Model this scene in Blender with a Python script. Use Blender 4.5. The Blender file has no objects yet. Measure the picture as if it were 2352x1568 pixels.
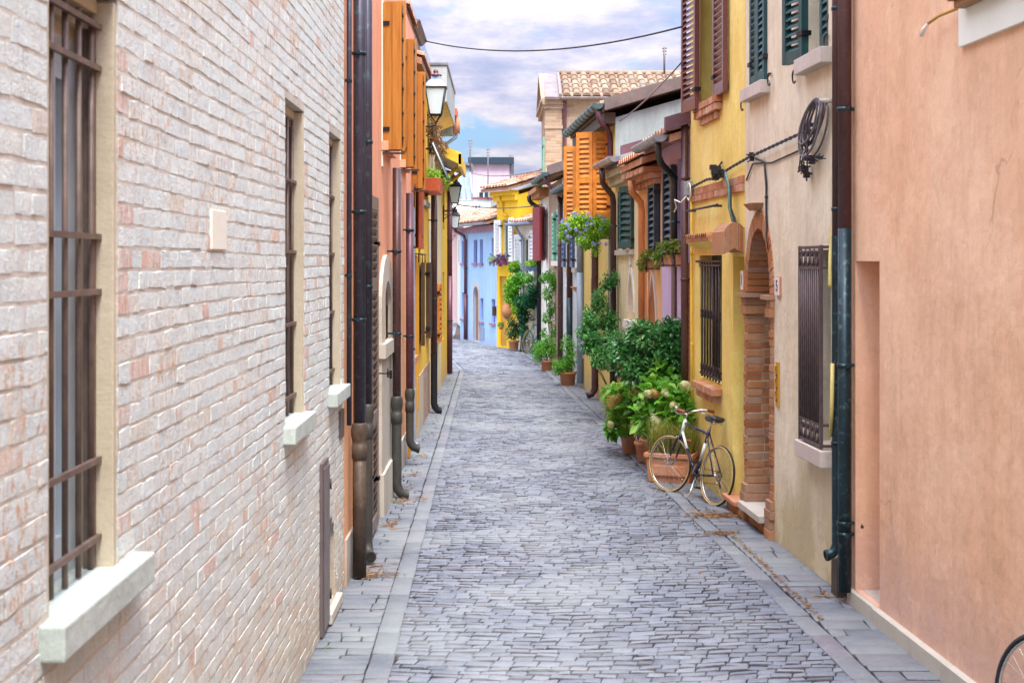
import bpy, bmesh, math, random
from mathutils import Vector, Matrix, Quaternion
rnd = random.Random(7)
SC = bpy.context.scene
COL = SC.collection
PI = math.pi
FPX, CX, HY, HC = 3136.0, 1176.0, 603.0, 2.5      # focal length, principal column, horizon row (2352 px wide photo), eye height

# ------------------------------------------------------------------ mesh builder
class MB:
    def __init__(s):
        s.v = []; s.f = []; s.c = []; s.smooth = []
    def face(s, pts, c=0.5, sm=False):
        n = len(s.v); s.v.extend([Vector(p) for p in pts]); s.f.append(tuple(range(n, n+len(pts)))); s.c.append(c); s.smooth.append(sm)
    def grid(s, rows, c=0.5, sm=True, closed=False, wrap=False):
        """rows: list of equal-length point lists -> connected quads"""
        n = len(s.v); m = len(rows[0])
        for r in rows: s.v.extend([Vector(p) for p in r])
        R = len(rows)
        for i in range(R if wrap else R-1):
            for j in range(m if closed else m-1):
                a = n+i*m+j; b = n+i*m+(j+1) % m; i2 = (i+1) % R
                s.f.append((a, b, n+i2*m+(j+1) % m, n+i2*m+j)); s.c.append(c); s.smooth.append(sm)
        return n
    def hexa(s, p, c=0.5):
        """8 points: bottom 0-3, top 4-7"""
        n = len(s.v); s.v.extend([Vector(q) for q in p])
        for f in ((3,2,1,0),(4,5,6,7),(0,1,5,4),(1,2,6,5),(2,3,7,6),(3,0,4,7)):
            s.f.append(tuple(n+i for i in f)); s.c.append(c); s.smooth.append(False)
    def fbox(s, F, a0, a1, o0, o1, z0, z1, c=0.5):
        s.hexa([F(a0,o0,z0), F(a1,o0,z0), F(a1,o1,z0), F(a0,o1,z0), F(a0,o0,z1), F(a1,o0,z1), F(a1,o1,z1), F(a0,o1,z1)], c)
    def box(s, x0, x1, y0, y1, z0, z1, c=0.5):
        s.fbox(lambda a,o,z: (a,o,z), x0, x1, y0, y1, z0, z1, c)
    def tube(s, pts, r, n=8, cap=True, c=0.5, sm=True, closed=False):
        pts = [Vector(p) for p in pts]; N = len(pts)
        rs = r if isinstance(r, (list, tuple)) else [r]*N
        t0 = (pts[1]-pts[0]).normalized()
        up = Vector((0,0,1)) if abs(t0.z) < .9 else Vector((0,1,0))
        nrm = t0.cross(up).normalized(); rows = []; prev = t0
        for i in range(N):
            if closed: t = (pts[(i+1) % N]-pts[i-1])
            elif i == 0: t = pts[1]-pts[0]
            elif i == N-1: t = pts[-1]-pts[-2]
            else: t = (pts[i+1]-pts[i]).normalized()+(pts[i]-pts[i-1]).normalized()
            if t.length < 1e-9: t = prev
            t = t.normalized(); q = prev.rotation_difference(t); nrm = q @ nrm; prev = t
            nrm = (nrm - t*nrm.dot(t)).normalized(); b = t.cross(nrm)
            rows.append([pts[i]+rs[i]*(math.cos(2*PI*k/n)*nrm+math.sin(2*PI*k/n)*b) for k in range(n)])
        base = s.grid(rows, c, sm, closed=True, wrap=closed)
        if cap and not closed:
            s.f.append(tuple(base+k for k in range(n))[::-1]); s.c.append(c); s.smooth.append(False)
            s.f.append(tuple(base+(N-1)*n+k for k in range(n))); s.c.append(c); s.smooth.append(False)
    def lathe(s, prof, cen, n=16, c=0.5, sm=True, sx=1, sy=1, a0=0.0):
        """prof: [(r,z)] round a vertical axis at cen"""
        cen = Vector(cen)
        rows = [[cen+Vector((r*sx*math.cos(a0+2*PI*k/n), r*sy*math.sin(a0+2*PI*k/n), z)) for k in range(n)] for r, z in prof]
        s.grid(rows, c, sm, closed=True)
    def prism(s, poly, ext, c=0.5):
        """poly: 3-D points of a flat outline; ext: vector"""
        e = Vector(ext); A = [Vector(p) for p in poly]; B = [p+e for p in A]
        n = len(s.v); m = len(A); s.v.extend(A+B)
        s.f.append(tuple(range(n, n+m))[::-1]); s.c.append(c); s.smooth.append(False)
        s.f.append(tuple(range(n+m, n+2*m))); s.c.append(c); s.smooth.append(False)
        for i in range(m):
            j = (i+1) % m
            s.f.append((n+i, n+j, n+m+j, n+m+i)); s.c.append(c); s.smooth.append(False)
    def sphere(s, cen, r, n=10, m=7, c=0.5, sc=(1,1,1)):
        cen = Vector(cen); rows = []
        for i in range(m+1):
            a = PI*i/m-PI/2
            rows.append([cen+Vector((r*sc[0]*math.cos(a)*math.cos(2*PI*k/n), r*sc[1]*math.cos(a)*math.sin(2*PI*k/n), r*sc[2]*math.sin(a))) for k in range(n)])
        s.grid(rows, c, True, closed=True)
    def xform(s, M, start=0):
        for i in range(start, len(s.v)): s.v[i] = M @ s.v[i]
    def build(s, name, mat, org=(0,0,0), bevel=0.0, recalc=True):
        me = bpy.data.meshes.new(name); o = Vector(org)
        me.from_pydata([tuple(v-o) for v in s.v], [], s.f)
        at = me.attributes.new('rnd', 'FLOAT', 'FACE'); at.data.foreach_set('value', s.c)
        me.polygons.foreach_set('use_smooth', s.smooth)
        if recalc or bevel:
            bm = bmesh.new(); bm.from_mesh(me)
            bmesh.ops.remove_doubles(bm, verts=bm.verts, dist=1e-5) if bevel else None
            bmesh.ops.recalc_face_normals(bm, faces=bm.faces)
            if bevel:
                ed = [e for e in bm.edges if len(e.link_faces) == 2 and e.calc_face_angle(0) > .6]
                bmesh.ops.bevel(bm, geom=ed, offset=bevel, segments=2, affect='EDGES', profile=.6, clamp_overlap=True)
            bm.to_mesh(me); bm.free()
        # box-projected UV in metres
        uv = me.uv_layers.new(name='UVMap'); vs = me.vertices; data = [0.0]*(2*len(me.loops))
        for p in me.polygons:
            nx, ny, nz = p.normal
            if abs(nz) > .75: fx = lambda q: (q.x, q.y)
            else:
                l = math.hypot(nx, ny) or 1; tx, ty = -ny/l, nx/l
                fx = lambda q, tx=tx, ty=ty: (q.x*tx+q.y*ty, q.z)
            for li in p.loop_indices:
                q = vs[me.loops[li].vertex_index].co+o
                data[2*li], data[2*li+1] = fx(q)
        uv.data.foreach_set('uv', data)
        me.materials.append(mat)
        ob = bpy.data.objects.new(name, me); COL.objects.link(ob); ob.location = o
        return ob

LABELS = {}
def tag(o, label=None, cat=None, group=None, kind=None):
    if label: o['label'] = label
    if cat: o['category'] = cat
    if group: o['group'] = group
    if kind: o['kind'] = kind
    return o
def thing(name, label, cat, loc, group=None):
    o = bpy.data.objects.new(name, None); o.empty_display_size = .2; COL.objects.link(o); o.location = Vector(loc)
    return tag(o, label, cat, group)
def rootloc(o):
    v = Vector(o.location)
    while o.parent: o = o.parent; v = v+Vector(o.location)
    return v
def part(name, mb, mat, parent, label=None, bevel=0.0, recalc=True, kind=None):
    ob = mb.build(name, mat, rootloc(parent), bevel, recalc)
    ob.location = (0,0,0); ob.parent = parent
    if label: ob['label'] = label
    if kind: ob['kind'] = kind
    return ob
def single(name, mb, mat, label, cat, loc, group=None, bevel=0.0, recalc=True):
    return tag(mb.build(name, mat, loc, bevel, recalc), label, cat, group)
def struct(name, mb, mat, loc=(0,0,0), kind='structure', recalc=True):
    return tag(mb.build(name, mat, loc, recalc=recalc), kind=kind)
def copy_tree(o, parent=None):
    c = o.copy(); COL.objects.link(c); c.parent = parent
    for ch in list(o.children): copy_tree(ch, c)
    return c

# ------------------------------------------------------------------ wall frames
def R(s, o=0.0, z=0.0): return Vector((3.125-.0625*s-o, s, z))
def L(s, o=0.0, z=0.0): return Vector((-1.2-.0083*s+o, s, z))
def sR(x, o=0.0): return (9800-FPX*o)/(x-980)
def sL(x, o=0.0): return (3763-FPX*o)/(1150-x)
def zz(y, s): return HC-(y-HY)*s/FPX          # height of photo row y at depth s
def at(x, y, d): return Vector(((x-CX)*d/FPX, d, HC-(y-HY)*d/FPX))
def frame(A, B):
    """wall from A to B; a in metres along it, o towards the left-hand side looking along A->B rotated to the viewer"""
    A = Vector((A[0], A[1], 0)); B = Vector((B[0], B[1], 0)); u = (B-A).normalized(); n = Vector((u.y, -u.x, 0))
    def F(a, o=0.0, z=0.0): return A+u*a+n*o+Vector((0,0,z))
    F.len = (B-A).length
    return F

# ------------------------------------------------------------------ node materials
class NT:
    def __init__(s, name):
        s.m = bpy.data.materials.new(name); s.m.use_nodes = True; s.t = s.m.node_tree
        s.b = s.t.nodes['Principled BSDF']; s.out = s.t.nodes['Material Output']
    def n(s, typ, **kw):
        nd = s.t.nodes.new(typ)
        for k, v in kw.items():
            if k in nd.inputs: s.set(nd.inputs[k], v)
            else: setattr(nd, k, v)
        return nd
    def set(s, sock, v):
        if isinstance(v, bpy.types.NodeSocket): s.t.links.new(v, sock)
        elif isinstance(v, bpy.types.Node): s.t.links.new(v.outputs[0], sock)
        else:
            if isinstance(v, tuple) and len(v) == 3 and sock.type == 'RGBA': v = v+(1,)
            sock.default_value = v
    def pos(s, scale=(1,1,1)):
        g = s.n('ShaderNodeNewGeometry'); m = s.n('ShaderNodeVectorMath', operation='MULTIPLY')
        s.t.links.new(g.outputs['Position'], m.inputs[0]); m.inputs[1].default_value = scale
        return m.outputs[0]
    def uv(s, scale=(1,1,1)):
        g = s.n('ShaderNodeTexCoord'); m = s.n('ShaderNodeVectorMath', operation='MULTIPLY')
        s.t.links.new(g.outputs['UV'], m.inputs[0]); m.inputs[1].default_value = scale
        return m.outputs[0]
    def noise(s, vec, scale, detail=4, rough=.55, dist=0):
        nd = s.n('ShaderNodeTexNoise', Vector=vec, Scale=scale, Detail=detail, Roughness=rough, Distortion=dist)
        return nd.outputs['Fac']
    def ramp(s, fac, stops, interp='LINEAR'):
        r = s.n('ShaderNodeValToRGB'); s.set(r.inputs[0], fac); cr = r.color_ramp; cr.interpolation = interp
        while len(cr.elements) > 1: cr.elements.remove(cr.elements[-1])
        for i, (p, c) in enumerate(stops):
            e = cr.elements[0] if i == 0 else cr.elements.new(p)
            e.position = p; e.color = (c if isinstance(c, tuple) else (c,c,c))+(1,)
        return r.outputs[0]
    def mix(s, f, a, b, mode='MIX'):
        m = s.n('ShaderNodeMix', data_type='RGBA', blend_type=mode)
        s.set(m.inputs[0], f); s.set(m.inputs[6], a); s.set(m.inputs[7], b)
        return m.outputs[2]
    def math(s, op, a, b=0.0, clamp=False):
        m = s.n('ShaderNodeMath', operation=op, use_clamp=clamp); s.set(m.inputs[0], a); s.set(m.inputs[1], b)
        return m.outputs[0]
    def bump(s, h, dist=.01, strength=1.0):
        b = s.n('ShaderNodeBump', Height=h, Distance=dist, Strength=strength)
        s.t.links.new(b.outputs[0], s.b.inputs['Normal']); return b
    def attr(s, name='rnd'):
        return s.n('ShaderNodeAttribute', attribute_name=name).outputs['Fac']
    def z(s):
        sx = s.n('ShaderNodeSeparateXYZ'); s.set(sx.inputs[0], s.pos()); return sx.outputs[2]
    def fin(s, col, rough=.8, metal=0.0, spec=.35):
        s.set(s.b.inputs['Base Color'], col); s.set(s.b.inputs['Roughness'], rough); s.set(s.b.inputs['Metallic'], metal)
        s.b.inputs['Specular IOR Level'].default_value = spec
        return s.m

def mul(c, k): return tuple(min(1, x*k) for x in c)
def plaster(name, c, c2=None, streak=.5, base=None, bh=.5, grain=1.0, stain=(.2,.17,.13), stain_amt=.35, mott=1.0, crack=0.0):
    """render on a house wall: mottled lime wash with vertical rain streaks; base = colour of damp worn foot up to bh metres"""
    t = NT(name); c2 = c2 or mul(c, .8)
    big = t.noise(t.pos((1,1,.55)), .9, 5, .62)
    col = t.mix(t.ramp(big, [(.32, 0), (.7, 1)]), c, c2)
    st = t.noise(t.pos((4,4,.8)), 1.6, 7, .72)
    col = t.mix(t.math('MULTIPLY', t.ramp(st, [(.46, 0), (.74, 1)]), streak), col, mul(c2, .72))
    st2 = t.noise(t.pos((2.4,2.4,.8)), 1.9, 7, .7)
    col = t.mix(t.math('MULTIPLY', t.ramp(st2, [(.52, 0), (.8, 1)]), streak*.7), col, mul(c, 1.22))
    blot = t.noise(t.pos(), 2.7, 8, .7)
    col = t.mix(t.math('MULTIPLY', t.ramp(blot, [(.55, 0), (.72, 1)]), .28*mott), col, mul(c, 1.15))
    blot2 = t.noise(t.pos((1,1,.8)), 4.3, 7, .7)
    col = t.mix(t.math('MULTIPLY', t.ramp(blot2, [(.60, 0), (.74, 1)]), stain_amt*.6), col, stain)
    if base:
        h = t.math('ADD', t.z(), t.math('MULTIPLY', t.math('SUBTRACT', t.noise(t.pos((1,1,.5)), 2.3, 6, .65), .5), bh*1.5))
        m = t.n('ShaderNodeMapRange'); t.set(m.inputs[0], h); m.inputs[1].default_value = bh*1.25; m.inputs[2].default_value = bh*.35
        col = t.mix(t.math('MULTIPLY', m.outputs[0], .75), col, base)
    if crack:
        wv = t.n('ShaderNodeTexNoise', Vector=t.pos(), Scale=2.2, Detail=5); sc_ = t.n('ShaderNodeVectorMath', operation='SCALE'); t.set(sc_.inputs[0], wv.outputs['Color']); sc_.inputs['Scale'].default_value = .5
        ad = t.n('ShaderNodeVectorMath', operation='ADD'); t.set(ad.inputs[0], t.pos((1,1,.6))); t.set(ad.inputs[1], sc_)
        vo = t.n('ShaderNodeTexVoronoi', feature='DISTANCE_TO_EDGE', Vector=ad, Scale=1.1)
        ck = t.math('MULTIPLY', t.ramp(vo.outputs['Distance'], [(0, 1), (.012, 0)]), t.ramp(t.noise(t.pos(), 1.4, 4), [(.55, 0), (.68, 1)]))
        col = t.mix(t.math('MULTIPLY', ck, crack), col, mul(c2, .45))
        # patches where the coat has been redone or has powdered away
        pa = t.noise(t.pos((1,1,.8)), 1.15, 8, .72)
        col = t.mix(t.math('MULTIPLY', t.ramp(pa, [(.535, 0), (.56, 1)]), .22), col, mul(c, 1.3))
        col = t.mix(t.math('MULTIPLY', t.ramp(pa, [(.42, 1), (.455, 0)]), .25), col, mul(c2, .72))
        sp = t.noise(t.pos((1,1,.25)), 11, 6, .75)
        col = t.mix(t.math('MULTIPLY', t.ramp(sp, [(.60, 0), (.74, 1)]), .45), col, mul(c2, .6))
    fine = t.noise(t.pos(), 95, 5, .65)
    mid = t.noise(t.pos(), 17, 5, .6)
    col = t.mix(t.math('MULTIPLY', t.ramp(fine, [(.35, 1), (.6, 0)]), .16), col, mul(c2, .55))
    t.bump(t.math('ADD', t.math('ADD', t.math('MULTIPLY', fine, .35), mid), t.math('MULTIPLY', t.noise(t.pos(), 3.0, 3), 5.0 if crack else 1.5)), .006*grain, .6)
    return t.fin(col, .92, 0, .15)
def paint(name, c, rough=.45, var=.2, scale=9, metal=0, bump=.0, spec=.4, dirt=None, dirt_amt=.5, stretch=(1,1,1)):
    t = NT(name); n1 = t.noise(t.pos(stretch), scale, 6, .65)
    col = t.mix(t.ramp(n1, [(.3, 0), (.72, 1)]), mul(c, 1+var), mul(c, 1-var))
    if dirt:
        n2 = t.noise(t.pos(), scale*2.7, 7, .7); col = t.mix(t.math('MULTIPLY', t.ramp(n2, [(.54, 0), (.68, 1)]), dirt_amt), col, dirt)
    r = t.math('ADD', t.math('MULTIPLY', n1, .25), rough-.12, True)
    if bump: t.bump(t.noise(t.pos(), scale*7, 4), bump, .6)
    return t.fin(col, r, metal, spec)
def wood(name, c, c2, scale=1.0, rough=.5, axis='z'):
    t = NT(name)
    st = {'z': (14,14,.9), 'h': (1.2,1.2,22)}[axis]
    g = t.noise(t.pos(tuple(x*scale for x in st)), 2.0, 6, .65, .6)
    col = t.mix(t.ramp(g, [(.28, 0), (.5, .45), (.74, 1)]), c, c2)
    col = t.mix(t.math('MULTIPLY', t.attr(), .55), col, mul(c2, .8))
    t.bump(g, .003, .5)
    return t.fin(col, rough, 0, .35)
def bricks(name, c1, c2, mortar, w=.25, h=.068, mort=.011, off=.5, age=.5, agec=(.5,.42,.33), dist=.006):
    t = NT(name); u = t.uv()
    wob = t.n('ShaderNodeTexNoise', Vector=u, Scale=5.0, Detail=3)
    v = t.n('ShaderNodeVectorMath', operation='SCALE'); t.set(v.inputs[0], wob.outputs['Color']); v.inputs['Scale'].default_value = .012
    v2 = t.n('ShaderNodeVectorMath', operation='ADD'); t.set(v2.inputs[0], u); t.set(v2.inputs[1], v)
    b = t.n('ShaderNodeTexBrick', Vector=v2, Color1=c1, Color2=c2, Mortar=mortar, Scale=1.0, offset=off)
    b.inputs['Brick Width'].default_value = w; b.inputs['Row Height'].default_value = h; b.inputs['Mortar Size'].default_value = mort/2
    b.inputs['Mortar Smooth'].default_value = .2; b.inputs['Bias'].default_value = -.1
    n = t.noise(t.pos(), 6, 7, .7); f = t.noise(t.pos(), 60, 5, .7)
    col = t.mix(t.math('MULTIPLY', t.ramp(n, [(.45, 0), (.7, 1)]), age), b.outputs['Color'], agec)
    col = t.mix(t.math('MULTIPLY', t.ramp(f, [(.4, 1), (.6, 0)]), .25), col, mul(c1, .5))
    t.bump(t.math('ADD', t.math('MULTIPLY', b.outputs['Fac'], -1), t.math('MULTIPLY', f, .35)), dist, .9)
    return t.fin(col, .9, 0, .15)
def tinted(name, stops, rough=.8, bump=.002, fine=60, spec=.25, age=None, age_amt=.4, metal=0):
    """colour from the per-face random value"""
    t = NT(name); col = t.ramp(t.attr(), stops); f = t.noise(t.pos(), fine, 6, .7); n = t.noise(t.pos(), fine/9, 6, .7)
    col = t.mix(t.math('MULTIPLY', t.ramp(f, [(.36, 1), (.6, 0)]), .3), col, mul(stops[0][1], .55))
    if age: col = t.mix(t.math('MULTIPLY', t.ramp(n, [(.48, 0), (.66, 1)]), age_amt), col, age)
    if bump: t.bump(t.math('ADD', f, n), bump, .8)
    return t.fin(col, rough, metal, spec)
def leafmat(name, dark, light, tip=None, spec=.3, rough=.45, trans=.35):
    t = NT(name); st = [(0, dark), (.6, light)]+([(1, tip)] if tip else [])
    col = t.ramp(t.attr(), st)
    n = t.noise(t.pos(), 30, 3); col = t.mix(t.math('MULTIPLY', n, .3), col, mul(dark, .9))
    t.fin(col, rough, 0, spec)
    tr = t.n('ShaderNodeBsdfTranslucent'); t.set(tr.inputs[0], t.mix(.5, col, mul(light, 1.3)))
    mx = t.n('ShaderNodeMixShader'); mx.inputs[0].default_value = trans
    t.t.links.new(t.b.outputs[0], mx.inputs[1]); t.t.links.new(tr.outputs[0], mx.inputs[2]); t.t.links.new(mx.outputs[0], t.out.inputs[0])
    return t.m
def glassy(name, c, rough=.08, spec=.6):
    t = NT(name); n = t.noise(t.pos(), 1.3, 2); t.bump(n, .01, .15)
    return t.fin(t.mix(n, mul(c, .7), mul(c, 1.3)), rough, 0, spec)
# ------------------------------------------------------------------ materials
M = {}
M['pink'] = plaster('apricot_pink_render', (.87,.54,.35), (.79,.44,.25), .5, (.66,.43,.35), .6, stain=(.50,.26,.15), stain_amt=.45, mott=1.8, crack=.6)
M['pink_dark'] = plaster('apricot_reveal', (.66,.27,.13), (.60,.24,.12), .25)
M['beige'] = plaster('beige_render', (.80,.72,.55), (.72,.60,.40), .6, (.50,.40,.20), .75, stain=(.42,.34,.2), stain_amt=.3, crack=.4)
M['yellow'] = plaster('ochre_yellow_render', (.88,.73,.27), (.86,.62,.14), .55, (.55,.40,.10), .3, stain=(.6,.35,.06), stain_amt=.25, crack=.35)
M['lavender'] = plaster('lavender_render', (.62,.54,.78), (.60,.47,.66), .4, (.5,.45,.55), .3)
M['peach'] = plaster('peach_render', (.82,.52,.26), (.76,.42,.18), .45, (.5,.33,.2), .4)
M['cream'] = plaster('cream_render', (.82,.72,.46), (.74,.62,.36), .5, (.6,.5,.35), .4)
M['paleyellow'] = plaster('pale_yellow_render', (.78,.62,.26), (.72,.50,.14), .6, (.5,.4,.25), .4)
M['greywhite'] = plaster('grey_white_render', (.68,.72,.76), (.56,.60,.66), .6, (.4,.4,.4), .4)
M['white'] = plaster('white_render', (.82,.80,.74), (.72,.68,.6), .5, (.5,.48,.42), .4)
M['oldgrey'] = plaster('old_grey_render', (.33,.37,.36), (.24,.275,.26), .8, stain=(.22,.30,.27), stain_amt=.6, mott=2)
M['salmon'] = plaster('salmon_render', (.86,.43,.27), (.80,.34,.19), .6)
M['peachlow'] = plaster('light_salmon_render', (.84,.46,.25), (.80,.40,.20), .4)
M['plinth'] = plaster('pale_plinth', (.56,.52,.47), (.46,.42,.37), .5, (.35,.3,.25), .2)
M['stone'] = plaster('pale_stone', (.58,.54,.46), (.48,.44,.36), .3, stain=(.35,.36,.25), stain_amt=.4)
M['sill'] = plaster('weathered_sill_stone', (.54,.60,.55), (.42,.48,.42), .45, stain=(.30,.32,.19), stain_amt=1.2, mott=2, crack=.5)
M['sillr'] = plaster('warm_sill_stone', (.64,.56,.48), (.50,.42,.36), .25, stain=(.25,.2,.17), stain_amt=.7)
M['jamb'] = plaster('old_jamb_plaster', (.60,.53,.40), (.50,.43,.30), .5, stain=(.3,.24,.15), stain_amt=.5)
M['yellowL'] = plaster('strong_yellow_render', (.84,.58,.10), (.78,.46,.05), .6, (.6,.4,.15), .5)
M['yellowF'] = plaster('egg_yellow_render', (.88,.60,.05), (.86,.52,.03), .4)
M['blue'] = plaster('powder_blue_render', (.40,.60,.83), (.34,.52,.77), .5, (.38,.46,.66), .3)
M['farpink'] = plaster('faded_pink_render', (.74,.52,.47), (.68,.46,.43), .4)
M['mauve'] = plaster('mauve_render', (.62,.47,.53), (.54,.42,.48), .5)
M['pale'] = plaster('pale_lime_render', (.76,.80,.70), (.7,.72,.62), .4)
M['dun'] = plaster('dun_render', (.58,.43,.29), (.5,.36,.24), .5)
M['concrete'] = plaster('grey_concrete', (.46,.49,.46), (.34,.37,.34), .4, stain=(.2,.2,.17), stain_amt=.8, mott=2)
M['mortar'] = plaster('limewashed_mortar', (.64,.61,.53), (.48,.43,.35), .3, (.48,.38,.26), .6, stain=(.16,.13,.10), stain_amt=1.5, grain=2.5)
M['brickwhite'] = None
M['brick'] = bricks('old_buff_brick', (.34,.20,.12), (.47,.33,.21), (.38,.34,.28), age=.4, agec=(.42,.34,.25), h=.085, w=.27, mort=.02, dist=.015)
M['brickred'] = bricks('red_brick', (.52,.14,.06), (.60,.20,.08), (.62,.42,.34), age=.2)
M['brickfoot'] = bricks('brick_foot', (.40,.24,.16), (.48,.32,.22), (.45,.40,.34), age=.5)
M['brickpc'] = tinted('terracotta_brick', [(0,(.34,.12,.05)), (.35,(.43,.18,.07)), (.7,(.47,.24,.12)), (1,(.36,.22,.15))], .9, .003, 45, .12, (.46,.33,.22), .35)
M['brickband'] = tinted('orange_brick', [(0,(.46,.17,.07)), (.5,(.54,.27,.15)), (1,(.58,.36,.23))], .9, .003, 45, .12, (.60,.48,.37), .45)
M['tiles'] = tinted('roof_tile_clay', [(0,(.15,.09,.06)), (.35,(.27,.175,.115)), (.7,(.33,.255,.18)), (1,(.17,.15,.12))], .92, .004, 25, .12, (.15,.14,.105), .6)
M['tilesred'] = tinted('roof_tile_red', [(0,(.32,.15,.09)), (.5,(.44,.25,.17)), (1,(.48,.33,.25))], .92, .004, 25, .12, (.42,.36,.28), .4)
M['terracotta'] = tinted('terracotta_pot', [(0,(.46,.17,.08)), (.5,(.56,.23,.11)), (1,(.60,.28,.15))], .85, .002, 40, .2, (.50,.38,.30), .45)
M['copper'] = paint('aged_copper_pipe', (.045,.042,.062), .38, .45, 5, .35, .0, .5, (.10,.22,.22), .45, (1,1,.25))
M['copperg'] = paint('verdigris_pipe', (.012,.032,.042), .4, .45, 6, .3, .0, .5, (.16,.34,.30), .5, (1,1,.4))
M['brownpipe'] = paint('brown_painted_pipe', (.085,.040,.036), .4, .35, 6, .2, .0, .5, (.20,.10,.08), .5, (1,1,.3))
M['purplepipe'] = paint('plum_painted_pipe', (.12,.045,.065), .4, .3, 6, .2, .0, .5, (.22,.14,.14), .4, (1,1,.3))
M['castiron'] = paint('rusty_cast_iron', (.080,.058,.042), .6, .6, 7, .3, .004, .4, (.20,.13,.08), .5, (1,1,.35))
M['castgrey'] = paint('grey_cast_iron', (.060,.058,.052), .55, .4, 8, .3, .003, .4, (.12,.09,.06), .4, (1,1,.4))
M['greypipe'] = paint('zinc_pipe', (.28,.35,.46), .6, .25, 6, .3, .0, .5, (.2,.22,.25), .4, (1,1,.3))
M['orangepipe'] = paint('orange_painted_pipe', (.60,.25,.09), .45, .25, 6, .1, .0, .4, (.4,.2,.1), .4, (1,1,.3))
M['gutterzinc'] = paint('zinc_gutter', (.26,.25,.27), .35, .4, 5, .5, .0, .5, (.12,.10,.09), .5)
M['guttergreen'] = paint('verdigris_gutter', (.055,.10,.105), .4, .5, 6, .4, .0, .5, (.16,.26,.24), .5)
M['flash'] = paint('brown_metal_flashing', (.17,.13,.12), .4, .3, 3, .3, .0, .4, (.1,.07,.06), .4)
M['flashpurple'] = paint('plum_metal_flashing', (.16,.085,.11), .4, .3, 3, .3, .0, .4, (.1,.06,.06), .4)
M['iron'] = paint('dark_wrought_iron', (.055,.042,.040), .55, .4, 20, .4, .001, .4, (.14,.07,.04), .5)
M['bariron'] = paint('grey_brown_window_bar', (.15,.105,.085), .5, .3, 12, .2, .001, .4, (.26,.17,.11), .4)
M['blackiron'] = paint('black_iron', (.018,.018,.022), .45, .4, 20, .3)
M['grateiron'] = paint('brown_painted_iron', (.105,.072,.072), .45, .3, 14, .3)
M['whitewin'] = paint('white_window_paint', (.44,.52,.56), .4, .1, 5)
M['glass'] = glassy('dark_window_glass', (.035,.042,.05))
M['glassblue'] = glassy('sky_window_glass', (.25,.33,.40), .05)
M['glasslamp'] = paint('frosted_lamp_glass', (.60,.72,.78), .25, .06, 4, 0, .0, .5)
M['dark'] = paint('dark_interior', (.03,.026,.022), .9)
M['orangewood'] = wood('varnished_orange_wood', (.57,.25,.045), (.32,.11,.018), 1, .48)
M['shutorange'] = paint('orange_shutter_paint', (.58,.20,.03), .55, .35, 9, 0, .0, .4, (.55,.16,.02), .4)
M['brownwood'] = wood('dark_brown_wood', (.11,.065,.04), (.055,.032,.02), 1, .55)
M['taupe'] = paint('taupe_shutter_paint', (.20,.155,.125), .5, .2, 9)
M['mahog'] = paint('mahogany_shutter_paint', (.17,.055,.045), .3, .25, 9, 0, .0, .6)
M['slatpale'] = paint('worn_pale_slat', (.50,.46,.50), .3, .2, 12, 0, .0, .6)
M['navy'] = paint('blue_black_shutter_paint', (.018,.036,.055), .4, .3, 9, 0, .0, .5)
M['green'] = paint('bottle_green_shutter_paint', (.022,.075,.075), .45, .25, 9, 0, .0, .4, (.03,.10,.09), .4)
M['mint'] = paint('mint_shutter_paint', (.26,.60,.44), .5, .15, 9)
M['darkred'] = paint('oxblood_shutter_paint', (.24,.025,.03), .45, .25, 9)
M['redbrown'] = paint('red_brown_shutter_paint', (.32,.07,.035), .45, .25, 9)
M['whiteshut'] = paint('white_shutter_paint', (.76,.80,.84), .5, .08, 9)
M['blueshut'] = paint('slate_blue_shutter_paint', (.10,.16,.28), .45, .2, 9)
M['redpanel'] = paint('coral_door_paint', (.70,.16,.08), .5, .15, 5)
M['purple'] = paint('violet_window_paint', (.11,.085,.40), .5, .2, 5)
M['mauvesill'] = paint('mauve_sill_paint', (.34,.17,.24), .6, .2, 5)
M['ochre'] = wood('ochre_wood', (.62,.34,.05), (.42,.20,.02), 1, .45)
M['archwood'] = wood('honey_wood_door', (.42,.20,.07), (.26,.11,.03), 1, .5)
M['brownmetal'] = paint('taupe_metal_hatch', (.17,.135,.13), .4, .15, 6, .3)
M['yellowtrim'] = paint('yellow_painted_timber', (.80,.52,.05), .5, .2, 6, 0, .0, .3, (.5,.35,.1), .4)
M['creamtrim'] = paint('cream_trim', (.80,.78,.66), .6, .06, 3)
M['tileplaque'] = paint('glazed_white_tile', (.82,.76,.72), .2, .05, 5)
M['ink'] = paint('dark_blue_ink', (.02,.025,.06), .5)
M['cable'] = paint('black_cable', (.025,.022,.026), .5, .3, 30)
M['cablegrey'] = paint('grey_cable', (.13,.11,.12), .5, .3, 30)
M['cablegreen'] = paint('green_cable_sheath', (.10,.22,.17), .5, .3, 30)
M['conduit'] = paint('yellow_corrugated_conduit', (.62,.50,.16), .5, .15, 30)
M['bark'] = wood('bark', (.16,.10,.06), (.08,.05,.03), 2, .9)
M['stem'] = paint('green_stem', (.20,.26,.08), .7, .3, 12)
M['soil'] = paint('potting_soil', (.05,.035,.025), .95, .4, 30, 0, .01)
M['camellia'] = leafmat('glossy_dark_leaf', (.014,.075,.022), (.075,.27,.065), (.24,.47,.16), .6, .28, .25)
M['hydleaf'] = leafmat('fresh_green_leaf', (.03,.16,.015), (.18,.46,.04), (.42,.60,.10))
M['roseleaf'] = leafmat('rose_leaf', (.025,.115,.03), (.11,.34,.085), (.28,.50,.17))
M['limeleaf'] = leafmat('lime_leaf', (.06,.22,.01), (.26,.52,.03), (.46,.62,.08))
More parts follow.
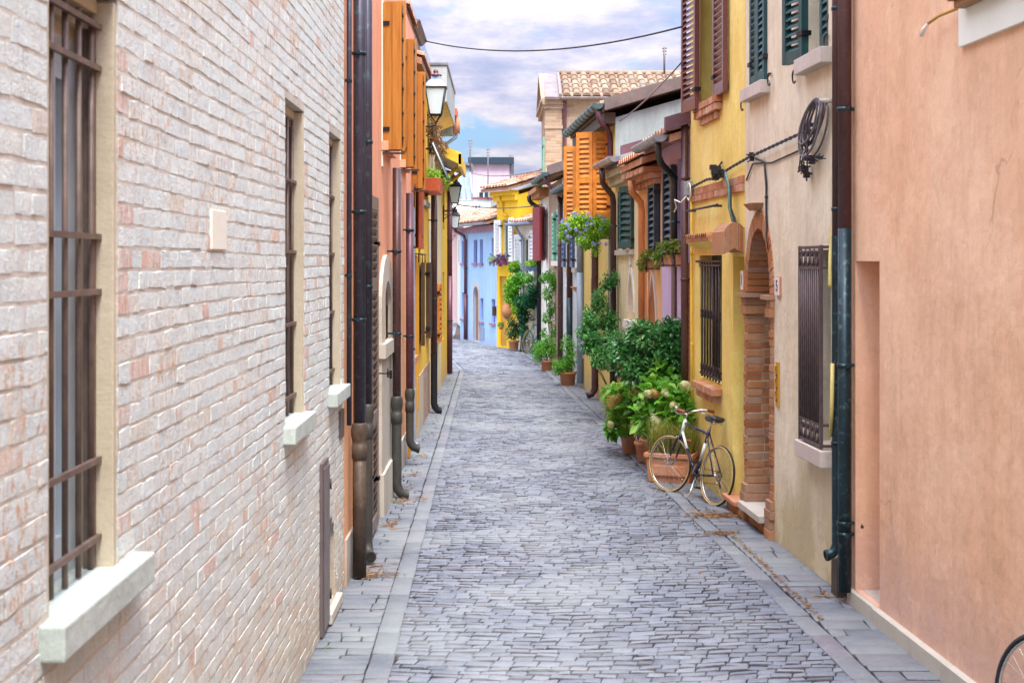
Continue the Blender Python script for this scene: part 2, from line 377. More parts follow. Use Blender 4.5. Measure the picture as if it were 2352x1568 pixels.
M['midleaf'] = leafmat('mid_green_leaf', (.03,.16,.015), (.14,.44,.03), (.30,.56,.07))
M['darkleaf'] = leafmat('dark_green_leaf', (.008,.06,.03), (.03,.17,.06), (.09,.28,.10))
M['oliveleaf'] = leafmat('olive_red_leaf', (.06,.14,.02), (.20,.30,.04), (.40,.20,.06))
M['dryleaf'] = leafmat('dry_leaf', (.20,.09,.04), (.34,.20,.09), (.40,.30,.16))
M['strawgrass'] = leafmat('yellow_green_grass', (.08,.14,.02), (.30,.32,.05), (.50,.40,.10))
M['cremflower'] = leafmat('cream_hydrangea_petal', (.62,.66,.26), (.84,.82,.48), (.92,.90,.74))
M['ochreflower'] = leafmat('faded_hydrangea_petal', (.46,.27,.07), (.70,.50,.14), (.78,.66,.26))
M['lilac'] = leafmat('lilac_petal', (.16,.13,.44), (.42,.38,.74), (.80,.78,.88))
M['violet'] = leafmat('deep_purple_petal', (.07,.008,.13), (.20,.02,.30), (.34,.06,.44))
M['whiteflower'] = leafmat('white_petal', (.7,.75,.65), (.85,.86,.82), (.9,.9,.88))
M['redflower'] = leafmat('red_petal', (.5,.02,.03), (.7,.06,.08), (.8,.2,.2))
M['navyframe'] = paint('dark_violet_frame_enamel', (.016,.013,.042), .22, .2, 5, .2, .0, .6)
M['whiteframe'] = paint('white_frame_enamel', (.72,.76,.72), .25, .06, 5, .0, .0, .5)
M['chrome'] = paint('worn_chrome', (.62,.60,.56), .25, .2, 14, .9, .0, .5, (.35,.25,.18), .3)
M['tyreblack'] = paint('black_tyre', (.022,.022,.024), .75, .25, 20)
M['tyretan'] = paint('tan_tyre_wall', (.52,.36,.12), .7, .2, 14)
M['grip'] = paint('red_brown_grip', (.30,.075,.04), .5, .25, 30)
M['saddle'] = paint('black_saddle', (.022,.022,.028), .28, .2, 12, 0, .0, .6)
M['teal'] = paint('teal_frame_enamel', (.06,.26,.30), .3, .15, 5)

# ------------------------------------------------------------------ building components
def arch_curve(s0, s1, zs, zt, kind, n=14):
    """points from (s0,zs) over the top (zt) to (s1,zs)"""
    m = (s0+s1)/2; w = (s1-s0)/2; h = zt-zs; pts = []
    if kind == 'point':
        r = (w*w+h*h)/(2*w)
        a1 = math.asin(min(1, h/r)); a1 = a1 if r >= w else PI-a1
        half = [(s0+r-r*math.cos(a1*i/(n//2)), zs+r*math.sin(a1*i/(n//2))) for i in range(n//2+1)]
        pts = half+[(s0+s1-p, z) for p, z in half[::-1][1:]]
    else:
        pts = [(m-w*math.cos(PI*i/n), zs+h*math.sin(PI*i/n)) for i in range(n+1)]
    return pts
def wall(mb, F, s0, s1, z0, z1, ops=(), rev=True):
    """front face with real openings and their reveals. op: (s0,s1,z0,z1,depth[,archkind,springing])"""
    S = sorted({s0, s1}|{o[0] for o in ops}|{o[1] for o in ops}); Z = sorted({z0, z1}|{o[2] for o in ops}|{o[3] for o in ops})
    for i in range(len(S)-1):
        for j in range(len(Z)-1):
            cs, cz = (S[i]+S[i+1])/2, (Z[j]+Z[j+1])/2
            if any(o[0] < cs < o[1] and o[2] < cz < o[3] for o in ops): continue
            mb.face([F(S[i],0,Z[j]), F(S[i+1],0,Z[j]), F(S[i+1],0,Z[j+1]), F(S[i],0,Z[j+1])])
    for o in ops:
        a, b, c, d, dp = o[:5]; ar = o[5] if len(o) > 5 else None
        zs = o[6] if ar else d
        mb.face([F(a,0,c), F(a,0,zs), F(a,-dp,zs), F(a,-dp,c)]); mb.face([F(b,0,c), F(b,0,zs), F(b,-dp,zs), F(b,-dp,c)])
        mb.face([F(a,0,c), F(b,0,c), F(b,-dp,c), F(a,-dp,c)])
        if not ar: mb.face([F(a,0,d), F(b,0,d), F(b,-dp,d), F(a,-dp,d)])
        else:
            P = arch_curve(a, b, zs, d, ar)
            for p, q in zip(P, P[1:]):
                mb.face([F(p[0],0,p[1]), F(q[0],0,q[1]), F(q[0],0,d), F(p[0],0,d)] if abs(p[1]-d) > 1e-6 and abs(q[1]-d) > 1e-6 else
                        ([F(p[0],0,p[1]), F(q[0],0,d), F(p[0],0,d)] if abs(q[1]-d) < 1e-6 else [F(p[0],0,p[1]), F(q[0],0,q[1]), F(q[0],0,d)]))
                mb.face([F(p[0],0,p[1]), F(q[0],0,q[1]), F(q[0],-dp,q[1]), F(p[0],-dp,p[1])], sm=True)
def shell(mb, F, s0, s1, z1, depth=6.0, rise=0.0, z0=-.05, top=False):
    """side and back walls behind a front"""
    for s in (s0, s1): mb.face([F(s,0,z0), F(s,-depth,z0), F(s,-depth,z1+rise), F(s,0,z1)])
    mb.face([F(s0,-depth,z0), F(s1,-depth,z0), F(s1,-depth,z1+rise), F(s0,-depth,z1+rise)])
    if top: mb.face([F(s0,0,z1), F(s1,0,z1), F(s1,-depth,z1+rise), F(s0,-depth,z1+rise)])
def tiles_on(mb, F, s0, s1, oe, ore, ze, zr, pitch=.19, row=.34, seed=1):
    """barrel tiles over a slope from eave (oe,ze) to ridge (ore,zr)"""
    g = random.Random(seed); L_ = math.hypot(ore-oe, zr-ze); nr = max(1, int(L_/row)); nc = max(2, int((s1-s0)/pitch))
    w = (s1-s0)/nc; k = (zr-ze)/abs(ore-oe)
    for i in range(nc):
        sc = s0+(i+.5)*w
        for j in range(nr):
            f0, f1 = j/nr, (j+1.12)/nr; c = g.random(); dz = g.uniform(-.006, .006); ds = g.uniform(-.008, .008)
            rows = []
            for f, rad, lift in ((f0, w*.40, .030), (min(f1,1), w*.33, .012)):
                o = oe+(ore-oe)*f; z = ze+(zr-ze)*f+lift+dz
                rows.append([F(sc+ds+rad*math.cos(a), o, z+rad*.85*math.sin(a)) for a in (0, PI/5, 2*PI/5, 3*PI/5, 4*PI/5, PI)])
            mb.grid(rows, c, True)
            e = rows[0]; mb.face([e[0], e[1], e[2], e[3], e[4], e[5]], c*.3)
        # pan between
        for j in range(nr):
            f0, f1 = j/nr, (j+1)/nr; c = g.random()
            rows = []
            for f, lift in ((f0, .012), (f1, .0)):
                o = oe+(ore-oe)*f; z = ze+(zr-ze)*f+lift
                rows.append([F(sc+w/2+x*w*.3, o, z+.02*abs(x)) for x in (-1, 0, 1)])
            mb.grid(rows, c*.6, True)
def roof(root, F, s0, s1, ze, k, run, ov, mat, name='roof', th=.09, seed=1, tiled=True, soffit=None):
    mb = MB(); zr = ze+(ov+run)*k
    mb.hexa([F(s0,ov,ze-th), F(s1,ov,ze-th), F(s1,-run,zr-th), F(s0,-run,zr-th), F(s0,ov,ze), F(s1,ov,ze), F(s1,-run,zr), F(s0,-run,zr)], .3)
    if tiled: tiles_on(mb, F, s0+.02, s1-.02, ov+.04, -run, ze+.005, zr+.005, seed=seed)
    r = part(name, mb, mat, root)
    # far slope, so that the roof is a real one from elsewhere
    b = MB(); b.hexa([F(s0,-run,zr-th), F(s1,-run,zr-th), F(s1,-2*run-ov,ze-th), F(s0,-2*run-ov,ze-th), F(s0,-run,zr), F(s1,-run,zr), F(s1,-2*run-ov,ze), F(s0,-2*run-ov,ze)], .4)
    part('rear_roof_slope', b, mat, root)
    return r
def gutter(parent, F, s0, s1, o, z, r, mat, joints=True, z1=None):
    mb = MB(); N = 8; z1 = z if z1 is None else z1
    prof = [(r*math.cos(PI+PI*i/N), r*math.sin(PI+PI*i/N)) for i in range(N+1)]
    prof = prof+[(x*.88, y*.88+.002) for x, y in prof[::-1]]
    rows = [[F(s, o+x, zz_+y) for x, y in prof] for s, zz_ in ((s0, z), (s1, z1))]
    mb.grid(rows, .5, True, closed=True)
    for s, q in ((s0, z), (s1, z1)): mb.face([F(s, o+r*math.cos(PI+PI*i/N), q+r*math.sin(PI+PI*i/N)) for i in range(N+1)])
    if joints:
        n = max(2, int(abs(s1-s0)/.45))
        for i in range(n):
            s = s0+(s1-s0)*(i+.5)/n; q = z+(z1-z)*(i+.5)/n
            mb.tube([F(s, o+r*1.04*math.cos(PI+PI*j/6), q+r*1.04*math.sin(PI+PI*j/6)) for j in range(7)], .008, 4)
    return part('gutter', mb, mat, parent)
def leaf_panel(mb, F, h, e, z0, z1, t=.04, kind='louvre', mid=None, pitch=.055, stile=.055, rail=.09, seed=0, cs=.5):
    """one shutter leaf between plan points h and e (s,o)"""
    g = random.Random(seed+int(z0*97)); dx, dy = e[0]-h[0], e[1]-h[1]; w = math.hypot(dx, dy); dx /= w; dy /= w
    def P(a, b, z): return F(h[0]+dx*a-dy*b, h[1]+dy*a+dx*b, z)
    if kind == 'plank':
        n = max(2, round(w/.10))
        for i in range(n):
            a0, a1 = w*i/n, w*(i+1)/n-.004
            mb.fbox(P, a0, a1, -t/2, t/2, z0, z1, g.random())
        return P, w
    mb.fbox(P, 0, stile, -t/2, t/2, z0, z1, .5); mb.fbox(P, w-stile, w, -t/2, t/2, z0, z1, .5)
    rails = [(z0, z0+rail), (z1-rail, z1)]
    if mid: rails += [(m-rail/2, m+rail/2) for m in (mid if isinstance(mid, (list, tuple)) else [mid])]
    rails.sort()
    for a, b in rails: mb.fbox(P, stile, w-stile, -t/2+.002, t/2-.002, a, b, .5)
    for (a, b), (c, d) in zip(rails, rails[1:]):
        n = max(2, int((c-b)/pitch)); p = (c-b)/n
        for i in range(n):
            z = b+(i+.5)*p; hh = p*.42
            mb.hexa([P(stile,-t*.42,z+hh-.012), P(w-stile,-t*.42,z+hh-.012), P(w-stile,t*.42,z-hh-.012), P(stile,t*.42,z-hh-.012),
                     P(stile,-t*.42,z+hh), P(w-stile,-t*.42,z+hh), P(w-stile,t*.42,z-hh), P(stile,t*.42,z-hh)], cs)
    return P, w
def shutter(root, F, h, e, z0, z1, mat, t=.04, kind='louvre', mid=None, pitch=.055, hw=True, label=None, flip=False, slatmat=None, **k):
    mb = MB(); P, w = leaf_panel(mb, F, h, e, z0, z1, t, kind, mid, pitch, **k)
    ob = part('shutter', mb, mat, root, label)
    if hw:
        for f in (.14, .86):
            hb = MB(); z = z0+(z1-z0)*f; hb.fbox(P, -.03, .07, -t/2-.012, t/2+.012, z-.02, z+.02)
            part('hinge', hb, M['blackiron'], ob)
    return ob
def window(root, F, s0, s1, z0, z1, dp, fmat, gmat=None, split=True, name='window', fw=.05, rows=1):
    """casement set at depth dp"""
    mb = MB(); d0, d1 = -dp, -dp+.05
    mb.fbox(F, s0, s0+fw, d0, d1, z0, z1); mb.fbox(F, s1-fw, s1, d0, d1, z0, z1)
    mb.fbox(F, s0+fw, s1-fw, d0, d1, z0, z0+fw); mb.fbox(F, s0+fw, s1-fw, d0, d1, z1-fw, z1)
    if split: m = (s0+s1)/2; mb.fbox(F, m-fw*.7, m+fw*.7, d0, d1+.004, z0+fw, z1-fw)
    for i in range(1, rows):
        z = z0+(z1-z0)*i/rows; mb.fbox(F, s0+fw, s1-fw, d0, d1-.008, z-.015, z+.015)
    ob = part(name, mb, fmat, root)
    g = MB(); g.fbox(F, s0+.01, s1-.01, d0-.03, d0+.012, z0+.01, z1-.01); part('pane', g, gmat or M['glass'], ob)
    return ob
def slab(root, F, s0, s1, o0, o1, z0, z1, mat, name='sill', bevel=.006, label=None):
    mb = MB(); mb.fbox(F, s0, s1, o0, o1, z0, z1); return part(name, mb, mat, root, label, bevel)
def brickrow(mb, F, s0, s1, o0, o1, z0, z1, n, seed=0, j=.006):
    g = random.Random(seed)
    for i in range(n):
        a, b = s0+(s1-s0)*i/n+.003, s0+(s1-s0)*(i+1)/n-.003; q = g.uniform(-j, j)
        mb.fbox(F, a, b, o0, o1+q, z0+g.uniform(0,j/2), z1+g.uniform(-j/2,j/2), g.random())
def downpipe(label, F, s, o, ztop, zbot, r, mat, lower=None, zc=None, shoe=None, clips=(), bend=None, cat='drainpipe', group='downpipes along the street walls', lr=None, cmat=None, collar=True):
    """rain pipe; lower = material of a stouter lower length up to zc; shoe = (ds,do) outlet direction; bend = extra points above ztop"""
    root = thing('downpipe', label, cat, F(s, o, max(0, zbot)), group)
    lr = lr or r*1.12
    top = [F(s,o,ztop)]+[F(*p) for p in (bend or [])]
    zl = zc if lower else zbot
    def shoepts(rr):
        if not shoe: return []
        ds, do = shoe
        return [F(s+ds*rr*k1, o+do*rr*k1, zbot+rr*k2) for k1, k2 in ((2.3,.35), (1.7,.45), (.9,.85), (.3,1.6), (0,2.5))]
    mb = MB()
    if lower: mb.tube([F(s,o,zl)]+top, r, 14)
    else: mb.tube((shoepts(r) if shoe else [])+[F(s,o,zbot+(r*3 if shoe else 0))]+top, r, 14, cap=not shoe)
    pm = part('pipe', mb, mat, root)
    if lower:
        lb = MB(); lb.tube((shoepts(lr) if shoe else [])+[F(s,o,zbot+(lr*3 if shoe else 0)), F(s,o,zc)], lr, 16, cap=not shoe)
        lp = part('lower_pipe', lb, lower, root)
        if shoe:
            p = shoepts(lr); ib = MB(); ib.tube([p[0], p[1]], lr*.8, 12); part('bore', ib, M['dark'], lp)
            rb = MB(); d = (p[0]-p[1]).normalized(); rb.tube([p[0]-d*.02, p[0]+d*.004], [lr*1.15, lr*1.15], 16, cap=False); rb.tube([p[0]+d*.004, p[0]+d*.005], [lr*1.15, lr*.82], 16, cap=False); part('outlet_rim', rb, lower, lp)
        cb = MB(); q = lr
        cb.lathe([(q*1.0,-.16), (q*1.14,-.155), (q*1.15,-.05), (q*1.02,-.045), (q*1.08,-.01), (q*1.24,.03), (q*1.24,.075), (q*1.12,.11), (q*1.0,.125), (q*.85,.13)], F(s,o,zc-.02), 18)
        if collar: part('collar', cb, lower, root)
    for zc_ in clips:
        k = MB(); rr = r if (not lower or zc_ > zc) else lr
        c = F(s,o,zc_)
        k.lathe([(rr*1.0,-.014), (rr*1.14,-.014), (rr*1.14,.014), (rr*1.0,.014)], c, 16)
        k.fbox(F, s-.012, s+.012, -.01, o-rr*.9, zc_-.01, zc_+.01); k.fbox(F, s+rr*1.0, s+rr*1.5, o-.012, o+.012, zc_-.013, zc_+.013); k.fbox(F, s-rr*1.5, s-rr*1.0, o-.012, o+.012, zc_-.013, zc_+.013)
        part('bracket', k, cmat or M['copperg'], root)
    return root

# ------------------------------------------------------------------ plants
def leaf(mb, p, d, up, ln, w, c, fold=.25):
    d = Vector(d).normalized(); sd = d.cross(up)
    if sd.length < 1e-4: sd = d.cross(Vector((1,0,0)))
    sd.normalize(); nn = sd.cross(d)
    b = Vector(p); t = b+d*ln-nn*ln*.12
    l1, l2 = b+d*ln*.30+sd*w*.5+nn*w*fold, b+d*ln*.68+sd*w*.38+nn*w*fold*.6
    r1, r2 = b+d*ln*.30-sd*w*.5+nn*w*fold, b+d*ln*.68-sd*w*.38+nn*w*fold*.6
    m = b+d*ln*.5
    n = len(mb.v); mb.v.extend([b, l1, l2, t, r2, r1, m])
    for f in ((0,6,2,1), (6,3,2), (0,5,4,6), (6,4,3)): mb.f.append(tuple(n+i for i in f)); mb.c.append(c); mb.smooth.append(True)
def rdir(g):
    z = g.uniform(-1, 1); a = g.uniform(0, 2*PI); q = math.sqrt(1-z*z); return Vector((q*math.cos(a), q*math.sin(a), z))
def clumps(mb, cl, n, ln, w, seed=0, shellp=.55, droop=.15, out=.75, cvar=1.0):
    """n leaves shared over ellipsoid clumps [(centre,(rx,ry,rz))]; denser near each clump's skin"""
    g = random.Random(seed); wt = [a[1][0]*a[1][1]*a[1][2]**.5 for a in cl]
    base = [g.uniform(-.18, .18) for _ in cl]
    for _ in range(n):
        i = g.choices(range(len(cl)), wt)[0]; c, r = cl[i]; u = rdir(g); k = g.random()**shellp
        p = Vector(c)+Vector((u.x*r[0]*k, u.y*r[1]*k, u.z*r[2]*k))
        d = (u*out+rdir(g)*.8+Vector((0,0,-droop))).normalized()
        s = g.uniform(.65, 1.2)
        leaf(mb, p, d, (Vector((0,0,1))+rdir(g)*.6).normalized(), ln*s, w*s, min(1, max(0, g.random()*.75+base[i]+.12)*cvar))
def petals(mb, c, r, n, size, seed=0, sc=(1,1,1), four=True, c0=0, c1=1):
    """a flower head: little four-petal blossoms over a ball"""
    g = random.Random(seed); c = Vector(c)
    lobes = [rdir(g) for _ in range(6)]; tl = rdir(g)*.25
    for _ in range(n):
        u = rdir(g); lb = .62+.55*max(max(0, u.dot(q_)) for q_ in lobes)**5; u2 = u+tl*u.z
        p = c+Vector((u2.x*r*sc[0], u2.y*r*sc[1], u2.z*r*sc[2]))*g.uniform(.78, 1.08)*lb*1.08
        a = u.cross(Vector((.3,.2,1))).normalized(); b = u.cross(a); s = size*g.uniform(.7, 1.2); q = g.uniform(c0, c1); th = g.uniform(0, PI)
        a, b = a*math.cos(th)+b*math.sin(th), b*math.cos(th)-a*math.sin(th)
        for v in ((a, b), (b, -a), (-a, -b), (-b, a)) if four else ((a, b), (-a, -b)):
            mb.face([p, p+(v[0]+v[1]*.5)*s*.6+u*s*.1, p+(v[0]+v[1])*s*.75-u*s*.1, p+(v[0]*.5+v[1])*s*.6+u*s*.1], q, True)
def stems(mb, base, tips, r=.006, seed=0, sag=.1):
    g = random.Random(seed); base = Vector(base)
    for t in tips:
        t = Vector(t); m = base.lerp(t, .5)+Vector((g.uniform(-.06,.06), g.uniform(-.06,.06), sag*.5))
        m1 = base.lerp(m, .5)+Vector((0,0,.04)); m2 = m.lerp(t, .5)+Vector((0,0,.02))
        mb.tube([base, m1, m, m2, t], [r*1.3, r*1.1, r, r*.8, r*.5], 5)
def pot_mesh(mb, c, r0, r1, h, rim=.04, seed=0, n=22):
    mb.lathe([(.0,.0), (r0*.9,0), (r0,.012), (r1*.93,h-rim-.008), (r1*1.06,h-rim), (r1*1.08,h-.01), (r1*1.04,h), (r1*.94,h), (r1*.9,h-.03), (r1*.86,h-.05)], c, n, .5)
def pot(root, c, r0, r1, h, label=None, mat=None):
    mb = MB(); pot_mesh(mb, c, r0, r1, h); p = part('pot', mb, mat or M['terracotta'], root, label)
    s = MB(); c = Vector(c); s.lathe([(0,h-.035), (r1*.89,h-.045)], c, 16); part('soil', s, M['soil'], p); return p
# ------------------------------------------------------------------ camera, sky, light
cam = bpy.data.cameras.new('camera'); cam.lens = 36*FPX/2352; cam.sensor_width = 36; cam.clip_end = 600; cam.clip_start = .05
cam.shift_y = -(784-HY)/2352
co = bpy.data.objects.new('camera', cam); COL.objects.link(co); co.location = (0,0,HC); co.rotation_euler = (PI/2,0,0); SC.camera = co
cam.dof.use_dof = True; cam.dof.focus_distance = 15.5; cam.dof.aperture_fstop = 6.3

SUN_EL, SUN_AZ = math.radians(62), math.radians(170)      # high, behind the viewer
w = bpy.data.worlds.new('World'); SC.world = w; w.use_nodes = True; wt = w.node_tree
class WN(NT):
    def __init__(s): s.t = wt
W = WN(); bg = wt.nodes['Background']
sky = W.n('ShaderNodeTexSky', sky_type='NISHITA'); sky.sun_disc = False; sky.sun_elevation = SUN_EL; sky.sun_rotation = SUN_AZ
sky.air_density = 1.0; sky.dust_density = 1.5; sky.ozone_density = 1.5
tc = W.n('ShaderNodeTexCoord'); sep = W.n('ShaderNodeSeparateXYZ'); W.set(sep.inputs[0], tc.outputs['Generated'])
zc = W.math('MAXIMUM', sep.outputs[2], 0.0)
den = W.math('ADD', zc, .22)
comb = W.n('ShaderNodeCombineXYZ'); W.set(comb.inputs[0], W.math('DIVIDE', sep.outputs[0], den)); W.set(comb.inputs[1], W.math('DIVIDE', sep.outputs[1], den))
big = W.n('ShaderNodeTexNoise', Vector=comb.outputs[0], Scale=2.6, Detail=8.0, Roughness=.58, Distortion=.3).outputs['Fac']
mp = W.n('ShaderNodeVectorMath', operation='ADD'); W.set(mp.inputs[0], comb.outputs[0]); mp.inputs[1].default_value = (7.3,2.1,0)
hue = W.n('ShaderNodeTexNoise', Vector=mp.outputs[0], Scale=3.6, Detail=7.0, Roughness=.62).outputs['Fac']
cover = W.ramp(big, [(.38, 0.0), (.50, .95), (1, 1.0)])
cloudc = W.ramp(hue, [(.34, (.46,.52,.76)), (.44, (.62,.63,.84)), (.51, (.80,.77,.91)), (.58, (.97,.90,.94)), (.68, (1.03,.97,.96))])
bluec = W.mix(.55, W.mix(1.0, sky.outputs[0], (1.0,1.0,1.0), 'MULTIPLY'), (2.2,4.3,7.4))
CLOUD = 6.6
cl = W.mix(1.0, cloudc, (CLOUD,CLOUD,CLOUD), 'MULTIPLY')
base = W.mix(cover, bluec, cl)
grad = W.math('ADD', W.math('ADD', .385, W.math('MULTIPLY', zc, .35)), W.math('MULTIPLY', W.math('MULTIPLY', zc, zc), 2.6))          # an overcast sky is brighter overhead
gc = W.n('ShaderNodeCombineXYZ'); [W.set(gc.inputs[i], grad) for i in range(3)]
fin = W.mix(1.0, base, gc.outputs[0], 'MULTIPLY')
W.set(bg.inputs[0], fin); bg.inputs[1].default_value = .098
sd = bpy.data.lights.new('sun', 'SUN'); sd.energy = 2.1; sd.angle = math.radians(26); sd.color = (1,.955,.89)
so = bpy.data.objects.new('sun', sd); COL.objects.link(so)
dirv = Vector((math.sin(SUN_AZ)*math.cos(SUN_EL), math.cos(SUN_AZ)*math.cos(SUN_EL), math.sin(SUN_EL)))
so.rotation_euler = dirv.to_track_quat('Z', 'Y').to_euler(); so.location = (0,0,30)
SC.view_settings.view_transform = 'Standard'; SC.view_settings.look = 'None'; SC.view_settings.gamma = 1; SC.view_settings.exposure = 1.80
SC.cycles.max_bounces = 6; SC.cycles.diffuse_bounces = 5; SC.cycles.transparent_max_bounces = 8
try: SC.cycles.use_denoising = True
except Exception: pass

# ------------------------------------------------------------------ ground, street, pavements
g = MB(); g.face([(-250,-60,-.14), (250,-60,-.14), (250,400,-.14), (-250,400,-.14)])
struct('ground', g, plaster('earth', (.22,.20,.18)))
def lerp_tab(T, y):
    for (a, p), (b, q) in zip(T, T[1:]):
        if y <= b: return p+(q-p)*max(0, (y-a))/(b-a)
    return T[-1][1]
XL = [(-3, -1.175), (31.6, -1.462), (34, -1.75), (40, -2.7), (52, -4.2), (58, -4.6)]
XR = [(-3, 3.31), (37.6, .775), (39.2, .175), (40.4, -.451), (44.8, -1.70), (58, -1.9)]
bed = MB()
ys = [-3+i for i in range(62)]
for a, b in zip(ys, ys[1:]):
    bed.face([(lerp_tab(XL,a)-.3,a,-.022), (lerp_tab(XR,a)+.3,a,-.022), (lerp_tab(XR,b)+.3,b,-.022), (lerp_tab(XL,b)-.3,b,-.022)])
tb = NT('sandy_joints'); nj = tb.noise(tb.pos(), 1.6, 5, .6); nf = tb.noise(tb.pos(), 70, 3)
cj = tb.ramp(nj, [(.35, (.030,.020,.020)), (.58, (.075,.055,.045)), (.72, (.26,.23,.19))]); cj = tb.mix(tb.math('MULTIPLY', nf, .4), cj, (.05,.045,.03))
mos = tb.noise(tb.pos(), 3.1, 5, .6); cj = tb.mix(tb.math('MULTIPLY', tb.ramp(mos, [(.62,0), (.70,1)]), .5), cj, (.06,.10,.03))
struct('street_bed', bed, tb.fin(cj, .95, 0, .1))
def sett(mb, x0, x1, y0, y1, z, g, gap=.0035, ch=.008, tilt=.0075, skew=0.0, c=None, gy=None, lean=0.0, bow=None, jd=False):
    x0 += gap; x1 -= gap; gy = gap if gy is None else gy; y0 += gy; y1 -= gy
    if x1-x0 < .03 or y1-y0 < .03: return
    j = lambda a=.0045: g.uniform(-a, a)
    base = [(x0+j(), y0+j()), (x1+j(), y0+j()), (x1+j(), y1+j()), (x0+j(), y1+j())]
    yy = lambda x, y: y+skew*x
    cx, cy = (x0+x1)/2, (y0+y1)/2; tx, ty = g.uniform(-tilt, tilt)/(x1-x0)*2, g.uniform(-tilt, tilt)/(y1-y0)*2
    n = len(mb.v)
    if bow: yy = lambda x, y: y+bow(x)
    for x, y in base: mb.v.append(Vector((x, yy(x,y), -.03)))
    for x, y in base: mb.v.append(Vector((x, yy(x,y), z-ch*.9+(x-cx)*tx+(y-cy)*ty)))
    for x, y in base:
        xx = x+(ch if x < cx else -ch); y2 = y+(ch if y < cy else -ch)
        mb.v.append(Vector((xx, yy(xx,y2), z+(x-cx)*tx+(y-cy)*ty+g.uniform(-.0015,.0015))))
    c = max(.06, g.random() if c is None else c)
    for a in (0, 4):
        for i in range(4):
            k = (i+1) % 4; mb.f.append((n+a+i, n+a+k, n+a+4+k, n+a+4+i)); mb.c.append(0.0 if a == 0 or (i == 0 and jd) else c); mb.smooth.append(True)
    mb.f.append((n+8, n+9, n+10, n+11)); mb.c.append(c); mb.smooth.append(True)
    if lean:
        for i in range(n, n+12): mb.v[i].x += lean*(mb.v[i].y-bow(mb.v[i].x)-cy) if bow else lean*(mb.v[i].y-cy)
g = random.Random(3); st = MB(); lp = MB(); rp = MB()
y = 4.6
while y < 58:
    h = g.choice((.075,.082,.09,.097,.105)); w_ = lerp_tab(XR,y)-lerp_tab(XL,y); k = max(.45, min(1, w_/4.2))
    xa, xb = lerp_tab(XL,y)+.56*k, lerp_tab(XR,y)-.62*k
    sk = .05*math.sin(y*.55)+.035*math.sin(y*1.9+1)-.015; sag = lambda x: .018*math.sin(x*2.1+y*.9)+.012*math.sin(x*5+y*3)
    x = xa+g.uniform(-.1, 0); gr = g.uniform(.0022, .0055); xc = .45+.25*math.sin(y*.5); am = .16+.10*math.sin(y*.37+.6)
    bw = lambda q, xc=xc, am=am, ph=y: am*(math.sqrt((q-xc)**2+.06)-.9)+.010*math.sin(q*5+ph*3)
    while x < xb:
        wd = g.uniform(.115, .19) if g.random() < .8 else g.uniform(.08, .115); x1 = min(x+wd, xb+.02)
        dz = .010*math.sin(x*1.7+y*.8)*math.sin(y*.33)
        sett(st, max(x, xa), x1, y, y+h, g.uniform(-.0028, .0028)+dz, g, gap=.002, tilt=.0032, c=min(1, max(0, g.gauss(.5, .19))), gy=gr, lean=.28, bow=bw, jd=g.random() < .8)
        x = x1
    y += h+.002
for side, pm in ((0, lp), (1, rp)):
    y = 4.6
    while y < 44:
        k = max(.45, min(1, (lerp_tab(XR,y)-lerp_tab(XL,y))/4.2)); h = g.uniform(.09, .17)
        e = lerp_tab(XL,y)-.03 if side == 0 else lerp_tab(XR,y)-.45*k
        wd = .44*k if side == 0 else .48*k
        n = g.choice((1, 2, 2, 2, 3)) if side == 0 else g.choice((1, 1, 2, 2)); cuts = sorted([0, 1]+[g.uniform(.2, .8) for _ in range(n-1)])
        if side == 1: h = g.uniform(.12, .24)
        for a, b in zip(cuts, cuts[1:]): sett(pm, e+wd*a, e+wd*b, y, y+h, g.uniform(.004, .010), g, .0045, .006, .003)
        y += h
    y = 4.6
    while y < 44:                                              # border course of long slabs
        k = max(.45, min(1, (lerp_tab(XR,y)-lerp_tab(XL,y))/4.2)); h = g.uniform(.35, .62)
        e = lerp_tab(XL,y)+.404*k if side == 0 else lerp_tab(XR,y)-.62*k
        dx = (lerp_tab(XL,y+h)-lerp_tab(XL,y)) if side == 0 else (lerp_tab(XR,y+h)-lerp_tab(XR,y))
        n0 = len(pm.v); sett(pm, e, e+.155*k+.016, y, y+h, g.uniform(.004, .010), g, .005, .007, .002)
        for i in range(n0, len(pm.v)): pm.v[i].x += dx*(pm.v[i].y-y)/h
        y += h
def stonemat(name, stops, dust, dust_amt):
    t = NT(name); col = t.ramp(t.attr(), stops); f = t.noise(t.pos(), 120, 6, .75); n = t.noise(t.pos(), 9, 6, .7); bg_ = t.noise(t.pos(), .75, 5, .6)
    col = t.mix(t.math('MULTIPLY', t.ramp(f, [(.38, 1), (.6, 0)]), .5), col, (.06,.055,.075))
    col = t.mix(t.math('MULTIPLY', t.ramp(f, [(.55, 0), (.75, 1)]), .4), col, (.38,.39,.44))
    col = t.mix(t.math('MULTIPLY', t.ramp(n, [(.45, 0), (.7, 1)]), .35), col, dust)
    col = t.mix(t.math('MULTIPLY', t.ramp(bg_, [(.46, 0), (.62, 1)]), dust_amt), col, dust)
    t.bump(t.math('ADD', f, t.math('MULTIPLY', n, 2.0)), .004, .8)
    return t.fin(col, .72, 0, .35)
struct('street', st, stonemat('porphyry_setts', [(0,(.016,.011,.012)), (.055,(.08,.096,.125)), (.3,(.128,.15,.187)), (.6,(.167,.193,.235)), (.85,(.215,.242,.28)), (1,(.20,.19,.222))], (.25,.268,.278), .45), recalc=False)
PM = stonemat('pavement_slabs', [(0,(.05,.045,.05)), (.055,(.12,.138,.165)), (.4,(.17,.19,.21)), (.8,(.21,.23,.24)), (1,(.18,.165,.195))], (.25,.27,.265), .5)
struct('pavement', lp, PM, recalc=False); struct('pavement', rp, PM, recalc=False)

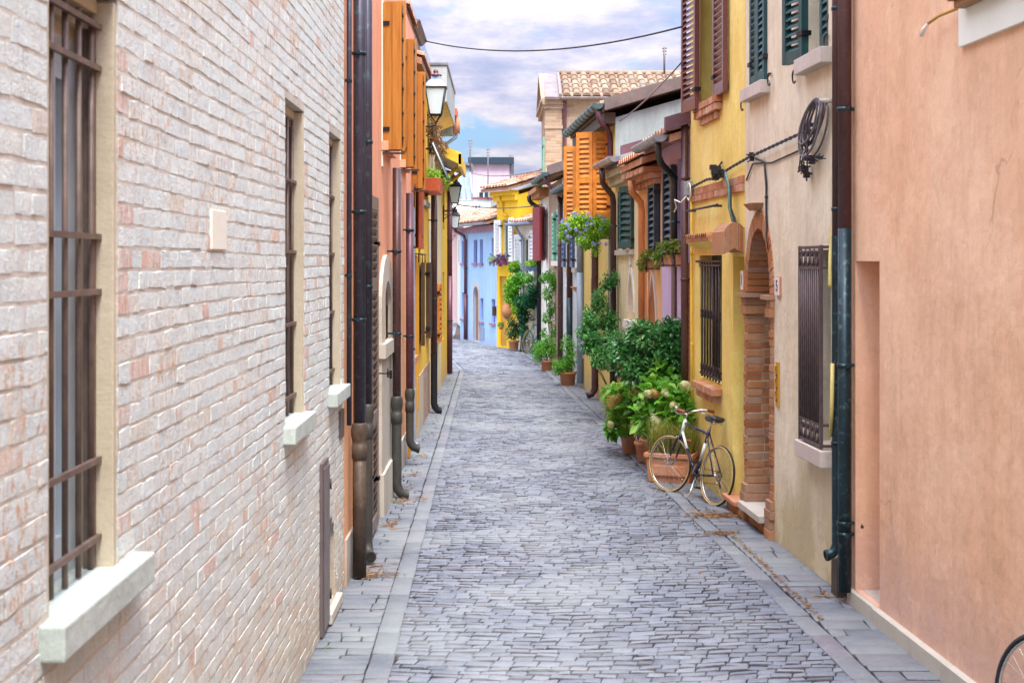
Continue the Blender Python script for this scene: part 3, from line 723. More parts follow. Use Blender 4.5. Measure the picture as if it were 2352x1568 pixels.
# ------------------------------------------------------------------ limewashed brick building on the near side of the street
LB = thing('brick_building', 'whitewashed brick building with a barred window and worn orange bricks showing through', 'building', L(5))
W1 = (sL(108), 4.276, 1.55, 3.32, .17); W2 = (7.60, 8.33, 1.585, 3.42, .17); W3 = (9.55, 10.24, 1.585, 3.42, .17)
BW = (9.42, 9.86, .10, .70, .13, 'round', .52)
ops = [W1, W2, W3, BW]
b = MB(); wall(b, L, -2.5, 10.45, -.05, 6.3, ops); shell(b, L, -2.5, 10.45, 6.3, 7)
WM = part('wall', b, M['mortar'], LB)
g = random.Random(11); bk = MB(); z = 0.012; row = 0
def lb_brick(s0, s1, z0, z1):
    if s1-s0 < .03: return
    cs, cz = (s0+s1)/2, (z0+z1)/2
    n = len(bk.v); C4, R4 = 4, 3; o_ = max(.0006, g.gauss(.0020, .0013)); tl = g.uniform(-.0018,.0018)
    je = lambda a=.004: g.uniform(-a, a)
    ring = [(s0+je(), z0+je()), (s1+je(), z0+je()), (s1+je(), z1+je()), (s0+je(), z1+je())]
    for s, zz__ in ring: bk.v.append(L(s, -.004, zz__))
    for j in range(R4):
        for i in range(C4):
            u, v = i/(C4-1), j/(R4-1)
            e = (u in (0,1)) or (v in (0,1))
            s = (ring[0][0]*(1-u)+ring[1][0]*u)*(1-v)+(ring[3][0]*(1-u)+ring[2][0]*u)*v
            zq = (ring[0][1]*(1-u)+ring[1][1]*u)*(1-v)+(ring[3][1]*(1-u)+ring[2][1]*u)*v
            s += (cs-s)*.035*(1 if u in (0,1) else 0); zq += (cz-zq)*.09*(1 if v in (0,1) else 0); s += g.uniform(-.004,.004); zq += g.uniform(-.003,.003)
            bk.v.append(L(s, max(.0005, o_+tl*(u-.5)*2+g.uniform(-.0011,.0011)-(.0006 if e else 0)), zq))
    # paint lost more often low on the wall and round the openings
    near = max(0, 1-abs(cs-W1[1]-.05)/.10)*(1 if 1.6 < cz < 3.2 else 0)+max(0, 1-abs(cs-8.40)/.12)*(.9 if 1.6 < cz < 3.1 else 0)+max(0, 1-abs(cs-10.30)/.12)*(.9 if 1.6 < cz < 3.1 else 0)
    low = max(0, min(1, (1.7-cz)/1.2))
    pr = .016+.05*low+.5*near
    r = g.random()
    c = g.uniform(.85, 1.0) if r < pr else (g.uniform(.62, .84) if r < pr+.05+.26*low else g.uniform(0, .6))
    A = n+4
    for j in range(R4-1):
        for i in range(C4-1):
            q = A+j*C4+i; bk.f.append((q, q+1, q+C4+1, q+C4)); bk.c.append(c); bk.smooth.append(True)
    top = A+(R4-1)*C4
    for i in range(C4-1):
        pass
    sides = [[n, n+1]+[A+i for i in range(C4-1,-1,-1)], [n+1, n+2]+[A+j*C4+C4-1 for j in range(R4-1,-1,-1)], [n+2, n+3]+[top+i for i in range(C4)], [n+3, n]+[A+j*C4 for j in range(R4)]]
    for f in sides:
        m_ = len(bk.v); bk.v.extend([bk.v[i].copy() for i in f]); bk.f.append(tuple(range(m_, m_+len(f)))); bk.c.append(c); bk.smooth.append(False)
while z < 5.6:
    h = g.uniform(.059, .066); pz = h+.0085
    s = -.6+(row % 2)*.1+g.uniform(0, .06); k = row % 2
    while s < 10.44:
        w_ = (.245 if k % 2 == 0 else .118)*g.uniform(.94, 1.05); k += 1
        if g.random() < .12: k += 1
        a, e = s, min(s+w_, 10.44); g.random(); wob = .006*math.sin(s*1.3+row*.4)
        segs = [(a, e)]
        for o in ops:
            zt = o[3]
            if len(o) > 5:      # arched hole: follow the curve roughly
                mid = (o[0]+o[1])/2; hw = (o[1]-o[0])/2; zq = z+pz/2
                if zq > o[6]: 
                    kq = 1-((zq-o[6])/(o[3]-o[6]))**2
                    if kq <= 0: continue
                    lo, hi = mid-hw*math.sqrt(kq), mid+hw*math.sqrt(kq)
                else: lo, hi = o[0], o[1]
                if not (o[2] < zq < o[3]): continue
            else:
                if not (z+h > o[2]-.01 and z < zt-.005): continue
                lo, hi = o[0], o[1]
            ns = []
            for p, q in segs:
                if q <= lo or p >= hi: ns.append((p, q))
                else:
                    if p < lo: ns.append((p, lo-.002))
                    if q > hi: ns.append((hi+.002, q))
            segs = ns
        for p, q in segs: lb_brick(p, q, z+wob, z+h+wob)
        s = e+g.uniform(.001, .005)
    z += pz; row += 1
t = NT('limewashed_brick')
raw = t.ramp(t.attr(), [(0,(.64,.75,.73)), (.22,(.77,.84,.78)), (.42,(.55,.67,.68)), (.6,(.76,.77,.66)), (.63,(.70,.60,.49)), (.74,(.64,.52,.36)), (.84,(.68,.48,.30)), (.87,(.68,.27,.09)), (.95,(.62,.17,.04)), (1,(.66,.22,.06))])
lw = t.noise(t.pos((1,1,1)), 8, 8, .72); lw2 = t.noise(t.pos((1,4,.8)), 14, 6, .7); fi = t.noise(t.pos(), 110, 6, .7)
white = t.mix(t.noise(t.pos(), 2.2, 6), (.76,.85,.80), (.66,.75,.72))
isred = t.ramp(t.attr(), [(.60, 0), (.88, 1)])
keep = t.math('MULTIPLY', t.ramp(lw2, [(.40, 1), (.60, 0)]), t.math('SUBTRACT', .9, t.math('MULTIPLY', isred, .12)))
col = t.mix(keep, raw, white)
streak = t.noise(t.pos((3,7,1.0)), 9, 7, .7)
tint = t.ramp(streak, [(.30, (.52,.66,.72)), (.42, (.78,.84,.87)), (.52, (.86,.86,.80)), (.62, (.76,.69,.58)), (.72, (.64,.44,.28))])
col = t.mix(.34, col, tint)
patch = t.noise(t.pos(), 1.5, 5, .6)
peel = t.math('MULTIPLY', t.ramp(patch, [(.50, 0), (.62, 1)]), t.ramp(t.noise(t.pos((1,1.5,.8)), 21, 6, .72), [(.52, 0), (.60, 1)]))
col = t.mix(t.math('MULTIPLY', peel, .8), col, (.66,.28,.08))
flk = t.math('MULTIPLY', t.ramp(lw, [(.575, 0), (.64, 1)]), .5)          # flakes where older brick or grey primer shows
col = t.mix(flk, col, t.mix(t.ramp(t.noise(t.pos(), 1.1, 4), [(.40, 0), (.6, 1)]), (.50,.56,.60), (.60,.44,.33)))
lowz = t.n('ShaderNodeMapRange'); t.set(lowz.inputs[0], t.math('ADD', t.z(), t.math('MULTIPLY', lw, 1.2))); lowz.inputs[1].default_value = 2.2; lowz.inputs[2].default_value = .4
col = t.mix(t.math('MULTIPLY', lowz.outputs[0], .62), col, t.mix(lw2, (.72,.62,.45), (.62,.48,.32)))
grm = t.n('ShaderNodeMapRange'); t.set(grm.inputs[0], t.math('ADD', t.z(), t.math('MULTIPLY', lw, .9))); grm.inputs[1].default_value = .85; grm.inputs[2].default_value = .35
col = t.mix(t.math('MULTIPLY', grm.outputs[0], .6), col, (.36,.31,.24))
run = t.noise(t.pos((1,5,.35)), 3.2, 6, .7)
col = t.mix(t.math('MULTIPLY', t.ramp(run, [(.56, 0), (.70, 1)]), .35), col, (.50,.47,.41))
col = t.mix(t.math('MULTIPLY', t.ramp(fi, [(.36, 1), (.56, 0)]), .35), col, (.54,.54,.50))
t.bump(t.math('ADD', t.math('MULTIPLY', fi, .5), t.math('MULTIPLY', lw, 2.2)), .011, 1.0)
bm_ = t.fin(col, .9, 0, .15)
part('bricks', bk, bm_, WM, recalc=False)
slab(LB, L, -2.6, 10.5, -7.2, .15, 6.3, 6.45, M['concrete'], 'roof')
# windows of the brick building
def old_window(W_, sill_z, bars, far):
    s0, s1, z0, z1, d = W_
    jm = MB(); jm.fbox(L, s1-.03, s1-.002, -d, -.004, z0, z1-.012)                                  # plaster lining of the far jamb
    jm.fbox(L, s0+.002, s0+.03, -d, -.004, z0, z1-.012)
    for i, (dz, oo) in enumerate(((.0, -.055), (.05, -.085), (.09, -.12))): jm.fbox(L, s0+.03, s1-.03, -d, oo, z1-.05-dz, z1-.004-dz)
    lin = part('window_lining', jm, M['jamb'], LB, bevel=.004)
    win = window(LB, L, s0+.03, s1-.03, z0, z1-.14, d, M['whitewin'], M['glass'] if far else M['glassblue'], fw=.06 if far else .13)
    sl = MB(); sl.fbox(L, s0-.06, s1+.2 if not far else s1+.06, -d, .068, sill_z-.092, sill_z+.005); part('sill', sl, M['sill'], win, bevel=.008)
    gr = MB(); n = bars; o_ = -.062
    for i in range(n): q = s0+.09+(s1-s0-.16)*i/(n-1); gr.tube([L(q,o_,z0+.01), L(q,o_,z1-.06)], .0095, 8)
    H = (.10, .34, .86, 1.03, 1.55, 1.68) if not far else (.12, .55, .98, 1.4)
    for hz in H:
        gr.hexa([L(a,o_+b,z0+hz+c_) for c_ in (-.009, .009) for a, b in ((s0+.03,.006), (s1-.03,.006), (s1-.03,.022), (s0+.03,.022))])
    part('window_bars', gr, M['bariron'], win)
    fr = MB(); fr.fbox(L, s1-.062, s1-.03, -.088, o_+.004, z0+.006, z1-.1); part('inner_post', fr, M['bariron'], win)
old_window(W1, 1.55, 5, False); old_window(W2, 1.585, 4, True); old_window(W3, 1.585, 4, True)
# cellar opening
dr = window(LB, L, 9.42, 9.86, .10, .70, .128, M['blackiron'], M['glass'], False, 'cellar_window', .035, 3)
slab(LB, L, 9.36, 10.0, -.1, .045, .02, .09, M['stone'], 'cellar_sill')
single_b = MB(); single_b.fbox(L, 5.63, 5.93, -.002, .011, 2.555, 2.72)
single('wall_tile', single_b, M['creamtrim'], 'small plain cream plaque fixed to the whitewashed brick wall', 'plaque', L(5.78,0,2.55), bevel=.003)
hr = thing('meter_hatch', 'tall narrow taupe metal hatch door low on the whitewashed brick wall', 'hatch', L(9.19,0,0))
b = MB(); b.fbox(L, 9.03, 9.36, -.01, .022, .02, 1.17); part('frame', b, M['brownmetal'], hr, bevel=.004)
b = MB(); b.fbox(L, 9.065, 9.325, .0221, .034, .06, 1.13); part('door', b, M['brownmetal'], hr, bevel=.004)
for q in (.2,.95): b = MB(); b.tube([L(9.355,.032,q), L(9.355,.032,q+.07)], .010, 8); part('hinge', b, M['iron'], hr)
b = MB(); b.fbox(L, 10.10, 10.33, -.01, .018, 1.19, 1.40); single('letter_slot', b, M['brownmetal'], 'small dark metal letter slot below the sill beside the thick drainpipe', 'letter slot', L(10.2,0,1.19), bevel=.004)
# rain pipes where the brick building meets the salmon house
downpipe('thick bronze-black downpipe with rusty cast iron lower length beside the whitewashed brick wall', L, 10.78, .085, 6.2, .03, .049, M['copper'], M['castiron'], 1.13, None, (2.05, 2.9, 4.15), lr=.054)
downpipe('slimmer black downpipe whose open round outlet faces the viewer above the pavement', L, 11.35, .09, 6.2, .06, .042, M['copper'], M['castgrey'], 1.22, (-1.0,.35), (2.3, 3.5), lr=.045)
downpipe('thin dark conduit pipe clipped close against the end of the whitewashed brick wall', L, 10.50, .035, 6.2, 1.25, .020, M['copper'], None, None, None, (2.4, 3.9))
# ------------------------------------------------------------------ salmon house
SH = thing('salmon_house', 'salmon house with tall varnished orange plank shutters beyond the whitewashed brick building', 'house', L(14))
wa = [(13.86, 14.75, 3.72, 5.15, .16), (16.36, 17.15, 3.72, 5.15, .16)]
b = MB(); wall(b, L, 10.46, 17.34, 2.42, 6.35, wa); shell(b, L, 10.46, 17.34, 6.35, 7)
part('wall', b, M['salmon'], SH)
wb = [(13.78, 14.52, 1.70, 2.31, .2, 'round', 2.05), (12.84, 13.22, .02, 2.3, .2)]
b = MB(); wall(b, L, 10.46, 17.34, -.05, 2.42, wb); part('lower_wall', b, M['peachlow'], SH)
b = MB()
for a, e in ((10.5, 12.83), (13.23, 13.40), (14.76, 17.3)): b.fbox(L, a, e, -.02, .018, 0, .37)
part('plinth', b, M['plinth'], SH, bevel=.004)
for o in wa:
    w_ = window(SH, L, o[0], o[1], o[2], o[3], .15, M['brownwood'])
    b = MB(); b.fbox(L, o[0]-.12, o[1]+.1, -.14, .07, o[2]-.09, o[2]+.004); part('sill', b, M['salmon'], w_, bevel=.005)
    b = MB(); b.fbox(L, o[0]-.11, o[0]-.002, -.03, .012, o[2]-.25, o[3]+.1); part('trim', b, M['creamtrim'], w_)
window(SH, L, 13.8, 14.5, 1.70, 2.12, .19, M['creamtrim'], split=False)
b = MB()                                                                  # pale stone arch round the niche
P = arch_curve(13.78, 14.52, 2.05, 2.31, 'round', 14); Q = arch_curve(13.40, 14.78, 2.05, 2.58, 'round', 14)
for (p, q), (u, v) in zip(zip(P, P[1:]), zip(Q, Q[1:])):
    b.hexa([L(p[0],-.02,p[1]), L(q[0],-.02,q[1]), L(v[0],-.02,v[1]), L(u[0],-.02,u[1]), L(p[0],.035,p[1]), L(q[0],.035,q[1]), L(v[0],.035,v[1]), L(u[0],.035,u[1])])
b.fbox(L, 13.40, 13.78, -.02, .035, .0, 2.05); b.fbox(L, 14.52, 14.78, -.02, .035, .0, 2.05)
b.fbox(L, 13.78, 14.52, -.02, .030, .0, 1.56); b.fbox(L, 13.36, 14.82, -.02, .075, 1.56, 1.70); b.fbox(L, 13.36, 14.82, -.02, .06, 0, .42)
part('arch_surround', b, M['stone'], SH)
# bi-fold plank shutters standing open across the street
def bifold(root, s, w_, z0, z1, lab):
    ob = shutter(root, L, (s, .012), (s-.02, w_), z0, z1, M['orangewood'], .042, 'plank', label=lab, seed=int(s*10))
    b = MB(); leaf_panel(b, L, (s+.03, w_+.028), (s+.052, .02), z0-.01, z1+.02, .05, 'plank', seed=5)
    part('folded_leaf', b, M['orangewood'], ob)
    h = MB(); h.tube([L(s-.008, w_+.006, z0+.03), L(s-.008, w_+.006, z1-.03)], .0035, 5)
    for i in range(6): zq = z0+(z1-z0)*(i+.5)/6; h.tube([L(s-.01, w_+.008, zq-.02), L(s-.01, w_+.008, zq+.02)], .008, 6)
    part('piano_hinge', h, M['blackiron'], ob)
    k = MB(); k.fbox(L, s-.06, s-.03, .01, .23, z0-.05, z0-.03); k.tube([L(s-.05,.05,z0-.04), L(s-.05,.05,z0+.06)], .01, 6); part('bar', k, M['iron'], ob)
bifold(SH, 13.80, .205, 3.64, 5.12, 'nearest orange plank shutter'); bifold(SH, 16.3, .165, 3.64, 5.15, None)
ls = shutter(SH, L, (12.80, .035), (11.92, .035), .06, 3.10, M['taupe'], .045, 'louvre', (1.08, 2.30), .075, label='tall taupe louvred door shutter folded flat on the wall', stile=.07, rail=.12)
b = MB(); b.tube([L(13.32,.0,1.42), L(13.32,.12,1.42)], .008, 6); b.tube([L(13.32,.10,1.38), L(13.32,.10,1.47)], .009, 6); b.fbox(L, 13.30, 13.34, .115, .14, 1.37, 1.45); part('shutter_catch', b, M['blackiron'], SH)
roof(SH, L, 10.46, 17.34, 6.35, .3, 3.2, .0, M['tilesred'])
downpipe('dark brown downpipe with cast iron lower length in front of the cream stone arch', L, 14.45, .10, 3.50, -.0+.02, .045, M['brownpipe'], M['castgrey'], .98, (.25,.95), (1.75, 2.62), lr=.052)
# ------------------------------------------------------------------ narrow coral house
CH = thing('coral_house', 'narrow coral house with an ochre plank door behind the plum drainpipe', 'house', L(18))
b = MB(); ops = [(17.42, 18.1, .03, 2.35, .12), (18.44, 18.9, 3.55, 4.9, .12)]; wall(b, L, 17.35, 19.0, -.05, 5.75, ops); shell(b, L, 17.35, 19.0, 5.75, 7); part('wall', b, M['salmon'], CH)
b = MB(); b.fbox(L, 17.43, 18.09, -.11, -.06, .03, 2.34); d = part('door', b, M['ochre'], CH)
b = MB(); b.fbox(L, 17.36, 17.42, -.02, .05, .02, 2.40); b.fbox(L, 18.1, 18.18, -.02, .05, .02, 2.40); part('door_frame', b, M['ochre'], CH)
window(CH, L, 18.44, 18.9, 3.55, 4.9, .11, M['brownwood'])
bifold(CH, 18.4, .155, 3.50, 5.05, None)
b = MB(); brickrow(b, L, 17.3, 18.2, -.02, .10, 1.18, 1.27, 5, 4); part('brick_ledge', b, M['brickband'], CH)
b = MB(); b.fbox(L, 17.35, 19.0, -.02, .016, 0, .75); part('plinth', b, M['plinth'], CH)
roof(CH, L, 17.35, 19.0, 5.75, .3, 3.2, .0, M['tilesred'], seed=2)
downpipe('plum brown downpipe with grey lower length in front of the ochre plank door', L, 16.75, .085, 3.35, .2, .048, M['purplepipe'], M['castgrey'], .85, (.25,.95), (1.6, 2.9), lr=.05)
downpipe('slim zinc downpipe right behind the plum brown one', L, 17.45, .07, 3.2, .16, .032, M['greypipe'], None, None, (.2,.9), (1.4, 2.7), cmat=M['iron'])
# ------------------------------------------------------------------ yellow house on the left
YH = thing('yellow_house', 'bright yellow house on the left with dark brown plank shutters and a brick foot', 'house', L(20.8))
ops = [(19.15, 19.9, 2.75, 3.95, .12), (20.6, 21.9, 1.35, 2.5, .12)]
b = MB(); wall(b, L, 19.01, 22.9, .85, 5.35, ops); shell(b, L, 19.01, 22.9, 5.35, 7); part('wall', b, M['yellowL'], YH)
b = MB(); b.fbox(L, 19.01, 21.0, -.3, .012, -.05, .85); part('foot', b, M['jamb'], YH)
b = MB(); b.fbox(L, 21.003, 22.9, -.3, .010, -.05, .85); part('brick_foot', b, M['brickfoot'], YH)
shutter(YH, L, (19.12, .03), (18.75, .10), 2.70, 3.98, M['redbrown'], .05, 'plank', seed=3); shutter(YH, L, (19.92, .03), (20.35, .03), 2.70, 3.98, M['redbrown'], .05, 'plank', seed=4)
window(YH, L, 19.15, 19.9, 2.75, 3.95, .11, M['brownwood']); window(YH, L, 20.6, 21.9, 1.35, 2.5, .11, M['brownwood'])
shutter(YH, L, (20.58, .035), (20.0, .06), 1.28, 2.50, M['brownwood'], .05, 'plank', seed=8, label='weathered dark brown plank shutter'); shutter(YH, L, (21.92, .035), (22.5, .05), 1.28, 2.50, M['brownwood'], .05, 'plank', seed=9)
b = MB(); b.fbox(L, 19.0, 19.06, -.02, .03, .2, 2.6); b.fbox(L, 19.55, 19.6, -.02, .03, .4, 2.6); part('ochre_board', b, M['ochre'], YH)
b = MB(); b.fbox(L, 20.9, 22.3, -.1, .05, 3.38, 3.46); part('ledge', b, M['concrete'], YH)
b = MB(); b.tube([L(18.95,.06,2.62), L(20.7,.06,2.62)], .012, 6); [b.tube([L(q,.0,2.62), L(q,.06,2.62), L(q,.06,2.5)], .010, 6) for q in (19.0, 19.9, 20.6)]; part('rail', b, M['iron'], YH)
roof(YH, L, 19.01, 22.9, 5.35, .3, 3.2, .1, M['tilesred'], seed=3)
b = MB(); b.fbox(L, 19.3, 21.2, -2.0, -.05, 5.35, 5.9); b.hexa([L(19.3,-.02,5.85), L(21.2,-.02,5.85), L(21.2,-2,6.3), L(19.3,-2,6.3), L(19.3,.06,5.93), L(21.2,.06,5.93), L(21.2,-2,6.4), L(19.3,-2,6.4)]); part('dormer', b, M['flash'], YH)
downpipe('dark downpipe ending in a curved shoe at the brick foot of the left yellow house', L, 22.55, .10, 4.0, .03, .052, M['brownpipe'], M['blackiron'], 1.0, (.2,.9), (1.9, 3.2), lr=.056, collar=False)
# ------------------------------------------------------------------ cream house with concrete canopy
KH = thing('cream_balcony_house', 'cream house with a grey concrete canopy and a yellow timber eave high up', 'house', L(25))
ops = [(24.2, 25.4, 1.05, 2.05, .1), (23.4, 24.3, 3.6, 4.75, .12)]
b = MB(); wall(b, L, 22.91, 27.6, -.05, 5.0, ops); shell(b, L, 22.91, 27.6, 5.0, 7, top=True); part('wall', b, M['cream'], KH)
b = MB(); b.fbox(L, 23.0, 25.0, -.02, .02, 2.1, 3.1); part('blue_panel', b, M['whiteshut'], KH)
window(KH, L, 24.2, 25.4, 1.05, 2.05, .09, M['brownwood']); window(KH, L, 23.4, 24.3, 3.6, 4.75, .11, M['whitewin'])
shutter(KH, L, (24.18, .04), (23.35, .05), 1.0, 2.1, M['shutorange'], .045, 'louvre', 1.5, .08); shutter(KH, L, (25.42, .04), (26.2, .05), 1.0, 2.1, M['shutorange'], .045, 'louvre', 1.5, .08)
can = MB(); can.fbox(L, 22.3, 26.2, -1.5, .32, 5.12, 5.72); c_ = part('canopy', can, M['concrete'], KH, bevel=.01)
cs = MB(); cs.hexa([L(22.32,.0,5.0), L(26.1,.0,5.0), L(26.1,.30,5.119), L(22.32,.30,5.119), L(22.32,-.02,5.119), L(26.1,-.02,5.119), L(26.1,.302,5.1195), L(22.32,.302,5.1195)]); part('soffit', cs, M['yellowtrim'], c_)
cr = MB(); cr.fbox(L, 22.28, 26.24, -1.5, .34, 5.722, 5.76); part('coping', cr, M['gutterzinc'], c_)
ve = MB()
A = [(22.6,.02,5.78), (22.6,.02,6.9), (24.6,.02,5.78), (24.6,.02,6.3)]
ve.hexa([L(21.3,-.9,5.76), L(23.6,-.9,5.76), L(23.6,.0,5.76), L(21.3,.0,5.76), L(21.3,-.9,6.6), L(23.6,-.9,6.6), L(23.6,-.02,6.0), L(21.3,-.02,6.0)]); part('roof_lantern', ve, M['greypipe'], KH)
ey = MB()                                                                  # yellow timber eave with strut
ey.hexa([L(25.0,-.3,4.62), L(28.2,-.3,4.62), L(28.2,.42,4.30), L(25.0,.42,4.30), L(25.0,-.3,4.74), L(28.2,-.3,4.74), L(28.2,.42,4.42), L(25.0,.42,4.42)])
e_ = part('timber_eave', ey, M['jamb'], KH)
ey = MB(); ey.hexa([L(a,o,z) for z in (0,) for a, o, z in ((24.9,.43,4.26),(28.25,.43,4.26),(28.25,.48,4.26),(24.9,.48,4.26),(24.9,.43,4.48),(28.25,.43,4.48),(28.25,.48,4.48),(24.9,.48,4.48))])
ey.hexa([L(a,o,z) for a, o, z in ((24.9,.1,4.46),(24.98,.1,4.46),(24.98,.48,4.28),(24.9,.48,4.28),(24.9,.1,4.66),(24.98,.1,4.66),(24.98,.48,4.5),(24.9,.48,4.5))])
ey.tube([L(25.6,.0,3.95), L(25.6,.4,4.28)], .04, 6); ey.tube([L(27.4,.0,3.95), L(27.4,.4,4.28)], .04, 6)
part('fascia', ey, M['yellowtrim'], e_)
ch = MB(); ch.fbox(L, 26.3, 26.9, .0, .28, 4.98, 5.32); part('flue_box', ch, M['oldgrey'], KH)
ch = MB(); ch.fbox(L, 26.2, 27.0, -.05, .36, 5.322, 5.46); part('flue_cap', ch, M['redpanel'], KH)
ch = MB(); ch.tube([L(26.4,.34,4.99), L(26.4,.34,5.3)], .07, 10); part('flue_pot', ch, M['terracotta'], KH)
ch = MB(); ch.tube([L(26.4,.34,4.98), L(26.4,.33,4.92), L(26.4,.14,4.78), L(26.4,.12,4.7), L(26.4,.12,4.4)], .035, 8); part('flue_pipe', ch, M['greypipe'], KH)
# roof-hung awning window and flower box above the left yellow house
aw = thing('sun_panel', 'small dark tilted panel held out on a black arm above the red flower box', 'panel', L(21.6,0,3.9), None)
b = MB(); b.hexa([L(a,o,z) for a, o, z in ((21.5,.12,4.36),(22.1,.12,4.36),(22.1,.34,3.82),(21.5,.34,3.82),(21.5,.16,4.38),(22.1,.16,4.38),(22.1,.38,3.84),(21.5,.38,3.84))]); part('panel', b, M['navy'], aw)
b = MB(); b.tube([L(21.45,.13,4.38), L(21.45,.37,3.82)], .012, 6); b.tube([L(22.15,.13,4.38), L(22.15,.37,3.82)], .012, 6); part('frame', b, M['whitewin'], aw)
b = MB(); b.tube([L(21.7,.0,3.55), L(21.7,.30,3.93)], .022, 6); b.tube([L(21.7,.0,4.3), L(21.7,.14,4.34)], .016, 6); part('arm', b, M['blackiron'], aw)
fb = thing('flower_box', 'red terracotta flower box with lime green leaves high on the left yellow house', 'flower box', L(21.5,.15,3.6), 'flower boxes')
b = MB(); b.hexa([L(a,o,z) for a, o, z in ((21.0,.02,3.60),(22.4,.02,3.60),(22.4,.24,3.60),(21.0,.24,3.60),(20.95,.0,3.80),(22.45,.0,3.80),(22.45,.28,3.80),(20.95,.28,3.80))]); part('box', b, M['redpanel'], fb, bevel=.008)
b = MB(); clumps(b, [(L(21.3,.14,3.86),(.15,.3,.10)), (L(22.3,.22,3.84),(.18,.35,.14))], 420, .06, .03, 31); part('foliage', b, M['limeleaf'], fb, recalc=False)
dp_ = thing('dry_plant', 'bunch of dry reddish brown foliage hanging below the concrete canopy behind the large lantern', 'plant', L(22.8,.1,4.2))
b = MB(); clumps(b, [(L(22.6,.10,4.62),(.14,.3,.22)), (L(22.9,.14,4.42),(.16,.35,.18)), (L(22.3,.07,4.78),(.1,.25,.2))], 700, .07, .03, 33, droop=.5); part('foliage', b, M['dryleaf'], dp_, recalc=False)
b = MB(); stems(b, L(22.7,.02,4.3), [L(22.5,.14,4.7), L(22.9,.2,4.6), L(22.3,.1,4.9), L(22.8,.18,4.35)], .008, 3); part('stem', b, M['bark'], dp_)
# ------------------------------------------------------------------ last house of the left row
TH = thing('corner_house', 'ochre house closing the left row behind the tall plum downpipe', 'house', L(29.5))
b = MB(); ops = [(28.2, 29.0, .9, 2.3, .1), (28.4, 29.2, 3.2, 4.0, .1)]; wall(b, L, 27.61, 31.5, -.05, 4.25, ops); shell(b, L, 27.61, 31.5, 4.25, 7); part('wall', b, M['yellowL'], TH)
window(TH, L, 28.2, 29.0, .9, 2.3, .09, M['brownwood']); window(TH, L, 28.4, 29.2, 3.2, 4.0, .09, M['brownwood'])
roof(TH, L, 27.61, 31.5, 4.25, .3, 3.2, .2, M['tilesred'], seed=5)
downpipe('tall plum downpipe at the far corner of the left row', L, 30.6, .06, 4.1, .02, .055, M['purplepipe'], M['purplepipe'], 2.2, None, (1.2, 3.0), lr=.06, collar=False)
# ------------------------------------------------------------------ street lanterns
def lantern(F, s, o, z, sc, label, hang=True, arm_z=None, lit=.5):
    """square tapering wall lantern, centre of the glass at (s,o,z); arm from the wall"""
    r_ = thing('street_lantern', label, 'street lamp', F(s, o, z-.3*sc), 'wall lanterns along the left row')
    c = F(s, o, z); a0 = PI/4; q = math.sqrt(2)
    def sq(w, zz__): return [c+Vector((w*sx, w*sy, zz__)) for sx, sy in ((-1,-1),(1,-1),(1,1),(-1,1))]
    gl = MB(); gl.grid([sq(.088*sc,-.22*sc), sq(.155*sc,.20*sc)], .5, False, closed=True); gl.face(sq(.087*sc,-.219*sc)); part('glass', gl, M['glasslamp'], r_)
    fr = MB(); lo, hi = sq(.09*sc,-.225*sc), sq(.16*sc,.205*sc)
    for i in range(4):
        j = (i+1) % 4; fr.tube([lo[i], hi[i]], .010*sc, 5); fr.tube([lo[i], lo[j]], .012*sc, 5); fr.tube([hi[i], hi[j]], .013*sc, 5)
    for i in range(4): fr.tube([lo[i], lo[i]*.6+(c+Vector((0,0,-.34*sc)))*.4, c+Vector((0,0,-.36*sc))], .009*sc, 5)
    part('frame', fr, M['blackiron'], r_)
    cp = MB(); cp.grid([sq(.175*sc,.207*sc), sq(.185*sc,.222*sc), sq(.12*sc,.31*sc), sq(.075*sc,.345*sc), sq(.07*sc,.40*sc)], .5, False, closed=True); cp.face(sq(.07*sc,.40*sc)); cp.face(sq(.175*sc,.207*sc))
    k = part('cap', cp, M['greypipe'] if sc > .9 else M['blackiron'], r_)
    fi = MB(); fi.lathe([(.001,.52), (.03,.50), (.045,.47), (.03,.44), (.095,.425), (.10,.405), (.04,.398), (.001,.398)], Vector((0,0,0)), 12); fi.xform(Matrix.Translation(c) @ Matrix.Scale(sc, 4)); part('finial', fi, M['purplepipe'], k)
    bu = MB(); bu.lathe([(.001,.06), (.03,.03), (.035,-.03), (.018,-.12), (.018,-.22)], Vector((0,0,0)), 10); bu.xform(Matrix.Translation(c) @ Matrix.Scale(sc, 4)); part('bulb', bu, M['glasslamp'], r_)
    az = c.z-.40*sc if arm_z is None else arm_z
    ar = MB(); e = Vector((c.x, c.y, az)); wl = F(s, 0, az)
    ar.tube([e+Vector((0,0,.05*sc)), e, e+(wl-e)*.5+Vector((0,0,-.02)), wl], .013*sc, 6)
    ar.tube([e+Vector((0,0,-.02)), e.lerp(wl,.3)+Vector((0,0,-.12*sc)), e.lerp(wl,.7)+Vector((0,0,-.18*sc)), F(s,.0,az-.26*sc)], .010*sc, 6)
    ar.tube([F(s,.012,az-.32*sc), F(s,.012,az+.12*sc)], .02*sc, 6)
    cc = e.lerp(wl, .75)+Vector((0,0,-.08*sc)); ar.tube([cc+Vector((.05*sc*math.cos(t_), 0, .05*sc*math.sin(t_))) for t_ in [i*PI/5 for i in range(10)]], .008*sc, 5, closed=True)
    part('bracket', ar, M['blackiron'], r_)
    return r_
lantern(L, 20.2, .24, zz(232, 20.2), .91, 'large white glazed lantern high up beside the orange plank shutters')
lantern(L, 28.3, .25, zz(447, 28.3), .80, 'upper of the two small black lanterns at the far end of the left row')
lantern(L, 31.2, .16, zz(509, 31.2), .66, 'lower and farther of the two small black lanterns at the end of the left row', arm_z=zz(541, 31.2))
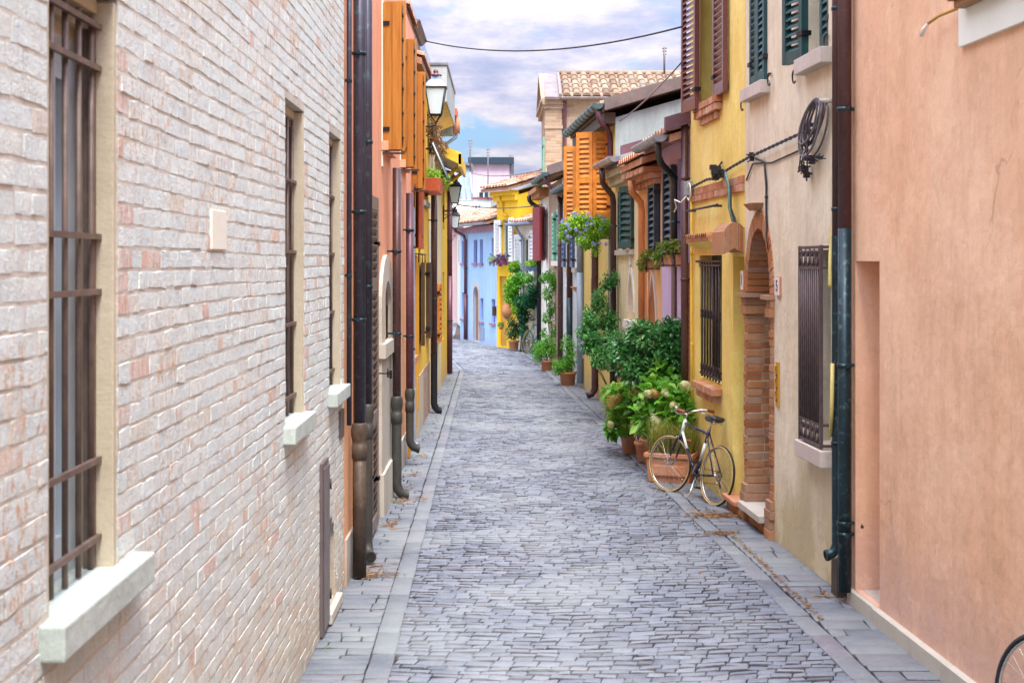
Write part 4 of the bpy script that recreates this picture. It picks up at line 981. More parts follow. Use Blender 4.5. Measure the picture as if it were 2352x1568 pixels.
# ------------------------------------------------------------------ apricot pink house, nearest on the right
PH = thing('pink_house', 'smooth apricot pink house with a tall shallow niche and a cream window surround', 'house', R(8))
nic = (9.42, 9.95, .117, 2.51, .36); wn = (6.75, 7.7, 4.05, 5.5, .12)
b = MB(); wall(b, R, -2.5, 10.05, -.05, 6.5, [nic, wn]); shell(b, R, -2.5, 10.05, 6.5, 7); part('wall', b, M['pink'], PH)
b = MB(); b.face([R(9.42,-.358,.117), R(9.95,-.358,.117), R(9.95,-.358,2.51), R(9.42,-.358,2.51)]); part('niche_back', b, M['pink'], PH)
b = MB(); y0 = -2.5
for e in (1.2, 3.4, 5.6, 6.9, 8.2, 9.45): b.fbox(R, y0, e-.004, -.05, .05, -.05, .115); y0 = e
b.fbox(R, 9.45, 10.04, -.05, .035, -.05, .112); b.fbox(R, 9.43, 9.94, -.34, -.051, .09, .122)
part('plinth', b, M['stone'], PH, bevel=.005)
b = MB(); b.fbox(R, 6.2, 7.95, -.01, .03, 3.75, 4.046); b.fbox(R, 7.705, 7.95, -.01, .03, 4.05, 5.6); b.fbox(R, 6.2, 6.745, -.01, .03, 4.05, 5.6); b.fbox(R, 6.2, 7.95, -.01, .03, 5.604, 5.9); part('window_surround', b, M['creamtrim'], PH, bevel=.004)
pw = window(PH, R, 6.75, 7.7, 4.05, 5.5, .11, M['brownwood']); b = MB(); b.fbox(R, 6.4, 7.86, -.1, .13, 4.0, 4.046); b.fbox(R, 6.4, 7.84, .032, .10, 3.955, 4.0); part('sill', b, M['archwood'], pw, bevel=.006)
b = MB(); b.tube([R(7.95,.03,3.98), R(8.15,.07,3.97), R(8.32,.07,3.955)], .010, 8); hk = part('shutter_hook', b, M['ochre'], PH); b = MB(); b.tube([R(8.30,.07,3.96), R(8.37,.075,3.93), R(8.41,.075,3.90)], [.008,.014,.017], 8); part('hook_knob', b, M['creamtrim'], hk)
b = MB(); b.tube([R(9.8,.002,.62), R(9.7,.03,.625)], .006, 6); b.tube([R(9.7,.03,.625), R(9.69,.034,.625)], .012, 8); part('wall_hook', b, M['iron'], PH)
roof(PH, R, -2.5, 10.05, 6.5, .3, 3.2, .3, M['tilesred'], seed=6)
# pair of pipes at the corner between beige and pink
def speck(n_, s, o, z0, z1, r, parent): pass
p8 = downpipe('thick downpipe between the beige and pink houses, brown above and verdigris below', R, 9.98, .070, 6.4, .10, .050, M['brownpipe'], M['copperg'], 2.75, None, (.52, .60+.0, 1.75, 3.62), lr=.050, collar=False)
p7 = downpipe('slimmer verdigris downpipe whose short shoe points at the street from the beige wall', R, 10.22, .055, 6.4, .30, .036, M['brownpipe'], M['copperg'], 2.7, (-.15,1.0), (1.15, 1.6, 2.9, 4.4), lr=.037, collar=False)
b = MB(); b.fbox(R, 10.15, 10.30, -.02, .075, -.02, .28); single('pipe_stub', b, M['castiron'], 'mossy dark stub of an old drain under the outlet shoe', 'drain', R(10.22,.03,0), bevel=.008)
# ------------------------------------------------------------------ beige house with the brick arch
BH = thing('beige_house', 'beige house with a brick arched doorway and a projecting brown window grille', 'house', R(12))
DO = (12.27, 13.40, .0, 2.99, .34, 'round', 2.21)
GW = (10.56, 11.10, 1.06, 2.60, .22); U1 = (12.52, 13.10, 4.17, 5.7, .10); U2 = (10.62, 11.15, 4.17, 5.7, .14)
b = MB(); wall(b, R, 10.06, 13.385, -.05, 6.6, [(12.27,13.38)+DO[2:], GW, U1, U2]); shell(b, R, 10.06, 13.385, 6.6, 7); part('wall', b, M['beige'], BH)
ar = MB(); g = random.Random(21)
inn = arch_curve(12.40, 13.26, 2.21, 2.82, 'round', 30); out = arch_curve(12.27, 13.39, 2.21, 2.985, 'round', 30)
for i, ((p, q), (u, v)) in enumerate(zip(zip(inn, inn[1:]), zip(out, out[1:]))):
    f = .05; lp_ = lambda a, c, k: (a[0]+(c[0]-a[0])*k, a[1]+(c[1]-a[1])*k)
    p1, q1, u1, v1 = lp_(p,q,f), lp_(p,q,1-f), lp_(u,v,f), lp_(u,v,1-f); oo = .012+g.uniform(-.003,.003); c = g.random()
    ar.hexa([R(*(p1[0],-.32,p1[1])), R(q1[0],-.32,q1[1]), R(v1[0],-.32,v1[1]), R(u1[0],-.32,u1[1]), R(p1[0],oo,p1[1]), R(q1[0],oo,q1[1]), R(v1[0],oo,v1[1]), R(u1[0],oo,u1[1])], c)
z = .36; k = 0
while z < 2.0:                                                   # brick jambs course by course
    h = .077
    for s0, s1 in ((13.26, 13.39), (12.27, 12.40)):
        e = g.uniform(-.006,.006); d = -.16+g.uniform(-.03,.03)
        if s0 > 13: ar.fbox(R, s0+e, s1, d+.006, .016+e, z, z+h-.012, g.random()); ar.fbox(R, s0+e*.5+.004, s1, -.32, d, z, z+h-.012, g.random())
        else: ar.fbox(R, s0, s1+e, d+.006, .014+e, z, z+h-.012, g.random()); ar.fbox(R, s0, s1+e*.5, -.32, d, z, z+h-.012, g.random())
    z += h; k += 1
for s0, s1, sg in ((13.22, 13.40, -1), (12.26, 12.44, 1)):         # capitals and feet
    ar.fbox(R, s0, s1, -.32, .045, 2.003, 2.085, .55); ar.fbox(R, s0+(0 if sg > 0 else .012), s1-(.012 if sg > 0 else 0), -.32, .038, 2.088, 2.16, .8)
    ar.fbox(R, s0-(.06 if sg < 0 else .01), s1+(.06 if sg > 0 else .01), -.32, .075, 2.163, 2.205, .9)
    ar.fbox(R, s0-.01, s1+.01, -.32, .05, .19, .268, .95); ar.fbox(R, s0, s1, -.32, .04, .272, .352, .9)
    ar.fbox(R, s0, s1, -.1, .055, 0.0, .09, .7); ar.fbox(R, s0+.01, s1-.01, -.1, .05, .093, .187, .95)
ar.hexa([R(12.74,-.05,2.99), R(12.94,-.05,2.99), R(12.94,.07,2.99), R(12.74,.07,2.99), R(12.66,-.05,3.055), R(13.02,-.05,3.055), R(13.02,.11,3.055), R(12.66,.11,3.055)], .8)
part('brick_arch', ar, M['brickpc'], BH, bevel=.004)
mo = MB(); mo.fbox(R, 13.268, 13.384, -.315, .004, .1, 2.2); mo.fbox(R, 12.276, 12.392, -.315, .004, .1, 2.2); part('arch_mortar', mo, M['jamb'], BH)
b = MB(); b.fbox(R, 12.42, 13.24, -.32, -.27, .19, 2.83); dd = part('door', b, M['brownwood'], BH)
b = MB(); b.fbox(R, 12.445, 13.30, -.3, .10, .125, .188); part('door_step', b, M['stone'], BH, bevel=.006)
b = MB(); b.fbox(R, 12.45, 13.21, -.3, .02, -.02, .124); part('step_riser', b, M['brickpc'], BH)
def ornate_grille(parent, F, s0, s1, o0, o1, z0, z1, nb, band=.16, topband=True):
    mb = MB(); r = .008
    for z in (z0, z0+band, z1-band, z1): mb.fbox(F, s0, s1, o1-.012, o1+.006, z-.011, z+.011); mb.fbox(F, s0, s0+.02, o0, o1-.013, z-.011, z+.011); mb.fbox(F, s1-.02, s1, o0, o1-.013, z-.011, z+.011)
    for s in (s0+.01, s1-.01): mb.fbox(F, s-.012, s+.012, o1-.014, o1+.009, z0-.02, z1+.015)
    for i in range(nb):
        s = s0+(s1-s0)*(i+.5)/nb; mb.tube([F(s,o1,z0+band), F(s,o1,z1-band)], r, 7)
    n = max(3, nb//2)
    for za, zb in ((z0, z0+band), (z1-band, z1)):
        for i in range(n):
            a, c = s0+(s1-s0)*i/n, s0+(s1-s0)*(i+1)/n; m = (a+c)/2; hh = zb-za
            mb.tube([F(a+.01,o1,za+.01), F(m-.02,o1,za+hh*.35), F(m,o1,za+hh*.7), F(m+.02,o1,za+hh*.85), F(c-.02,o1,za+hh*.8), F(c-.015,o1,za+hh*.55)], .007, 5)
            mb.tube([F(c-.01,o1,za+.01), F(m+.02,o1,za+hh*.35), F(m,o1,za+hh*.7), F(m-.02,o1,za+hh*.85), F(a+.02,o1,za+hh*.8), F(a+.015,o1,za+hh*.55)], .007, 5)
            mb.tube([F(m,o1,za), F(m,o1,zb)], .005, 5); mb.sphere(F(m,o1,za+hh*.45), .014, 6, 4)
    return part('grille', mb, M['grateiron'], parent)
gw = window(BH, R, 10.56, 11.10, 1.06, 2.60, .21, M['brownwood'], rows=2); ornate_grille(gw, R, 10.52, 11.14, -.04, .085, 1.085, 2.62, 11)
b = MB(); b.fbox(R, 10.46, 11.20, -.2, .11, .925, 1.055); part('sill', b, M['sillr'], gw, bevel=.008)
b = MB(); b.fbox(R, 10.50, 11.14, -.2, -.12, 2.45, 2.52); b.fbox(R, 10.45, 10.56, .0, .012, 2.50, 2.55); part('roller_box', b, M['concrete'], gw)
def dhook(root, F, s, o, z, dirn=1):
    b = MB(); b.tube([F(s,0,z), F(s-.16*dirn,.015,z), F(s-.20*dirn,.03,z-.01)], .007, 6)
    b.tube([F(s-.20*dirn+.055*math.sin(t_)*dirn, .04, z-.06+.055*math.cos(t_)) for t_ in [i*.42 for i in range(10)]], .008, 6); part('shutter_hook', b, M['iron'], root)
# upper windows
b1 = window(BH, R, 12.52, 13.10, 4.17, 5.7, .10, M['dark']); b = MB(); b.fbox(R, 12.42, 13.22, -.09, .095, 4.045, 4.165); part('sill', b, M['sillr'], b1, bevel=.008)
shutter(BH, R, (12.53,.012), (12.815,.012), 4.18, 5.69, M['green'], .04, 'louvre', pitch=.062, slatmat=1); shutter(BH, R, (13.095,.012), (12.825,.012), 4.18, 5.69, M['green'], .04, 'louvre', pitch=.062)
b2 = window(BH, R, 10.62, 11.15, 4.17, 5.7, .14, M['dark']); b = MB(); b.fbox(R, 10.50, 11.26, -.13, .10, 4.04, 4.165); part('sill', b, M['sillr'], b2, bevel=.008)
shutter(BH, R, (11.17,.03), (11.52,.10), 4.16, 5.69, M['green'], .06, 'louvre', pitch=.065, label='bottle green shutter leaf swung open'); shutter(BH, R, (10.64,-.03), (10.90,-.03), 4.2, 5.69, M['green'], .04, 'louvre', pitch=.065)
for s_ in (12.50, 13.55): dhook(BH, R, s_, 0, 4.21 if s_ < 13 else 4.10)
dhook(BH, R, 11.66, 0, 4.12); dhook(BH, R, 10.75, .0, 4.27)
roof(BH, R, 10.06, 13.385, 6.6, .3, 3.2, .3, M['tilesred'], seed=7)
# glazed number tiles
def tile_no(s0, s1, z0, z1, label, txt):
    r_ = thing('number_tile', label, 'house number', R((s0+s1)/2,0,z0), 'glazed house number tiles')
    b = MB(); b.fbox(R, s0, s1, -.002, .020, z0, z1); part('tile', b, M['terracotta'], r_, bevel=.002)
    b = MB(); b.fbox(R, s0+.004, s1-.004, .0201, .0235, z0+.004, z1-.004); part('glaze', b, M['tileplaque'], r_)
    cu = bpy.data.curves.new('digit', 'FONT'); cu.body = txt; cu.size = (z1-z0)*.82; cu.align_x = 'CENTER'; cu.align_y = 'CENTER'; cu.extrude = .0012
    to = bpy.data.objects.new('digit_curve', cu); COL.objects.link(to); bpy.context.view_layer.update()
    me = bpy.data.meshes.new_from_object(to.evaluated_get(bpy.context.evaluated_depsgraph_get())); bpy.data.objects.remove(to)
    me.transform(Matrix.Rotation(-PI/2+math.atan(.0625), 4, 'Z') @ Matrix.Rotation(PI/2, 4, 'X')); me.materials.append(M['ink'])
    ob = bpy.data.objects.new('numeral', me); COL.objects.link(ob); ob.parent = r_; ob.location = R((s0+s1)/2,.0255,(z0+z1)/2)-Vector(r_.location)
tile_no(12.02, 12.17, 2.205, 2.375, 'square white house number tile right of the brick arch', '5')
tile_no(13.40, 13.50, 2.23, 2.42, 'narrow white number tile left of the brick arch beside the yellow doorway', '1')
r_ = thing('letter_slot', 'ornate yellow brass letter plate on the beige wall right of the brick doorway', 'letter slot', R(12.12,0,1.2))
b = MB(); b.fbox(R, 12.08, 12.17, -.002, .018, 1.22, 1.62); part('plate', b, M['ochre'], r_, bevel=.006)
b = MB(); [b.tube([R(12.125,.02,1.27+i*.11), R(12.10,.03,1.30+i*.11), R(12.145,.03,1.34+i*.11), R(12.125,.02,1.37+i*.11)], .008, 6) for i in range(3)]; part('scrollwork', b, M['ochre'], r_)
# ------------------------------------------------------------------ ochre yellow house
OH = thing('ochre_yellow_house', 'ochre yellow house with a barred window, brick sills and mahogany shutters on the right', 'house', R(14.8))
YW = (14.45, 15.62, 1.20, 2.58, .20); YD = (13.42, 13.92, .0, 2.56, .5); YU = (14.66, 15.55, 4.28, 5.8, .22)
b = MB(); wall(b, R, 13.395, 16.2, -.05, 6.7, [YW, YD, YU]); shell(b, R, 13.395, 16.2, 6.7, 7); part('wall', b, M['yellow'], OH)
b = MB(); b.fbox(R, 13.42, 13.92, -.5, -.44, .1, 2.56); part('door', b, M['brownwood'], OH)
b = MB(); b.fbox(R, 13.40, 13.96, -.45, .11, .105, .15); ps = part('door_step', b, M['terracotta'], OH, bevel=.008)
b = MB(); b.fbox(R, 13.42, 13.94, -.4, .06, -.02, .104); part('step_riser', b, M['brickpc'], OH)
yw = window(OH, R, 14.45, 15.62, 1.20, 2.58, .19, M['brownwood'])
mb = MB()
for i in range(7):
    s = 14.52+(15.42-14.52)*i/6; mb.tube([R(s,.015,1.22), R(s,.015,2.50)], .011, 8); mb.lathe([(.011,-.05),(.020,-.03),(.014,0),(.020,.03),(.011,.05)], R(s,.015,1.93), 8)
for z in (1.26, 2.47): mb.fbox(R, 14.46, 15.5, .0, .028, z-.014, z+.014)
for i in range(7): s = 14.52+.15*i; mb.tube([R(s+.05*math.cos(t_),.02,1.33+.05*math.sin(t_)) for t_ in [j*PI/4 for j in range(8)]], .006, 4, closed=True)
mb.fbox(R, 14.46, 15.7, -.05, .035, 2.50, 2.525)
part('grille', mb, M['iron'], yw)
b = MB(); brickrow(b, R, 14.42, 15.55, -.12, .115, 1.085, 1.165, 9, 2); brickrow(b, R, 14.50, 15.45, -.02, .075, 1.0, 1.08, 8, 3); part('brick_sill', b, M['brickband'], yw, bevel=.005)
b = MB(); g = random.Random(9)                                     # little tiled hood over the window
for i in range(12):
    s = 14.62+i*.105
    b.grid([[R(s+.045*math.cos(a),o,2.79+.05*math.sin(a)-(.02 if o > .1 else 0)) for a in [j*PI/5 for j in range(6)]] for o in (-.01,.14)], g.random())
    b.fbox(R, s-.05, s+.05, -.01, .12, 2.735, 2.785, g.random())
part('tile_hood', b, M['brickpc'], OH)
b = MB(); b.hexa([R(14.5,-.01,2.66), R(15.9,-.01,2.66), R(15.9,.02,2.66), R(14.5,.02,2.66), R(14.5,-.01,2.733), R(15.9,-.01,2.733), R(15.9,.11,2.733), R(14.5,.11,2.733)]); part('hood_soffit', b, M['yellow'], OH)
b = MB(); hp = [(.0,2.60),(.05,2.61),(.10,2.645),(.15,2.61),(.20,2.58),(.20,2.80),(.17,2.86),(.11,2.90),(.05,2.885),(.0,2.84)]

def hprof(o, top):
    T = [(0,2.84),(.05,2.885),(.11,2.90),(.17,2.86),(.21,2.80)] if top else [(0,2.60),(.05,2.61),(.10,2.645),(.15,2.61),(.21,2.58)]
    for (a, p), (c, q) in zip(T, T[1:]):
        if o <= c: return p+(q-p)*(o-a)/(c-a)
    return T[-1][1]
g = random.Random(12)
for i in range(10):
    o0, o1 = .021*i, .021*(i+1)-.0025; e = g.uniform(-.008,.008)
    b.hexa([R(s,o,hprof(o,False)) for s, o in ((13.42+e,o0),(13.97+e,o0),(13.97+e,o1),(13.42+e,o1))]+[R(s,o,hprof(o,True)) for s, o in ((13.42+e,o0),(13.97+e,o0),(13.97+e,o1),(13.42+e,o1))], g.random())
part('door_hood', b, M['brickpc'], OH)
b = MB(); brickrow(b, R, 13.41, 16.05, -.02, .030, 3.20, 3.275, 20, 5); brickrow(b, R, 13.41, 16.05, -.02, .018, 3.28, 3.36, 11, 6); part('brick_band', b, M['brickband'], OH, bevel=.004)
b = MB(); b.tube([R(16.0,.09,3.10), R(14.3,.09,3.10)], .012, 8); b.tube([R(14.45,.0,3.10), R(14.45,.10,3.10)], .014, 6); b.tube([R(15.85,.0,3.10), R(15.85,.10,3.10)], .014, 6); b.sphere(R(14.27,.09,3.10), .02, 8, 6); part('awning_rod', b, M['iron'], OH)
yu = window(OH, R, 14.66, 15.55, 4.28, 5.8, .21, M['brownwood'])
b = MB(); brickrow(b, R, 14.40, 15.60, -.18, .085, 4.20, 4.275, 9, 7); brickrow(b, R, 14.42, 15.56, -.02, .08, 4.12, 4.195, 14, 8); brickrow(b, R, 14.55, 15.45, -.02, .04, 4.04, 4.115, 8, 9); part('brick_sill', b, M['brickband'], yu, bevel=.004)
def duo_shutter(root, h, e, z0, z1, lab=None):
    ob = shutter(root, R, h, e, z0, z1, M['mahog'], .055, 'louvre', pitch=.07, label=lab, rail=.12)
    mb = MB(); g = 0; dx, dy = e[0]-h[0], e[1]-h[1]; w = math.hypot(dx, dy); dx /= w; dy /= w
    P_ = lambda a, b_, z: R(h[0]+dx*a-dy*b_, h[1]+dy*a+dx*b_, z)
    n = int((z1-z0-.24)/.07)
    sg = -1 if dx > 0 else 1
    for i in range(n):
        z = z0+.12+(i+.5)*.07; mb.hexa([P_(a, q*-sg*-1, zq) for a, q, zq in ((.056,-.029*1,z-.028),(w-.056,-.029,z-.028),(w-.056,-.031,z-.028),(.056,-.031,z-.028),(.056,-.022,z+.024),(w-.056,-.022,z+.024),(w-.056,-.024,z+.024),(.056,-.024,z+.024))])
    return ob
shutter(OH, R, (15.28,.10), (15.82,.155), 4.22, 5.8, M['mahog'], .05, 'louvre', pitch=.065, rail=.13, label='mahogany louvred shutter swung clear of the wall over the corner pipe')
shutter(OH, R, (14.60,.045), (14.08,.045), 4.26, 5.8, M['mahog'], .05, 'louvre', pitch=.065, rail=.13)
roof(OH, R, 13.395, 16.2, 6.7, .3, 3.2, .3, M['tilesred'], seed=8)
downpipe('brown downpipe at the corner of the ochre yellow and lavender houses', R, 16.22, .06, 4.25, .1, .045, M['brownpipe'], None, None, None, (1.0, 2.3, 3.5), cmat=M['brownpipe'])
downpipe('thin yellow painted pipe beside the barred window of the ochre house', R, 15.95, .03, 3.25, .3, .017, M['yellowtrim'], None, None, None, (1.55, 2.6), cmat=M['yellowtrim'])
# ------------------------------------------------------------------ lavender house
LV = thing('lavender_house', 'lavender house with blue-black louvred shutters and a red brick arch', 'house', R(17.2))
LU1 = (16.35, 16.95, 2.62, 3.78, .12); LA = (16.25, 16.52, .0, 2.5, .12, 'round', 1.6)
b = MB(); wall(b, R, 16.21, 18.14, -.05, 4.0, [(16.38,16.95,2.62,3.78,.12), (17.45,17.9,2.62,3.6,.12)]); shell(b, R, 16.21, 18.14, 4.0, 7, 1.4); part('wall', b, M['lavender'], LV)
b = MB(); b.fbox(R, 16.23, 16.36, -.02, .022, .0, 1.7)
P = arch_curve(16.05, 17.05, 1.7, 2.62, 'round', 16)[:8]
b.prism([R(16.23,.0,1.7), R(16.36,.0,1.7), R(16.33,.0,2.0), R(16.28,.0,2.3), R(16.25,.0,2.5), R(16.23,.0,2.5)], R(16.2,.022)-R(16.2,0)); part('brick_arch', b, M['brickred'], LV)
window(LV, R, 16.38, 16.95, 2.62, 3.78, .11, M['dark']); window(LV, R, 17.45, 17.9, 2.62, 3.6, .11, M['dark'])
shutter(LV, R, (17.0,.05), (17.55,.065), 2.55, 3.72, M['navy'], .07, 'louvre', pitch=.085, stile=.07, label='blue-black louvred shutter beside the corner pipe'); shutter(LV, R, (18.25,.05), (18.75,.06), 2.55, 3.60, M['navy'], .07, 'louvre', pitch=.085, stile=.07)
b = MB(); b.fbox(R, 17.05, 17.28, -.02, .03, .0, 2.45); part('plum_strip', b, M['purplepipe'], LV)
r = roof(LV, R, 16.21, 18.14, 4.02, .3, 3.2, .24, M['tilesred'], seed=9)
gutter(r, R, 16.25, 18.05, .34, 4.02, .085, M['gutterzinc'], False)
b = MB(); b.fbox(R, 16.21, 16.26, -2.5, .30, 3.92, 3.93); b.hexa([R(16.16,o,z) for o, z in ((.34,4.05),)]*0 or [R(16.15,.30,4.06), R(16.25,.30,4.06), R(16.25,-2.6,4.93), R(16.15,-2.6,4.93), R(16.15,.30,4.22), R(16.25,.30,4.22), R(16.25,-2.6,5.09), R(16.15,-2.6,5.09)]); part('verge', b, M['flashpurple'], r)
downpipe('short swan-necked black rainwater pipe under the lavender house gutter', R, 16.9, .06, 3.45, 2.62, .04, M['castgrey'], None, None, None, (3.0,), bend=[(16.88,.07,3.55), (16.75,.16,3.62), (16.55,.28,3.70), (16.45,.33,3.78), (16.45,.34,3.96)])
# ------------------------------------------------------------------ peach house
PE = thing('peach_house', 'peach house with a corbelled brick eave between the cream and lavender houses', 'house', R(19.1))
b = MB(); wall(b, R, 18.15, 20.14, -.05, 3.85, [(18.55,19.15,.05,2.32,.14,'point',1.55), (18.3,18.5,2.62,3.5,.1)]); shell(b, R, 18.15, 20.14, 3.85, 7, 1.4); part('wall', b, M['peach'], PE)
b = MB(); b.fbox(R, 18.56, 19.14, -.14, -.09, .05, 2.3); part('door', b, M['brickred'], PE)
b = MB(); P = arch_curve(18.55, 19.15, 1.55, 2.32, 'point', 12); Q = arch_curve(18.45, 19.25, 1.55, 2.46, 'point', 12)
for (p, q), (u, v) in zip(zip(P, P[1:]), zip(Q, Q[1:])): b.hexa([R(p[0],0,p[1]), R(q[0],0,q[1]), R(v[0],0,v[1]), R(u[0],0,u[1]), R(p[0],.02,p[1]), R(q[0],.02,q[1]), R(v[0],.02,v[1]), R(u[0],.02,u[1])])
b.fbox(R, 18.72, 18.98, -.01, .06, 2.44, 2.56); part('arch_trim', b, M['sillr'], PE)
b = MB(); brickrow(b, R, 18.16, 20.12, -.02, .10, 3.55, 3.62, 10, 2); brickrow(b, R, 18.16, 20.12, -.02, .17, 3.625, 3.70, 10, 3); brickrow(b, R, 18.16, 20.12, -.02, .25, 3.705, 3.78, 10, 4); part('brick_cornice', b, M['brickband'], PE)
r = roof(PE, R, 18.15, 20.14, 3.90, .3, 3.2, .27, M['brickband'], seed=10)
b = MB(); b.fbox(R, 18.3, 18.5, -.09, -.03, 2.62, 3.5); part('window', b, M['dark'], PE)
downpipe('orange painted downpipe with a swan neck on the peach house', R, 19.45, .065, 3.25, .05, .048, M['orangepipe'], None, None, None, (1.4, 2.5), bend=[(19.43,.08,3.36), (19.36,.16,3.44), (19.33,.22,3.5), (19.33,.23,3.66)], cmat=M['orangepipe'])
downpipe('thin orange pipe running next to the swan-necked orange downpipe', R, 19.05, .035, 2.5, .05, .02, M['orangepipe'], None, None, None, (1.0,), cmat=M['orangepipe'])
# ------------------------------------------------------------------ cream house
CR = thing('cream_house', 'cream house with a bottle green shutter and a white pointed niche', 'house', R(21.4))
b = MB(); wall(b, R, 20.15, 22.58, -.05, 4.0, [(20.55,21.15,1.62,2.36,.16,'point',1.75), (20.62,21.32,2.75,3.62,.1)]); shell(b, R, 20.15, 22.58, 4.0, 7, 1.4); part('wall', b, M['cream'], CR)
b = MB(); b.fbox(R, 20.56, 21.14, -.16, -.12, 1.62, 2.33); part('niche_back', b, M['lavender'], CR)
b = MB(); P = arch_curve(20.55, 21.15, 1.75, 2.36, 'point', 12); Q = arch_curve(20.47, 21.23, 1.75, 2.48, 'point', 12)
for (p, q), (u, v) in zip(zip(P, P[1:]), zip(Q, Q[1:])): b.hexa([R(p[0],0,p[1]), R(q[0],0,q[1]), R(v[0],0,v[1]), R(u[0],0,u[1]), R(p[0],.02,p[1]), R(q[0],.02,q[1]), R(v[0],.02,v[1]), R(u[0],.02,u[1])])
b.fbox(R, 20.78, 20.92, -.01, .03, 2.46, 2.75); b.fbox(R, 20.4, 21.3, -.02, .07, 1.50, 1.618); b.fbox(R, 20.5, 21.2, -.02, .03, .3, 1.498); part('niche_trim', b, M['white'], CR)
cw = window(CR, R, 20.62, 21.32, 2.75, 3.62, .09, M['dark']); b = MB(); b.fbox(R, 20.55, 22.3, -.02, .06, 2.62, 2.70); part('sill', b, M['stone'], cw)
shutter(CR, R, (20.56,.025), (20.97,.145), 2.72, 3.66, M['green'], .05, 'louvre', pitch=.09, stile=.04, label='bottle green shutter'); shutter(CR, R, (21.36,.04), (21.8,.05), 2.72, 3.62, M['green'], .05, 'louvre', pitch=.09, stile=.04)
b = MB(); b.fbox(R, 20.16, 22.57, -.02, .12, 3.74, 3.86); b.fbox(R, 20.16, 22.57, -.02, .20, 3.863, 3.96); part('cornice', b, M['jamb'], CR)
r = roof(CR, R, 20.15, 22.58, 4.06, .3, 3.2, .2, M['flashpurple'], seed=11, tiled=False)
gutter(r, R, 20.5, 22.55, .30, 4.10, .09, M['gutterzinc'], False)
b = MB(); b.hexa([R(20.1,.26,4.09), R(20.2,.26,4.09), R(20.2,-2.6,4.93), R(20.1,-2.6,4.93), R(20.1,.26,4.22), R(20.2,.26,4.22), R(20.2,-2.6,5.06), R(20.1,-2.6,5.06)]); part('verge', b, M['flashpurple'], r)
downpipe('dark swan-necked downpipe between the cream house and orange shutters', R, 22.35, .07, 3.5, .05, .05, M['brownpipe'], M['blackiron'], 1.2, None, (2.2, 3.1), bend=[(22.33,.09,3.6), (22.2,.18,3.68), (22.05,.28,3.78), (22.05,.30,4.02)], lr=.058, cmat=M['brownpipe'])
# ------------------------------------------------------------------ house with the orange shutters
OS = thing('pale_yellow_house', 'pale yellow house with open orange louvred shutters and a grey gable side', 'house', R(25))
b = MB(); wall(b, R, 22.59, 27.55, -.05, 4.9, [(23.15,24.75,3.2,4.6,.14), (25.3,26.0,.05,2.2,.15)])
part('wall', b, M['paleyellow'], OS)
b = MB(); shell(b, R, 22.59, 27.55, 4.9, 7, 2.0); part('side_wall', b, M['oldgrey'], OS)
b = MB(); b.fbox(R, 22.62, 23.3, -.01, .025, 1.6, 3.15); part('grey_panel', b, M['oldgrey'], OS)
window(OS, R, 23.15, 24.75, 3.2, 4.6, .13, M['brownwood']); b = MB(); b.fbox(R, 25.32, 25.98, -.14, -.1, .05, 2.2); part('door', b, M['redbrown'], OS)
def panelpair(h, m, e, z0, z1, lab):
    ob = shutter(OS, R, h, m, z0, z1, M['shutorange'], .045, 'louvre', (z0+z1)/2-.08, .075, stile=.06, rail=.10, label=lab)
    b = MB(); leaf_panel(b, R, m, e, z0, z1, .045, 'louvre', (z0+z1)/2-.08, .075, stile=.06, rail=.10); part('folding_leaf', b, M['shutorange'], ob)
panelpair((23.1,.03), (22.98,.33), (23.15,.58), 3.24, 4.70, 'near pair of orange louvred leaves standing out from the wall')
panelpair((24.78,.03), (24.9,.40), (24.95,.62), 3.20, 4.62, 'far pair of orange louvred leaves')
r = roof(OS, R, 22.55, 27.6, 5.08, .29, 3.4, .22, M['tiles'], seed=12)
gutter(r, R, 22.5, 27.6, .30, 5.12, .095, M['guttergreen'])
b = MB(); b.hexa([R(22.42,.20,5.00), R(22.54,.20,5.00), R(22.54,-3.4,6.04), R(22.42,-3.4,6.04), R(22.42,.20,5.20), R(22.54,.20,5.20), R(22.54,-3.4,6.24), R(22.42,-3.4,6.24)]); part('verge', b, M['flash'], r)
b = MB(); b.fbox(R, 22.6, 27.5, .0, .19, 4.80, 4.985); part('eave_board', b, M['brownwood'], r)
downpipe('plum swan-necked rainwater pipe beside the orange shutters', R, 22.9, .05, 4.55, 3.9, .045, M['purplepipe'], None, None, None, (4.2,), bend=[(22.88,.06,4.66), (22.75,.12,4.74), (22.6,.24,4.82), (22.58,.28,4.9), (22.58,.30,5.08)], cmat=M['purplepipe'])
downpipe('brown downpipe with a curved shoe below the lilac flower box', R, 24.9, .06, 4.0, .06, .06, M['brownpipe'], None, None, (-.2,1.0), (1.6, 2.6), cmat=M['brownpipe'])
# ------------------------------------------------------------------ grey white house
GH = thing('grey_white_house', 'narrow grey-white house with slate blue shutters and several thin pipes', 'house', R(29.5))
b = MB(); wall(b, R, 27.56, 31.45, -.05, 4.0, [(28.2,28.75,2.4,3.5,.1), (30.0,30.5,2.4,3.5,.1), (29.9,30.6,.05,1.95,.1)]); shell(b, R, 27.56, 31.45, 4.0, 7, 1.4); part('wall', b, M['greywhite'], GH)
for s0 in (28.2, 30.0):
    w_ = window(GH, R, s0, s0+.55, 2.4, 3.5, .09, M['dark']); b = MB(); b.fbox(R, s0-.1, s0+.65, -.02, .07, 2.3, 2.39); part('sill', b, M['stone'], w_)
    shutter(GH, R, (s0-.02,.04), (s0-.45,.045), 2.4, 3.5, M['whiteshut'], .05, 'louvre', pitch=.11); shutter(GH, R, (s0+.57,.04), (s0+1.0,.045), 2.4, 3.5, M['blueshut'], .05, 'louvre', pitch=.11)
b = MB(); b.fbox(R, 29.9, 30.6, -.1, -.04, .05, 1.95); part('door', b, M['redpanel'], GH)
